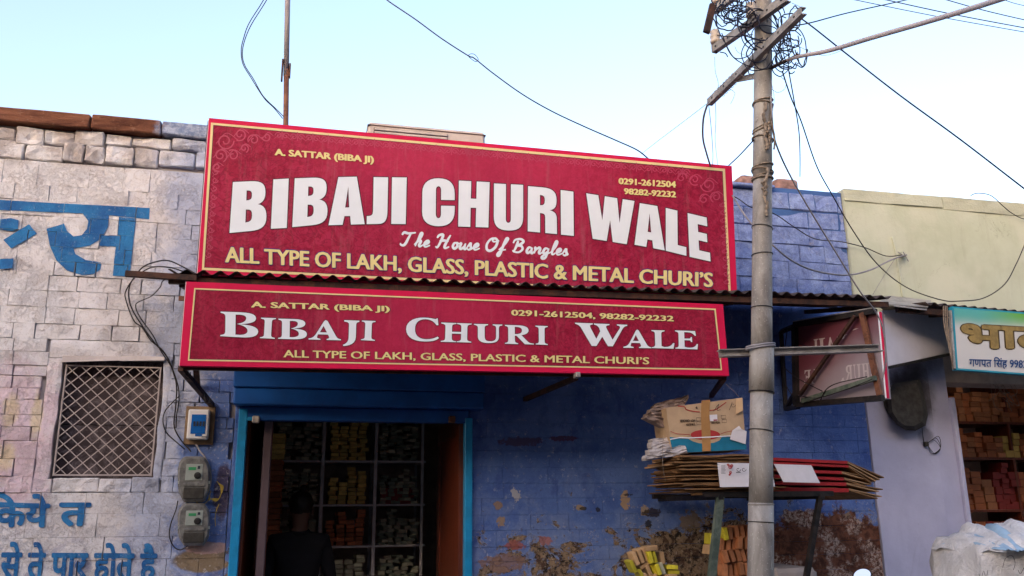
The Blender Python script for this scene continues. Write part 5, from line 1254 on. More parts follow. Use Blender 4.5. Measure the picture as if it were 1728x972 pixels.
pw([(1206, 20), (1212, 50), (1225, 75), (1240, 98), (1262, 95), (1270, 85)]); pw([(1218, 56), (1232, 90), (1255, 108), (1290, 117), (1308, 110), (1330, 92)], .003, 'wireblack')
pw([(1210, 60), (1240, 62), (1270, 58)]); pw([(1240, 78), (1245, 88), (1255, 92), (1268, 100)], .0012, 'wiregrey')
pw([(1206, 96), (1207, 120), (1212, 140), (1211, 155)], .0014, 'wiregrey'); pw([(1300, 132), (1306, 160), (1305, 180), (1300, 200)], .0014, 'wiregrey')
pw([(1300, 148), (1312, 156), (1324, 150), (1326, 138), (1318, 130)], .0014, 'wiregrey')
pw([(1236, 128), (1242, 120), (1250, 125), (1258, 132), (1266, 124), (1270, 135)], .0014, 'wiregrey')
pw([(1332, 70), (1360, 84), (1385, 93), (1405, 91), (1424, 83)], .0013, 'wiregrey'); pw([(1336, 5), (1350, 12), (1340, 15)], .0013)
pw([(1215, 88), (1224, 90), (1228, 96)], .003); pw([(1232, 150), (1240, 158), (1233, 175)], .0014, 'wiregrey')
g = G()
for k in range(7):
    t = .12+.035*k; p = a3*(1-t)+b3*t; g.tube([p+Vector((.03*math.cos(a_), .03*math.sin(a_)-.0, .034*math.sin(a_*1.0))) for a_ in [2*math.pi*i/12 for i in range(13)]], .0014, 4, cap=False)
g.mk('binding_wire', 'wiregrey', up_, smooth=True)
# curved steel tube reaching out over the street
pts = [at(1304, 112, YP-.05), at(1330, 101, YP-.15), at(1355, 94, YP-.3), at(1400, 85, YP-.5), at(1470, 64, YP-.8), at(1560, 38, YP-1.1), at(1640, 14, YP-1.35), at(1720, -12, YP-1.6)]
g = G(); sp_ = spline(pts, 6); g.tube(sp_, .010, 8, rr=[.008+.004*min(1, i/18) for i in range(len(sp_))]); g.mk('outreach_tube', 'palegrey', up_, smooth=True)
g = G(); g.bar(at(1300, 116, YP-.06), at(1348, 92, YP-.2), .012, .012); g.mk('tube_stay', 'rust', up_)

# ------------------------------------------------------------------ cables in the air
W_ = wire
W_([(640, -12, .6), (657, 3, .55), (700, 32, .5), (745, 65, .4), (790, 94, .3), (800, 98, .3), (830, 122, .2), (880, 158, .1), (930, 187, 0), (985, 213, -.1), (1040, 237, -.25), (1075, 253, -.35), (1094, 268, -.45)], .0052, 'wire', 'thick dark cable with a small splice loop, running down to the large sign', name='overhead_cable')
o = bpy.data.objects['overhead_cable']
g = G(); g.tube(spline([at(790, 94, .3), at(794, 91, .3), at(801, 92, .3), (at(807, 100, .3)), at(803, 104, .3), at(796, 100, .3), at(791, 96, .3)], 5), .0025, 5); g.mk('splice_loop', 'wire', o, smooth=True)
W_([(450, -10, .4), (440, 8, .4), (420, 40, .35), (411, 65, .3), (407, 85, .3), (410, 108, .3), (424, 132, .3), (445, 165, .28), (462, 182, .28), (477, 200, .28)], .0036, 'wire', 'left strand of the pair of dark wires hanging beside the rooftop pipe', name='hanging_wire', group=None)
W_([(456, -10, .38), (444, 10, .38), (424, 42, .33), (413, 68, .3), (409, 90, .3), (413, 110, .3), (428, 134, .3), (444, 162, .28), (466, 184, .28), (479, 197, .28)], .0036, 'wire', 'right strand of the pair of dark wires hanging beside the rooftop pipe', name='hanging_wire')
W_([(1350, 30, YP-.2), (1372, 46, YP-.25), (1430, 92, YP-.3), (1520, 162, YP-.4), (1620, 235, YP-.5), (1728, 318, YP-.6), (1800, 372, YP-.7)], .0042, 'wire', 'straight dark cable running from the pole top down past the right edge', name='overhead_cable')
W_([(1338, 44, YP-.05), (1370, 38, YP), (1430, 22, YP+.2), (1520, 2, YP+.5), (1560, -8, YP+.7)], .0042, 'wire', 'dark cable rising from the pole to the top edge, above the curved steel tube', name='overhead_cable')
for i, (A, B, y) in enumerate((((1415, -6), (1740, 56), 1.5), ((1470, -6), (1740, 49), 1.8), ((1578, -6), (1740, 36), 2.2), ((1680, -6), (1740, 12), 2.5))):
    m_ = ((A[0]+B[0])/2, (A[1]+B[1])/2+2)
    W_([(*A, y), (*m_, y), (*B, y)], .0062 if i in (1, 2) else .0045, 'wire', ('lowest', 'second lowest', 'third from below', 'topmost')[i]+' of the four parallel wires crossing the upper right corner', name='line_wire', group='parallel line wires in the upper right')
W_([(1082, 260, -.3), (1110, 238, -.6), (1155, 204, -1.2), (1198, 171, -1.7)], .0016, 'wiregrey', 'hair-thin wire from the large sign up to the lowest cross arm', name='thin_wire')
W_([(1230, 279, -.6), (1248, 262, -1.0), (1272, 236, -1.72)], .0042, 'wire', 'short dark wire from the large sign\'s corner up to the rope on the pole', name='stay_wire')
W_([(1194, 176, -1.7), (1187, 200, -1.5), (1186, 232, -1.2), (1192, 258, -.9), (1200, 284, -.66)], .006, 'wiregrey', 'thick grey cable bending down from the cross arm end to the large sign', name='drop_cable')
W_([(1196, 178, -1.7), (1200, 215, -1.4), (1203, 260, -.9), (1202, 284, -.66)], .002, 'wire', 'thin blue-grey wire beside the thick grey drop cable', name='thin_wire')
W_([(1207, 172, -1.7), (1208, 200, -1.4), (1207, 240, -1), (1212, 284, -.66)], .0016, 'wiregrey', 'finest of the wires dropping from the cross arm end to the large sign', name='thin_wire')
W_([(1320, 120, YP-.05), (1335, 165, YP+.1), (1352, 205, YP+.3), (1378, 280, YP+.6), (1405, 330, YP+.8), (1440, 390, YP+.95), (1480, 445, YP+1.05), (1530, 485, YP+1.15), (1588, 506, YP+1.17), (1620, 508, YP+1.17), (1660, 503, YP+1.2), (1695, 480, YP+1.25), (1715, 445, YP+1.3), (1730, 410, YP+1.35), (1745, 370, YP+1.4)], .0040, 'wireblack', 'long black cable looping from the pole to the neighbour awning and up again', name='drop_cable')
W_([(1301, 160, YP-.06), (1303, 200, YP-.06), (1308, 238, YP), (1330, 290, YP+.1), (1370, 360, YP+.2), (1410, 425, YP+.3), (1450, 490, YP+.4), (1480, 530, YP+.5), (1492, 565, YP+.55), (1494, 610, YP+.6), (1489, 640, YP+.65)], .0050, 'wiregrey', 'grey cable slanting from the rope knots down to the projecting sign', name='drop_cable')
W_([(1331, 120, YP-.05), (1340, 170, YP), (1348, 220, YP+.2), (1350, 260, YP+.6), (1350, 298, YP+1.2)], .0034, 'wire', 'near-vertical dark wire dropping from the coils to the blue coping', name='drop_wire')
W_([(1225, 326, -.03), (1245, 335, -.04), (1268, 350, -.05), (1305, 360, -.06), (1340, 383, -.06), (1375, 403, -.06), (1420, 408, -.06), (1460, 418, -.06), (1495, 432, -.06), (1523, 430, -.06)], .0040, 'wireblack', 'black cable clipped across the blue wall to the nail on the cream wall', name='wall_cable')
W_([(1236, 330, -.7), (1262, 370, -.9), (1303, 413, -1.1), (1340, 442, -.9), (1380, 458, -.7), (1430, 464, -.5), (1470, 455, -.3), (1505, 438, -.12), (1530, 430, -.07)], .0062, 'wiregrey', 'thick grey cable sagging behind the pole to the nail on the cream wall', name='wall_cable')
W_([(1515, 425, -.06), (1528, 433, -.08), (1524, 425, -.08), (1533, 441, -.07)], .0035, 'wirebrown' if 'wirebrown' in M else 'wiregrey', 'knot of wire ends at the nail on the cream wall', name='wire_knot')
W_([(1638, 330, .02), (1650, 326, -.05), (1672, 330, -.08), (1692, 347, -.08), (1708, 360, -.06), (1730, 370, -.05), (1760, 368, -.05)], .0036, 'wireblack', 'black wire hooked over the cream coping at the right edge', name='wall_cable')
W_([(1510, 437, -.05), (1495, 460, -.05), (1473, 497, -.05)], .0018, 'wiregrey', 'thin wire slanting down the cream wall from the nail', name='thin_wire')
# bundle on the left wall down to the meters
LW = [([(330, 462, -.75), (312, 452, -.7), (285, 440, -.6), (262, 442, -.5), (240, 452, -.4), (222, 475, -.2), (217, 495, -.1), (222, 520, -.03), (240, 550, -.025), (262, 580, -.025), (280, 600, -.025), (293, 630, -.025), (298, 655, -.025), (296, 690, -.025), (294, 720, -.025), (305, 742, -.03), (318, 757, -.04), (322, 762, -.05)], .0042, 'black cable arching off the awning and running beside the window to the meters'),
      ([(322, 463, -.72), (290, 452, -.6), (262, 450, -.5), (245, 456, -.4), (226, 470, -.25), (213, 490, -.1), (212, 505, -.03), (225, 540, -.025), (240, 553, -.025), (255, 575, -.025), (275, 592, -.025), (288, 615, -.025), (300, 650, -.025), (302, 675, -.025), (298, 700, -.025), (297, 722, -.025)], .0038, 'black cable looping widest to the left below the iron bar'),
      ([(318, 466, -.72), (278, 472, -.4), (270, 485, -.2), (255, 500, -.06), (233, 510, -.03), (229, 518, -.025), (236, 535, -.025), (258, 566, -.025), (270, 590, -.025), (292, 625, -.025), (299, 660, -.025)], .0034, 'thin black cable dropping from the awning end and joining the bundle'),
      ([(303, 668, -.025), (290, 680, -.025), (278, 695, -.025), (275, 712, -.025), (281, 730, -.025), (300, 748, -.03), (312, 758, -.04)], .0036, 'black cable bulging left beside the small distribution box'),
      ([(300, 845, -.03), (297, 860, -.03), (288, 885, -.03), (286, 905, -.03), (293, 922, -.03), (305, 928, -.04), (318, 920, -.05)], .0036, 'black cable curling round the left of the lower meter')]
for pts, r_, lb in LW: W_(pts, r_, 'wireblack', lb, name='wall_cable')

# ------------------------------------------------------------------ rooftop pipe and air conditioner
rp = thing('rooftop_pipe', 'thin two-part steel pipe rising behind the large sign, rusty below and grey above', 'pipe', (at(483, 210, .35).x, .35, 3.6))
p0, p1, p2 = at(482, 235, .35), at(483.5, 118, .35), at(486.5, -60, .35)
g = G(); g.tube([Vector((p0.x, .35, 3.6)), p0, p1], .019, 12); g.mk('lower_pipe', 'redoxide', rp, smooth=True)
g = G(); g.tube([p1+Vector((.0, 0, -.05)), p2], .0195, 12); g.mk('upper_pipe', 'tubegrey', rp, smooth=True)
for dx, y0, y1 in ((-.028, 102, 137), (.024, 108, 130)):
    a, b = at(484, y0, .35), at(483, y1, .35); g = G(); g.box(a.x+dx-.006, a.x+dx+.006, .33, .37, b.z, a.z); g.mk('clamp_plate', 'rust', rp)
ac = thing('air_conditioner', 'beige outdoor air conditioner unit showing over the top of the large sign', 'air conditioner', (at(720, 230, .9).x, .9, 3.6))
ax0, ax1 = at(621, 212, .62).x, at(819, 230, .62).x; azt = at(640, 206, .62).z
g = G(); g.box(ax0, ax1, .62, .95, azt-.62, azt, bev=.02); g.mk('casing', 'acbeige', ac)
g = G(); g.box(ax0-.004, ax1+.004, .615, .955, azt-.035, azt-.028); g.mk('lid_seam', 'acdark', ac)
for k in range(16):
    z = azt-.072-.028*k; g = G(); g.box(ax0+.05, ax0+.62, .606, .625, z, z+.016); g.mk('vent_slat', 'acbeige', ac)
g = G(); g.box(ax0+.045, ax0+.625, .617, .63, azt-.54, azt-.05); g.mk('vent_back', 'acdark', ac)
for x in (ax0+.1, ax1-.1):
    g = G(); g.box(x-.03, x+.03, .65, .92, 3.6, azt-.621); g.mk('foot', 'rust', ac)

# ------------------------------------------------------------------ distribution box and meters
db = thing('distribution_box', 'small white breaker box with a blue window, on a plywood board above the meters', 'electrical box', at(336, 745, -.01))
def boxpx(name, x0, y0, x1, y1, yb_, yf, mat, par, bev=.004, sk=0):
    a, b = at(x0, y1, yf), at(x1, y0, yf); g = G(); g.box(a.x, b.x, yf, yb_, a.z, b.z, bev=bev); return g.mk(name, mat, par)
boxpx('backboard', 309, 686, 364, 750, .0, -.022, 'plywood', db, .003)
cs = boxpx('case', 314, 691, 354, 741, -.023, -.075, 'plastic', db, .007)
boxpx('window', 321, 699.5, 348.5, 732, -.0755, -.079, 'bluewin', db, .002)
boxpx('window_notch', 329, 732.5, 341, 736, -.0755, -.077, 'bluewin', db, .0)
for k in range(4):
    boxpx('breaker', 326+k*5.2, 711, 330+k*5.2, 719, -.0792, -.082, 'darkplastic', db, .0)
boxpx('maker_plate', 340, 736.5, 350, 738, -.0755, -.0765, 'darkplastic', db, 0)
def meter(y0, y1, label):
    t = thing('electricity_meter', label, 'electricity meter', at(326, y1, -.01), 'electricity meters under the breaker box')
    # cover outline: rounded top, narrower foot
    cx_ = 327; W2 = 27; H_ = y1-y0
    pr = [(.62, 0), (-.62, 0), (-.80, .10), (-.95, .22), (-1, .36), (-1, .72), (-.92, .86), (-.70, .97), (-.5, 1), (.5, 1), (.70, .97), (.92, .86), (1, .72), (1, .36), (.95, .22), (.80, .10)]
    def loopat(s, yf): return [at(cx_+a*W2*s-(y0-770)*.0, y1-b*H_*(1) if s == 1 else (y0+y1)/2-(b-.5)*H_*s, yf) for a, b in pr]
    n = len(pr); L0 = loopat(1, -.012); L1 = loopat(1, -.075); L2 = loopat(.88, -.098)
    P = L0+L1+L2; F_ = []
    for r_ in range(2):
        for k in range(n): F_.append((r_*n+k, r_*n+(k+1) % n, (r_+1)*n+(k+1) % n, (r_+1)*n+k))
    F_.append(tuple(2*n+k for k in range(n)))
    F_.append(tuple(range(n-1, -1, -1)))
    mk('cover', P, F_, 'metergrey', t)
    s_ = H_/76
    boxpx('face', 312, y0+13*s_, 343, y0+40*s_, -.09, -.1015, 'meterface', t, .002)
    boxpx('display', 318, y0+18*s_, 331, y0+23*s_, -.1018, -.1035, 'lcd', t, 0)
    boxpx('button', 333.5, y0+16*s_, 338, y0+21*s_, -.1018, -.104, 'darkplastic', t, 0)
    c = at(333.5, y0+32*s_, -.1018); g = G(); lathe(g, c, [(.020, 0), (.020, .008), (.012, .010)], 14, Vector((0, -1, 0))); g.mk('seal_knob', 'blackplastic', t, smooth=False)
    boxpx('terminal_cover', 309, y0+44*s_, 346, y0+50*s_, -.09, -.106, 'metergrey', t, .003)
    boxpx('terminal_box', 308, y0+52*s_, 345, y0+71*s_, -.09, -.104, 'soot', t, .004)
    boxpx('hinge', 300, y0+41*s_, 306, y0+46*s_, -.07, -.09, 'meterface', t, .001); boxpx('hinge', 348, y0+41*s_, 354, y0+46*s_, -.07, -.09, 'meterface', t, .001)
meter(770, 847, 'upper of two grey electricity meters with clear covers, right under the breaker box')
meter(849, 921, 'lower of two grey electricity meters with clear covers, below the other')
W_([(331, 750, -.03), (338, 762, -.05), (346, 772, -.05), (354, 790, -.04), (356, 812, -.03), (350, 832, -.03), (344, 845, -.04)], .0055, 'wiregrey', 'grey cable from the breaker box round the right of the upper meter', name='meter_cable')
g = G()
for k in range(6): g.tube(spline([at(366+k*.8, 812+k, -.03-.004*k), at(372+k, 822, -.03-.004*k), at(372-k*.4, 836+k, -.03), at(365, 846-k, -.03), at(356, 842, -.04), at(352, 836+k*2, -.04)], 5), .0020, 4)
g.tube(spline([at(370, 850, -.03), at(365, 862, -.03), at(363, 875, -.03), at(364, 888, -.03)], 4), .0022, 4)
g.tube(spline([at(340, 840, -.05), at(332, 848, -.06), at(345, 850, -.05), at(352, 842, -.04), at(356, 828, -.04)], 4), .002, 4)
tag(g.mk('yellow_wire_coil', 'wireyellow', smooth=True), 'small coil of yellow wires right of the two meters', 'wire')

# sooty electric box on the lavender pillar
sb = thing('sooty_electric_box', 'soot-blackened rounded electric box with trailing wires on the lavender pillar', 'electrical box', at(1530, 725, -.03))
g = G(); pr = [(1506, 648), (1552, 640), (1560, 668), (1566, 700), (1562, 718), (1545, 727), (1528, 726), (1512, 716), (1500, 698), (1497, 672)]
P = [at(a, b, -.02) for a, b in pr]+[at(a, b, -.12) for a, b in pr]+[at(1531+(a-1531)*.8, 684+(b-684)*.82, -.16) for a, b in pr]; n = len(pr)
F_ = [(r_*n+k, r_*n+(k+1) % n, (r_+1)*n+(k+1) % n, (r_+1)*n+k) for r_ in range(2) for k in range(n)]+[tuple(2*n+k for k in range(n)), tuple(range(n-1, -1, -1))]
mk('casing', P, [tuple(reversed(f_)) for f_ in F_], 'soot', sb)
g = G(); g.tube(spline([at(1493, 672, -.03), at(1498, 690, -.03), at(1508, 705, -.04), at(1522, 716, -.05)], 5), .016, 8); g.mk('fat_cable', 'soot', sb, smooth=True)
g = G()
for k in range(3): g.tube(spline([at(1556, 722, -.08), at(1558, 738+k*2, -.05), at(1562, 750, -.03), at(1575+k*4, 742-k*3, -.03), at(1587, 756, -.03), at(1578-k*3, 766, -.03), at(1566, 752, -.03)], 5), .0022, 4)
g.mk('trailing_wires', 'wireblack', sb, smooth=True)
g = G(); p = at(1563, 750, -.03); g.box(p.x-.014, p.x+.014, -.045, -.012, p.z-.016, p.z+.02, bev=.004); g.mk('junction_block', 'soot', sb)

# ------------------------------------------------------------------ shop interior: shelves and small boxes
YS = 1.2
ru = thing('shelf_unit', 'grey steel shelf unit stacked with small boxes inside the dark middle shop', 'shelf', (.4, YS, .15))
posts = [(548, 5), (636, 5), (458, 4), (714, 4)]
for px, wd in posts:
    x = px_x(px, 720, YS); h = wd/F*6.9/2; g = G(); g.box(x-h, x+h, YS, YS+.03, .15, 2.5); g.mk('post', 'shelf', ru)
    g = G(); g.box(x-h, x+h, YS+.4, YS+.43, .15, 2.5); g.mk('post', 'shelf', ru)
X0s, X1s = px_x(455, 720, YS), px_x(720, 720, YS)
shz = [px_z(590, y, YS) for y in (700, 777, 851, 921, 992)]
for z in shz:
    g = G(); g.box(X0s, X1s, YS+.001, YS+.42, z-.014, z); g.mk('shelf_board', 'shelf', ru)
g = G(); g.box(X0s, X1s, YS+.431, YS+.44, .15, 2.5); g.mk('back_panel', 'inner', ru)
BM = {}
def smallbox(x, y, z, w_, d_, h_, mat, rz_=0, ry=0, label='', group='', name='bangle_box', cat='box'):
    key = (mat, round(w_, 3), round(d_, 3), round(h_, 3))
    if key not in BM:
        g = G(); g.box(-w_/2, w_/2, -d_/2, d_/2, -h_/2, h_/2, bev=.0025); me = bpy.data.meshes.new(name); me.from_pydata([tuple(v) for v in g.v], [], g.f); me.materials.append(M[mat]); BM[key] = me
    o = bpy.data.objects.new(name, BM[key]); COL.objects.link(o); o.location = (x, y, z); o.rotation_euler = (0, ry, rz_)
    o['label'] = label; o['category'] = cat; o['group'] = group; return o
bays = [(461, 545), (552, 632), (640, 712)]; r3 = random.Random(3)
names = {0: ('left', 'bpale'), 1: ('middle', 'byellow'), 2: ('right', 'bgreen')}
rown = ['top', 'second', 'third', 'lowest visible']
for b_, (xa, xb) in enumerate(bays):
    side = G()
    for s_ in range(4):
        z0 = shz[s_+1]; space = shz[s_]-z0; mt = ('byellow', 'byellow', 'borange', 'bpale')[s_]
        xl, xr = px_x(xa, 740, YS)+.02, px_x(xb, 740, YS)-.02; ncol = 4 if b_ == 1 else 5
        cw = (xr-xl)/(ncol+(.4 if b_ == 1 else 0))
        for c in range(ncol):
            hmax = space*(r3.uniform(.78, .9) if s_ == 0 else r3.uniform(.62, .9)); z = z0; bh = r3.choice((.029, .031, .033)) if b_ == 1 else r3.choice((.021, .024, .028))
            if b_ == 1 and s_ == 1: hmax = space*(.62, .55, .92, .78)[c]
            while z+bh < z0+hmax:
                if b_ == 1:
                    cn = {'byellow': 'yellow', 'borange': 'orange', 'bpale': 'pale'}[mt]
                    smallbox(xl+cw*(c+.5)+r3.uniform(-.008, .008), YS+.08+r3.uniform(-.02, .02), z+bh/2, cw*.82, .14, bh-.003, mt, r3.uniform(-.16, .16), r3.uniform(-.015, .015),
                         '%s box, %s in the %s stack, %s shelf of the dark middle shop' % (cn, ORD[round((z-z0)/bh)], ('first', 'second', 'third', 'fourth')[c], rown[s_]), '%s shelf, %s stack of %s boxes' % (rown[s_], ('first', 'second', 'third', 'fourth')[c], cn))
                elif r3.random() > .12:
                    x_ = xl+cw*(c+.5)+r3.uniform(-.012, .012); a_ = r3.uniform(-.3, .3); t_ = r3.uniform(-.12, .12)*(s_ > 1)
                    ax_ = Vector((math.cos(a_)*math.cos(t_), math.sin(a_), math.sin(t_))); az_ = Vector((-math.sin(t_), 0, math.cos(t_))); ay_ = az_.cross(ax_)
                    side.obox((x_, YS+.08+r3.uniform(-.03, .03), z+bh/2), ax_*cw*.40, ay_*.07, az_*(bh/2-.0015), r3.choice((0, 0, 1, 2)) if b_ else r3.choice((0, 1, 2, 2)))
                z += bh
    if side.v:
        o = side.mk('stacked_small_boxes', ['bgreen', 'bpale', 'bgreen2'] if b_ else ['bgreen', 'bpale', 'bgreen2']); o['kind'] = 'stuff'
        tag(o, 'untidy stacks of small dull boxes filling the %s bay of the middle shop' % ('left' if b_ == 0 else 'right'), 'boxes')
# stack of orange boxes against the left side
for k in range(26):
    z = 1.2+k*.037; p = at(466, 800, .88)
    smallbox(p.x+r3.uniform(-.006, .006), .88+r3.uniform(-.01, .01), z, .095, .2, .034, 'byellow' if k > 20 else 'borange', r3.uniform(-.1, .1), 0, '%s box, %s from below in the tall stack just inside the shop door' % ('yellow' if k > 20 else 'orange', ORD[k]), 'tall stack inside the shop door')
g = G(); p = at(466, 800, .88); g.box(p.x-.12, p.x+.1, .72, 1.05, .15, 1.178, bev=.01); tag(g.mk('counter', 'wood'), 'low brown counter under the tall stack of orange boxes', 'counter')
g = G(); g.box(px_x(645, 840, YS-.02), px_x(700, 840, YS-.02), YS+.03, YS+.2, shz[2], shz[2]+.12, bev=.004)
tag(g.mk('folded_cloth_stack', 'bred'), 'stack of dull red packets on the second shelf at right in the middle shop', 'packets')

# ------------------------------------------------------------------ neighbour's shop: shelves, boxes, lit tube
YQ = 1.0
rq = thing('stock_shelf', 'dark shelf full of orange and tan boxes inside the neighbour shop', 'shelf', (px_x(1680, 760, YQ), YQ, .12))
x0q, x1q = px_x(1590, 760, YQ), px_x(1728, 760, YQ)+.3
sq_z = [px_z(1680, y, YQ) for y in (640, 712, 772, 860, 925)]
for z in sq_z:
    g = G(); g.box(x0q, x1q, YQ, YQ+.4, z-.02, z); g.mk('shelf_board', 'wood', rq)
for x in (x0q, px_x(1700, 700, YQ), x1q):
    g = G(); g.box(x-.012, x+.012, YQ+.002, YQ+.4, .12, sq_z[0]+.25); g.mk('side_panel', 'wood', rq)
r4 = random.Random(9); low = G()
for s_ in range(4):
    z0 = sq_z[s_+1]; space = sq_z[s_]-z0-.02; x = x0q+.05; ncl = 0
    while x < x1q-.1:
        wd = r4.choice((.075, .09, .11)); bh = r4.choice((.045, .055, .065)); hm = space*r4.uniform(.7, .98); z = z0; mt = r4.choice(('borange', 'borange', 'bcopper', 'bcopper', 'byellow') if s_ < 2 else ('borange', 'bred', 'bcopper'))
        while z+bh <= z0+hm:
            if s_ < 2:
                smallbox(x+wd/2+r4.uniform(-.003, .003), YQ+.09+r4.uniform(-.02, .02), z+bh/2, wd*.93, .15, bh-.003, mt, r4.uniform(-.06, .06), 0,
                     '%s box, %s in the %s stack, %s shelf of the neighbour shop' % ({'borange': 'orange', 'bcopper': 'copper-brown', 'byellow': 'yellow', 'bwood': 'tan', 'bred': 'dark red'}[mt], ORD[round((z-z0)/bh)], ('leftmost' if ncl == 0 else ORD[ncl]), ('top', 'second', 'third', 'lowest')[s_]), '%s boxes, %s shelf, neighbour shop' % ({'borange': 'orange', 'bcopper': 'copper-brown', 'byellow': 'yellow', 'bwood': 'tan', 'bred': 'dark red'}[mt], rown[s_]))
            else:
                a_ = r4.uniform(-.06, .06); low.obox((x+wd/2, YQ+.09+r4.uniform(-.02, .02), z+bh/2), Vector((math.cos(a_), math.sin(a_), 0))*wd*.46, Vector((-math.sin(a_), math.cos(a_), 0))*.075, Vector((0, 0, bh/2-.0015)), {'borange': 0, 'bred': 1, 'bcopper': 2}[mt])
            z += bh
        x += wd+r4.uniform(0, .012); ncl += 1
o = low.mk('stacked_boxes', ['borange', 'bred', 'bcopper']); o['kind'] = 'stuff'; tag(o, 'red and brown boxes crowding the lower shelves of the neighbour shop', 'boxes')
a, b = at(1641, 646, .5), at(1694, 648, .5)
tl_ = thing('tube_light', 'lit white tube light at the top of the neighbour shop', 'lamp', (a+b)/2)
g = G(); g.tube([a, b], .009, 8); g.mk('tube', 'tube', tl_, smooth=True)
g = G(); g.bar(a+Vector((0, .0, .025)), b+Vector((0, 0, .025)), .03, .02); g.mk('batten', 'shelf', tl_)
g = G(); rk = random.Random(4)
for k in range(9):
    x_ = 1692+rk.uniform(-18, 10); g.tube(spline([at(x_, 630, .1), at(x_+rk.uniform(-10, 14), 645, .08), at(x_+rk.uniform(-6, 24), 668+rk.uniform(-14, 20), .06), at(x_+rk.uniform(-14, 20), 690+rk.uniform(-30, 10), .05)], 5), .0022, 4)
tag(g.mk('straw_tassel', 'rope', smooth=True), 'tassel of pale straw hanging in the top of the neighbour shop doorway', 'tassel')

# ------------------------------------------------------------------ rack with flattened cartons and a carton on top
rk_ = thing('steel_rack', 'rough steel stand carrying flattened cartons behind the pole', 'stand', (at(1300, 840, -.6).x, -.6, .12))
YF_, YB_ = -.88, -.12
zt_ = px_z(1215, 834, YF_)
cl_, cr2 = at(1214, 836, YF_), at(1385, 838, YF_)
def down(px0, py0, px1, py1, y):     # a leg seen from top to the picture's lower edge, carried on to the pavement
    a, b = at(px0, py0, y), at(px1, py1, y); d = (b-a)/(b.z-a.z); return a, a+d*(.12-a.z)
a, b = down(1215, 838, 1201, 972, YF_); g = G(); g.bar(a, b, .04, .035, up=Vector((0, 1, 0))); g.mk('leg', 'greensteel', rk_)
a, b = down(1384, 836, 1361, 972, YF_); g = G(); g.bar(a, b, .028, .03, up=Vector((0, 1, 0))); g.mk('leg', 'blacksteel', rk_)
for x in (cl_.x, cr2.x):
    g = G(); g.bar((x, YF_-.02, zt_-.016), (x, .0, zt_-.016), .03, .03); g.mk('side_rail', 'blacksteel', rk_)
for y in (YF_, YB_):
    g = G(); g.bar((cl_.x-.10, y, zt_), (cr2.x+.08, y, zt_), .03, .03); g.mk('long_rail', 'blacksteel', rk_)
z = zt_+.017; r5 = random.Random(21)
xl_, xr_ = at(1112, 800, -.66).x, at(1300, 800, YF_).x
tops = px_z(1200, 768, YF_)
n_l = 19; th_ = (tops-z)/n_l
def cardboard(x0, x1, y0, y1, z0, th, mat, label, group, slope=0.0, name='flattened_carton'):
    g = G(); nx = 9; P = []; amp = th*.8; sd_ = r5.uniform(0, 99)
    ex = [r5.uniform(-.012, .012) for _ in range(nx+1)]
    for k, zz in enumerate((0, th*.9)):
        for j in range(2):
            for i in range(nx+1):
                u = i/nx; x = x0+(x1-x0)*u; y = (y0+ex[i]*.7) if j == 0 else y1
                P.append((x+(.01*r5.uniform(-1, 1) if i in (0, nx) else 0), y, z0+zz+slope*(u-.5)+amp*noise.noise(Vector((x*6+sd_, j*.6, sd_)))))
    W = nx+1; F_ = []
    for i in range(nx): F_ += [(i, W+i, W+i+1, i+1), (2*W+i, 2*W+i+1, 3*W+i+1, 3*W+i), (i, i+1, 2*W+i+1, 2*W+i), (W+i, 3*W+i, 3*W+i+1, W+i+1)]
    F_ += [(0, 2*W, 3*W, W), (nx, W+nx, 3*W+nx, 2*W+nx)]
    return tag(mk(name, P, F_, mat), label, 'cardboard', group)
for k in range(n_l):
    cardboard(xl_+r5.uniform(-.02, .05), xr_+r5.uniform(-.05, .1), YF_+r5.uniform(-.05, .05), -.5+r5.uniform(-.05, .05), z+k*th_, th_*r5.uniform(.6, 1.15), r5.choice(('carddark', 'card', 'carddark', 'carddark')),
              ('%s brown flattened carton from the bottom, under the upright box' % ORD[k]), 'brown flattened cartons in the left pile', slope=r5.uniform(-.014, .014))
# red-faced cartons to the right, ends splayed downwards
reds = [(1300, 771, 1430, 778, 1492, 806, 5), (1300, 778, 1432, 785, 1478, 812, 4), (1300, 790, 1420, 795, 1470, 806, 5), (1300, 800, 1424, 806, 1470, 818, 5), (1300, 812, 1428, 814, 1490, 826, 6), (1300, 822, 1432, 824, 1488, 838, 7)]
for k, (xa, ya_, xb, yb_, xc, yc, th) in enumerate(reds):
    y0 = YF_-.02+.006*k; t = thing('red_carton', ('topmost', 'second', 'third', 'fourth', 'fifth', 'lowest')[k]+' of the flattened red-faced cartons right of the pole', 'cardboard', at(1380, yb_, y0), 'flattened red cartons')
    A, B_, C_ = at(xa-30, ya_-.5, y0), at(xb, yb_, y0), at(xc, yc, y0+.02); D_ = Vector((0, -YF_-.2, 0)); e = Vector((0, 0, -th*.0034))
    g = G(); g.hexa([A+e, B_+e, B_+e+D_, A+e+D_, A, B_, B_+D_, A+D_]); g.mk('red_panel', 'redcard', t)
    for j, dz in enumerate((0, .012)):
        C2 = C_+Vector((-.03*j, 0, -dz+.004)); g = G(); B3 = B_+Vector((.0008, 0, -dz*.5)); e2 = Vector((0, 0, -.0065)); g.hexa([B3+e2, C2+e2, C2+e2+D_*.9, B3+e2+D_*.9, B3, C2, C2+D_*.9, B3+D_*.9]); g.mk('brown_flap', 'card' if (k+j) % 2 else 'carddark', t)
for k, (px0, py0, px1, py1) in enumerate(((1290, 822, 1420, 834), (1250, 826, 1400, 838))):
    a = at(px0, py0, YF_+.05)
    cardboard(a.x, at(px1, py1, YF_).x, YF_+.02, YB_, a.z-.02, .02, 'carddark', ('dark flattened carton underneath the red pile, %s' % ('upper' if k == 0 else 'lower')), 'dark cartons under the red pile')
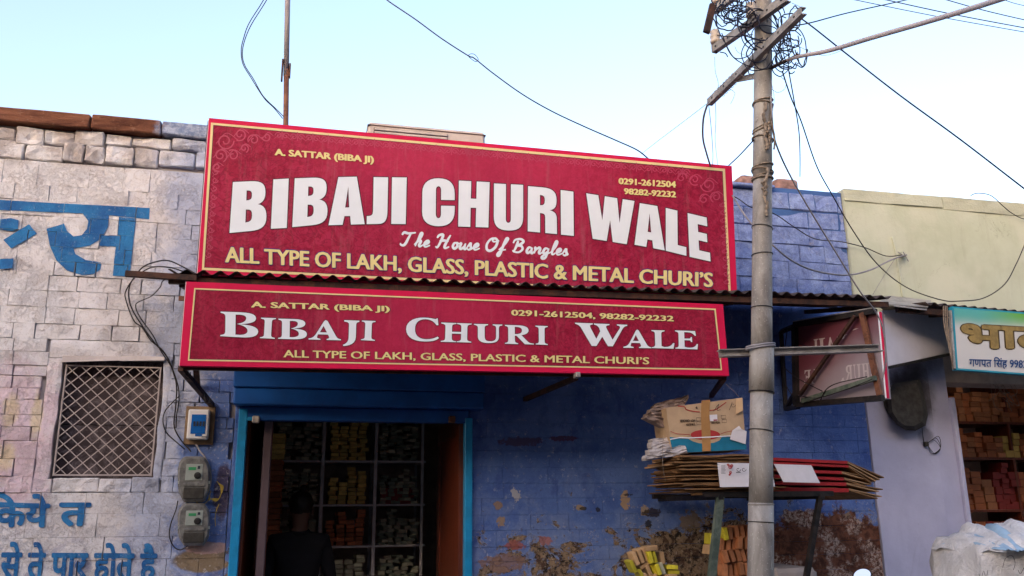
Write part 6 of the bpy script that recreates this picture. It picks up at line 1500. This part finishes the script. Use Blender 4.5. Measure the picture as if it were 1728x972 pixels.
# printed paper sheets hanging over the edge
def sheet(name, pq, y, label, mat='paper', curl=.01):
    g = G(); P = []
    for j in range(4):
        for i in range(6):
            u, v = i/5, j/3; X, Y = quad(pq, u, v); P.append(at(X, Y, y-curl*math.sin(u*3)*(1-v)-.004*(1-v)))
    fr = len(P); F_ = [(j*6+i, j*6+i+1, (j+1)*6+i+1, (j+1)*6+i) for j in range(3) for i in range(5)]
    P2 = [p+Vector((0, .0012, 0)) for p in P]; F2 = [tuple(reversed([a+fr for a in f_])) for f_ in F_]
    t = thing(name, label, 'paper', at(*quad(pq, .5, 0), y)); mk('sheet', P+P2, F_+F2, mat, t); return t
ps = sheet('printed_sheet', [(1210.5, 781), (1300, 782), (1308, 821), (1215, 822)], YF_-.06, 'white printed sheet with small emblems hanging left of the pole')
g = G(); yq_ = YF_-.078
for j in range(7): ribbon(g, [(1217, 786+j*2.1), (1217+rnd.uniform(5, 8), 786+j*2.1)], .6, yq_)
for cx_ in (1246, 1255): ribbon(g, spiral(cx_, 792, 4.2, 0, 1.0, 1, 14), .9, yq_-.0003)
ribbon(g, [(1242, 797), (1250, 797)], 1.2, yq_-.0005); g.mk('small_symbols', 'blackprint', ps, kind='stuff')
g = G(); 
for dx, dy, rr_ in ((0, 0, 3.2), (-3, -3, 2.2), (3, -2, 2.4), (1, 9, 2.6), (-1, 13, 1.4)): ribbon(g, spiral(1232+dx, 788+dy, rr_, dx, 1.2, 1, 10), 1.8, yq_-.0008-.0002*dy)
g.mk('emblem', 'redprint', ps, kind='stuff')
sheet('white_sheet', [(1306, 783), (1369, 785), (1384, 815), (1322, 813.5)], YF_-.075, 'blank white sheet lying over the red cartons right of the pole')
# the upright carton
YC = -.80
cf_ = [(1124, 688), (1252, 671), (1259.5, 758), (1134, 765)]
cb = thing('upright_carton', 'taped carton with upside-down print and a teal band atop the flattened pile', 'box', at(1196, 765, YC))
tl, tr, br, bl = [at(*p, YC) for p in cf_]; B = Vector((.05, .33, .0))
g = G(); g.hexa([bl, br, br+B, bl+B, tl, tr, tr+B, tl+B]); g.mk('carton_body', 'cardtop', cb)
def cq(x, y): return (1060+x/3.927, 640+y/3.927)
def fill(poly, y, mat, name, par=cb):
    vs, tr_ = tess([poly]); g = G(); g.add([at(*v, y) for v in vs], tr_); return g.mk(name, mat, par)
fill([cq(275, 382), cq(345, 392), cq(400, 395), cq(430, 412), cq(470, 424), cq(520, 428), cq(570, 420), cq(605, 405), cq(620, 384), cq(780, 378), cq(784, 465), cq(295, 490)], YC-.001, 'tealprint', 'teal_band')
ov = [(cq(512, 372)[0]+25*math.cos(a_), cq(512, 368)[1]+8.6*math.sin(a_)) for a_ in [2*math.pi*k/22 for k in range(22)]]
fill(ov, YC-.002, 'redprint', 'red_oval')
g = G(); ribbon(g, cat2([cq(330, 178), cq(372, 182), cq(385, 200), cq(430, 212), cq(475, 217)]), 1.6, YC-.0022); ribbon(g, cat2([cq(540, 207), cq(580, 200), cq(610, 180), cq(650, 152)]), 1.4, YC-.0022)
ribbon(g, cat2([cq(280, 345), cq(330, 362), cq(410, 366)]), .9, YC-.0022); ribbon(g, cat2([cq(612, 362), cq(650, 350), cq(700, 340)]), .9, YC-.0022); g.mk('red_flourish', 'redprint', cb, kind='stuff')
g = G()
def upside(s, pq, bold=.03): puttext(g, s, [pq[2], pq[3], pq[0], pq[1]], YC-.0022, bold, bold*.6)
upside('HOT CRACKER', [cq(343, 268), cq(442, 266), cq(444, 282), cq(345, 284)]); upside('SUB-KUCH', [cq(385, 293), cq(442, 291), cq(444, 305), cq(386, 307)]); upside('EXTRA LOUD', [cq(552, 283), cq(606, 281), cq(607, 292), cq(552, 294)])
for a_, b_ in ((452, 255), (455, 281), (617, 240), (622, 267)):
    p0, p1, p2, p3 = cq(a_, b_), cq(a_+30, b_), cq(a_+30, b_+20), cq(a_, b_+20); ribbon(g, [p0, p1, p2, p3, p0], .55, YC-.0022)
puttext(g, '9', [cq(460, 195), cq(448, 195), cq(448, 180), cq(460, 180)], YC-.0022, .04, .02)
ribbon(g, spiral(cq(695, 170)[0], cq(695, 170)[1], 4.5, 0, 1.0, 1, 14), .6, YC-.0022); ribbon(g, cat2([cq(566, 212), cq(600, 165), cq(590, 205), cq(612, 200)]), .7, YC-.0026); ribbon(g, cat2([cq(670, 205), cq(690, 150)]), .6, YC-.0028); g.mk('black_print', 'blackprint', cb, kind='stuff')
fill([cq(486, 140), cq(543, 136), cq(538, 240), cq(545, 330), cq(548, 475), cq(492, 478), cq(486, 330), cq(482, 240)], YC-.0034, 'tape', 'packing_tape')
g = G(); ribbon(g, [cq(278, 398), cq(345, 386), cq(400, 389), cq(540, 383), cq(680, 375)], 1.6, YC-.0045); g.mk('white_strap', 'whiteprint', cb)
fill([cq(540, 236), cq(590, 233), cq(592, 276), cq(542, 278)], YC-.0042, 'paper', 'label_sticker')
fill([cq(565, 267), cq(590, 266), cq(590, 274), cq(566, 275)], YC-.0048, 'redprint', 'sticker_mark')
g = G(); P = [cq(690, 340), cq(735, 308), cq(752, 330), cq(786, 345), cq(778, 430), cq(674, 398)]; vs, tr_ = tess([P]); g.add([at(*v, YC-.012-.004*math.sin(i)) for i, v in enumerate(vs)], tr_); g.mk('torn_paper', 'paper', cb)
g = G(); a, b, c, d = at(*cq(248, 190), YC-.003), at(*cq(756, 121), YC-.003), at(*cq(765, 215), YC-.03), at(*cq(745, 230), YC-.03)
g.hexa([at(*cq(715, 232), YC-.004), at(*cq(762, 205), YC-.03), at(*cq(762, 205), YC-.024), at(*cq(715, 232), YC+.001), at(*cq(715, 128), YC-.004), at(*cq(757, 122), YC-.03), at(*cq(757, 122), YC-.024), at(*cq(715, 128), YC+.001)]); g.mk('torn_flap', 'cardtop', cb)
# crumpled paper heap behind, left
def crumple(pq, y0, y1, mat, name, label, n=8, amp=.02, layers=5, cat='paper'):
    t = thing(name, label, cat, at(*quad(pq, .5, 0), y0)); r6 = random.Random(len(label))
    for k in range(layers):
        v0, v1 = k/layers, (k+1)/layers+.10; P = []; s_ = r6.uniform(0, 50); jit = r6.uniform(-.08, .06)
        for j in range(5):
            for i in range(n+1):
                u, v = i/n, v0+(v1-v0)*j/4; X, Y = quad(pq, u*(1-jit)+jit, v); q_ = noise.noise(Vector((u*5+s_, v*9, s_)))
                P.append(at(X+q_*3, Y+q_*2.5, y0+(y1-y0)*k/layers*.3+amp*noise.noise(Vector((u*4+s_, j*.9, k)))-.008*math.sin(j/4*3.14)))
        N = len(P); W = n+1; F_ = [(j*W+i, j*W+i+1, (j+1)*W+i+1, (j+1)*W+i) for j in range(4) for i in range(n)]
        rim = [i for i in range(W)]+[j*W+n for j in range(1, 5)]+[4*W+i for i in range(n-1, -1, -1)]+[j*W for j in range(3, 0, -1)]
        P += [P[i]+Vector((.02, .12, .005)) for i in rim]; m_ = len(rim); F_ += [(rim[i], N+i, N+(i+1) % m_, rim[(i+1) % m_]) for i in range(m_)]
        mk('crumpled_layer', P, F_, mat, t)
crumple([(1108, 682), (1160, 672), (1136, 728), (1090, 706)], -.7, -.5, 'crumple', 'crumpled_bag', 'crumpled grey-brown paper bags squeezed in behind the left of the upright box', layers=5, amp=.03)
crumple([(1099, 744), (1150, 738), (1162, 766), (1094, 776)], YC-.02, -.5, 'crumplew', 'crumpled_paper', 'crumpled greyish-white paper under the left corner of the upright box', layers=5, amp=.02)
W_([(1120, 735, -.86), (1118, 760, -.93), (1119, 790, -.93), (1123, 812, -.92)], .0014, 'rope', 'thin string hanging down the left pile of cartons', cat='string', name='string')
W_([(1225, 648, -.8), (1238, 660, -.81), (1248, 671, -.81)], .0014, 'rope', 'thin string rising from the top of the upright box', cat='string', name='string')

# ------------------------------------------------------------------ ledge with heaps of small boxes
zl = px_z(1200, 985, -.55)
g = G()
lg = thing('stone_ledge', 'low pale stone ledge at the foot of the blue wall', 'ledge', (2.6, -.35, .12))
for a, b, zz in ((1.85, 2.35, 0), (2.355, 2.85, .0), (2.855, 3.17, .075), (3.175, 3.95, -.06)):
    block(lg, a, b, zl-.3, zl+zz, 'mortar', yf=-.55, amp=.02, bev=.03, depth=.53, nx=6, nz=3, name='ledge_stone')
g = G(); g.box(1.9, 3.9, -.5, -.02, .12, zl-.302); g.mk('ledge_core', 'concrete', lg)
def heapbox(px, py, ang, wpx, hpx, y, mat, label, group):
    p = at(px, py, y); k = (y+D)/F*1.04; w_, h_ = wpx*k, hpx*k
    key = ('h', mat, round(w_, 3), round(h_, 3))
    if key not in BM:
        g = G(); g.box(-w_/2, w_/2, -.045, .045, -h_/2, h_/2, bev=.003); me = bpy.data.meshes.new('bangle_box'); me.from_pydata([tuple(v) for v in g.v], [], g.f); me.materials.append(M[mat]); BM[key] = me
    o = bpy.data.objects.new('bangle_box', BM[key]); COL.objects.link(o); o.location = p; o.rotation_euler = (0, R(ang), 0)
    return tag(o, label, 'box', group)
def cz(x, y): return (1020+x/3.6, 820+y/3.6)
H1 = [(272, 377, -6, 78, 30, 'bwood'), (175, 440, -20, 28, 85, 'bwood'), (205, 425, -20, 24, 90, 'bwood'), (235, 415, -20, 26, 85, 'bwood'), (265, 432, -14, 26, 75, 'blemon'), (290, 430, -14, 22, 72, 'blemon'), (335, 435, -8, 30, 75, 'bwood'), (232, 480, -28, 78, 24, 'bwood'),
      (160, 488, -26, 26, 80, 'blemon'), (210, 535, -36, 24, 70, 'blemon'), (255, 515, -24, 26, 75, 'bwood'), (285, 510, -22, 24, 72, 'blemon'), (312, 505, -20, 24, 70, 'blemon'), (335, 500, -20, 26, 75, 'bpale'), (396, 492, 3, 76, 26, 'blemon'), (405, 522, 3, 76, 26, 'blemon'), (390, 548, 2, 80, 26, 'bwood'), (240, 560, -30, 26, 70, 'bwood'), (300, 560, -30, 26, 60, 'bwood')]
for k, (x, y, a_, w_, h_, mt) in enumerate(H1):
    X, Y = cz(x, y); heapbox(X, Y, a_, w_/3.6*.93, h_/3.6*.93, -.62+.012*(k % 4), mt, '%s small box, %s from the top in the heap left of the stand leg' % ({'bwood': 'buff', 'blemon': 'lemon yellow', 'bpale': 'whitish'}[mt], ('first' if k == 0 else ORD[k])), '%s boxes in the left heap' % {'bwood': 'buff', 'blemon': 'lemon yellow', 'bpale': 'whitish'}[mt])
H2 = []
r7 = random.Random(2)
for r_, (y, xs_) in enumerate(((285, range(715, 930, 34)), (355, range(700, 930, 36)), (425, range(690, 940, 34)), (510, range(715, 940, 33)), (585, range(715, 940, 33)))):
    for x in xs_: H2.append((x+r7.uniform(-4, 4), y+r7.uniform(-6, 6)-(x-715)*.08, (8 if r_ == 1 else -16 if r_ == 2 else -4)+r7.uniform(-4, 4), 30, 78, 'bcopper' if (r_, x) != (0, 715) else 'blemon'))
H2 += [(634, 320, 8, 22, 70, 'blemon'), (622, 385, 12, 18, 60, 'bwood')]
for k, (x, y, a_, w_, h_, mt) in enumerate(H2):
    X, Y = cz(x, y); heapbox(X, Y, a_, w_/3.6*.95, h_/3.6*.95, -.55+.01*(k % 5), mt, ('%s small box, %s in the %s row, heap between stand leg and pole' % ({'bwood': 'buff', 'blemon': 'yellow', 'bcopper': 'orange-brown'}[mt], ('leftmost' if k % 7 == 0 else ORD[k % 7]), ('top', 'second', 'third', 'fourth', 'fifth', 'bottom')[min(5, k//7)]) if k < len(H2)-2 else '%s small box sticking out left of the greenish stand leg' % {'bwood': 'buff', 'blemon': 'yellow'}[mt]), '%s boxes in the heap by the pole' % {'bwood': 'buff', 'blemon': 'yellow', 'bcopper': 'orange-brown'}[mt])

# ------------------------------------------------------------------ white sack
def sack():
    t = thing('white_sack', 'bulging white woven plastic sack with its mouth folded over', 'sack', (at(1700, 960, -1.3).x, -1.1, .0))
    x0, x1 = at(1582, 930, -1.15).x+.16, at(1582, 930, -1.15).x+1.2; ztp = at(1650, 912, -1.3).z; cx_, cy_ = (x0+x1)/2, -1.05; rx, ry = (x1-x0)/2, .36
    N, Hn = 72, 26; P = []; z0 = .12
    for j in range(Hn+1):
        v = j/Hn; z = z0+(ztp-z0)*v
        for k in range(N):
            a_ = 2*math.pi*k/N; c, s = math.cos(a_), math.sin(a_); e = .55
            X, Y = math.copysign(abs(c)**e, c), math.copysign(abs(s)**e, s)
            q_ = 1-.10*(2*v-1)**4+.05*math.sin(v*3.1)
            if v > .9: q_ -= (v-.9)*.4
            d = .022*noise.noise(Vector((c*2.5+v*1.5, s*2.5, v*9)))+.03*noise.noise(Vector((c*1.2, s*1.2, v*2)))+.016*noise.noise(Vector((c*9+v*6, s*9, v*14)))+.02*abs(noise.noise(Vector((c*5+v*4, s*4, v*3))))
            P.append((cx_+rx*X*q_+d*c*1.6, cy_+ry*Y*q_+d*s*1.6, z+.02*noise.noise(Vector((c*2, s*2, 5)))*v))
    F_ = [(j*N+k, j*N+(k+1) % N, (j+1)*N+(k+1) % N, (j+1)*N+k) for j in range(Hn) for k in range(N)]
    F_.append(tuple(range(N-1, -1, -1))); F_.append(tuple(Hn*N+k for k in range(N)))
    mk('sack_body', P, F_, 'sack', t, smooth=True)
    for nm, mt, X0, X1, zb_, amp, sd_ in (('folded_mouth', 'sack', x0+.05, x0+.62, ztp-.06, .19, 3), ('film_liner', 'bluesheet', x0+.06, x0+.5, ztp-.05, .11, 8), ('folded_mouth', 'sack', x0+.5, x1-.05, ztp-.06, .15, 15), ('film_liner', 'bluesheet', x0+.62, x1-.15, ztp-.045, .10, 23)):
        P = []; nx, ny = 34, 12; yof = -.02 if mt == 'bluesheet' else 0
        for j in range(ny+1):
            for i in range(nx+1):
                u, v = i/nx, j/ny; env = math.sin(math.pi*min(1, max(0, u)))**.6
                h = amp*env*(math.sin(math.pi*v)**.7)*(.65+.9*abs(noise.noise(Vector((u*5+sd_, v*1.2, sd_)))))
                h += .045*noise.noise(Vector((u*9+sd_, v*4, 1)))*env+.022*noise.noise(Vector((u*20+sd_, v*9, 1)))
                P.append((X0+(X1-X0)*u+.02*noise.noise(Vector((u*4, v*5, sd_))), cy_-ry*.98+(2*ry*.8)*v+yof-.03*env*math.sin(v*3.14*.5+1.2)+.02*noise.noise(Vector((u*7+sd_, v*2, 4))), zb_+h))
        W = nx+1; F_ = [(j*W+i, j*W+i+1, (j+1)*W+i+1, (j+1)*W+i) for j in range(ny) for i in range(nx)]
        mk(nm, P, F_, mt, t, smooth=True)
    g = G(); yk = cy_-ry*1.16
    for pts in ([(1692, 958), (1697, 942), (1708, 938), (1713, 950), (1710, 962)], [(1652, 968), (1655, 978), (1660, 964), (1664, 975), (1667, 962)], [(1718, 962), (1722, 968), (1728, 958)]):
        ribbon(g, cat2(pts, 6), .8, yk)
    g.mk('marker_scrawl', 'blackprint', t, kind='stuff')
sack()

# ------------------------------------------------------------------ shopkeeper in the dark doorway
def person():
    PY = .62; hx = px_x(507, 870, PY); zt = px_z(507, 838, PY); H = zt-.15
    t = thing('person', 'person in dark clothes standing inside the dim doorway, back to the street', 'person', (hx, PY, .15))
    def P_(x, y, z): return (hx+x*H/1.65, PY+y*H/1.65, .15+z*H/1.65)
    J = {'pelvis': ((0, 0, .90), .125), 'waist': ((0, 0, 1.05), .115), 'chest': ((0, .0, 1.22), .135), 'upper': ((0, .0, 1.33), .11), 'neck': ((0, 0, 1.40), .055), 'neck2': ((0, -.005, 1.45), .05), 'head1': ((0, -.01, 1.52), .074), 'head2': ((0, .0, 1.585), .073)}
    E_ = [('pelvis', 'waist'), ('waist', 'chest'), ('chest', 'upper'), ('upper', 'neck'), ('neck', 'neck2'), ('neck2', 'head1'), ('head1', 'head2')]
    for s, n in ((-1, 'l'), (1, 'r')):
        J.update({n+'sh': ((s*.17, 0, 1.34), .062), n+'el': ((s*.235, .03, 1.07), .045), n+'wr': ((s*.23, -.06, .84), .028), n+'pm': ((s*.225, -.085, .77), .032),
                  n+'hip': ((s*.09, 0, .83), .09), n+'kn': ((s*.10, -.01, .47), .06), n+'an': ((s*.10, .02, .09), .04), n+'toe': ((s*.12, -.14+.28*0, .035), .035)})
        E_ += [('upper', n+'sh'), (n+'sh', n+'el'), (n+'el', n+'wr'), (n+'wr', n+'pm'), ('pelvis', n+'hip'), (n+'hip', n+'kn'), (n+'kn', n+'an'), (n+'an', n+'toe')]
        for k in range(4):
            L_ = (.062, .072, .068, .052)[k]; x = s*(.225+(k-1.5)*.004); y = -.085+(k-1.5)*.018
            J[n+'f%da' % k] = ((x, y, .735), .0095); J[n+'f%db' % k] = ((x-s*.008, y-.004, .735-L_*.55), .0085); J[n+'f%dc' % k] = ((x-s*.024, y-.006, .735-L_), .0075)
            E_ += [(n+'pm', n+'f%da' % k), (n+'f%da' % k, n+'f%db' % k), (n+'f%db' % k, n+'f%dc' % k)]
        J[n+'t1'] = ((s*.215, -.125, .775), .011); J[n+'t2'] = ((s*.205, -.145, .735), .009); E_ += [(n+'pm', n+'t1'), (n+'t1', n+'t2')]
    keys = list(J); me = bpy.data.meshes.new('body'); me.from_pydata([P_(*J[k][0]) for k in keys], [(keys.index(a), keys.index(b)) for a, b in E_], [])
    o = bpy.data.objects.new('body', me); COL.objects.link(o); md = o.modifiers.new('skin', 'SKIN'); sd_ = o.modifiers.new('sub', 'SUBSURF'); sd_.levels = 2; sd_.render_levels = 2
    for i, k in enumerate(keys):
        sv = me.skin_vertices[0].data[i]; r_ = J[k][1]
        wide = {'pelvis': 1.25, 'waist': 1.15, 'chest': 1.3, 'upper': 1.35}.get(k, 1.0); sv.radius = (r_*wide, r_*(.8 if wide > 1 else 1.0)); sv.use_root = (k == 'pelvis')
    bpy.context.view_layer.update(); dg = bpy.context.evaluated_depsgraph_get(); m2 = bpy.data.meshes.new_from_object(o.evaluated_get(dg)); o.modifiers.clear(); o.data = m2
    m2.materials.clear(); [m2.materials.append(M[k]) for k in ('cloth', 'skin', 'trouser')]
    s_ = H/1.65
    for p in m2.polygons:
        z = (p.center.z-.15)/s_; x = abs(p.center.x-hx)/s_
        p.material_index = 1 if (z > 1.405 or (x > .15 and z < .86)) else (2 if z < .92 and x < .2 else 0); p.use_smooth = True
    c = Vector(P_(0, 0, .9)); ORG['body'] = Vector((0, 0, 0)); o.parent = t; o.matrix_parent_inverse = Matrix.Translation(-ORG[t.name])
    def ell(name, c_, r_, mat, n=16, m_=10, cut=None, jit=0):
        Pv = []; C_ = Vector(P_(*c_)); 
        for j in range(m_+1):
            th = math.pi*j/m_
            for k in range(n):
                a_ = 2*math.pi*k/n; q_ = Vector((r_[0]*math.sin(th)*math.cos(a_), r_[1]*math.sin(th)*math.sin(a_), r_[2]*math.cos(th)))*s_
                if cut: q_ = cut(q_)
                if jit: q_ *= 1+jit*noise.noise(q_*40)
                Pv.append(C_+q_)
        F_ = [(j*n+k, (j+1)*n+k, (j+1)*n+(k+1) % n, j*n+(k+1) % n) for j in range(m_) for k in range(n)]
        return mk(name, Pv, F_, mat, t, smooth=True)
    # facing into the shop (+y): face features on the far side, hair towards the street
    ell('hair', (0, -.008, 1.60), (.088, .102, .095), 'hair', 20, 12, jit=.1)
    ell('topknot', (.015, -.01, 1.70), (.03, .03, .035), 'hair', jit=.1)
    for s in (-1, 1): ell('ear', (s*.082, .01, 1.545), (.012, .022, .032), 'skin', 10, 6)
    ell('nose', (0, .088, 1.545), (.014, .02, .026), 'skin', 10, 6)
    for s in (-1, 1): ell('eye', (s*.03, .068, 1.565), (.012, .012, .01), 'whiteprint', 10, 6)
    ell('mouth', (0, .074, 1.50), (.022, .01, .007), 'bred', 10, 6)
    g = G(); pts = [Vector(P_(.062*math.cos(a_), .06*math.sin(a_)-.004, 1.405+.012*math.sin(a_))) for a_ in [2*math.pi*k/20 for k in range(21)]]; g.tube(pts, .014, 6, cap=False); g.mk('collar', 'cloth', t, smooth=True)
person()

# ------------------------------------------------------------------ parked motorcycle: only its mirror reaches into the picture
def motorcycle():
    c = at(1455, 971, -2.5); t = thing('motorcycle', 'parked motorcycle, only its bright oval mirror showing at the bottom edge', 'motorcycle', (c.x, -2.35, 0))
    mv = (c-CP).normalized(); ax = (-mv+Vector((.0, 0, .55))).normalized()   # glass tilted up to the bright sky
    u = Vector((1, .2, 0)); u = (u-ax*u.dot(ax)).normalized(); v = ax.cross(u)
    def disc(g, rx, ry, off, dep, n=28):
        A = [c+u*rx*math.cos(a_)+v*ry*math.sin(a_)+ax*off for a_ in [2*math.pi*k/n for k in range(n)]]; Bk = [p+(c-p)*.25-ax*dep for p in A]
        g.add(A+Bk, [tuple(range(n)), tuple(range(2*n-1, n-1, -1))]+[(k, n+k, n+(k+1) % n, (k+1) % n) for k in range(n)])
    g = G(); disc(g, .037, .029, -.004, .025); g.mk('mirror_housing', 'blackplastic', t); g = G(); disc(g, .033, .025, .001, .003); g.mk('mirror_glass', 'chrome', t)
    x = c.x; hb = Vector((x-.05, -2.5, 1.02))
    g = G(); g.tube(spline([c-ax*.03, c-ax*.03+Vector((0, 0, -.08)), Vector((x-.02, -2.48, 1.12)), hb], 5), .006, 8); g.mk('mirror_stem', 'blacksteel', t, smooth=True)
    # body along x, front wheel to the left
    by = -2.2; fx, rx_ = x-.45, x+.85
    for wx in (fx, rx_):
        g = G(); g.tube([Vector((wx+.29*math.cos(a_), by, .31+.29*math.sin(a_))) for a_ in [2*math.pi*k/32 for k in range(33)]], .045, 10, cap=False); w_ = g.mk('wheel', 'tyre', t, smooth=True)
        g = G(); g.tube([Vector((wx+.245*math.cos(a_), by, .31+.245*math.sin(a_))) for a_ in [2*math.pi*k/32 for k in range(33)]], .014, 8, cap=False)
        for k in range(6): a_ = math.pi*k/3; g.tube([Vector((wx, by, .31)), Vector((wx+.24*math.cos(a_), by, .31+.24*math.sin(a_)))], .008, 6)
        g.tube([Vector((wx, by-.05, .31)), Vector((wx, by+.05, .31))], .035, 12); g.mk('rim', 'galv', w_, smooth=True)
    g = G(); g.tube([Vector((fx, by-.06, .31)), Vector((x-.16, by-.06, .98))], .018, 8); g.tube([Vector((fx, by+.06, .31)), Vector((x-.16, by+.06, .98))], .018, 8); g.mk('fork', 'galv', t, smooth=True)
    g = G(); g.tube(spline([hb, Vector((x-.14, by-.12, 1.0)), Vector((x-.16, by, .99)), Vector((x-.14, by+.12, 1.0)), Vector((x-.05, by+.3, 1.02))], 5), .012, 8); g.mk('handlebar', 'blacksteel', t, smooth=True)
    g = G(); lathe(g, Vector((x-.24, by, .9)), [(.03, -.06), (.07, -.03), (.085, .02), (.08, .035)], 20, Vector((-1, 0, 0))); g.mk('headlight', 'chrome', t, smooth=True)
    g = G(); g.tube(spline([Vector((x-.12, by, .78)), Vector((x+.0, by, .84)), Vector((x+.15, by, .84)), Vector((x+.28, by, .76))], 4), .1, 14, rr=[.05, .08, .1, .115, .12, .125, .125, .12, .11, .1, .09, .08, .07]); g.mk('fuel_tank', 'redtank', t, smooth=True)
    g = G(); g.box(x+.27, x+.95, by-.12, by+.12, .72, .80, bev=.03); g.mk('seat', 'blackplastic', t)
    g = G(); g.box(x-.02, x+.3, by-.12, by+.12, .3, .62, bev=.04); g.mk('engine', 'galv', t)
    g = G(); g.tube([Vector((x-.12, by, .8)), Vector((x-.02, by, .4)), Vector((x+.35, by, .32)), Vector((rx_, by, .31))], .02, 8); g.tube([Vector((x+.3, by, .7)), Vector((x+.35, by, .32))], .02, 8); g.tube([Vector((x+.85, by, .72)), Vector((rx_, by-.08, .31))], .016, 8); g.mk('frame', 'blacksteel', t, smooth=True)
motorcycle()
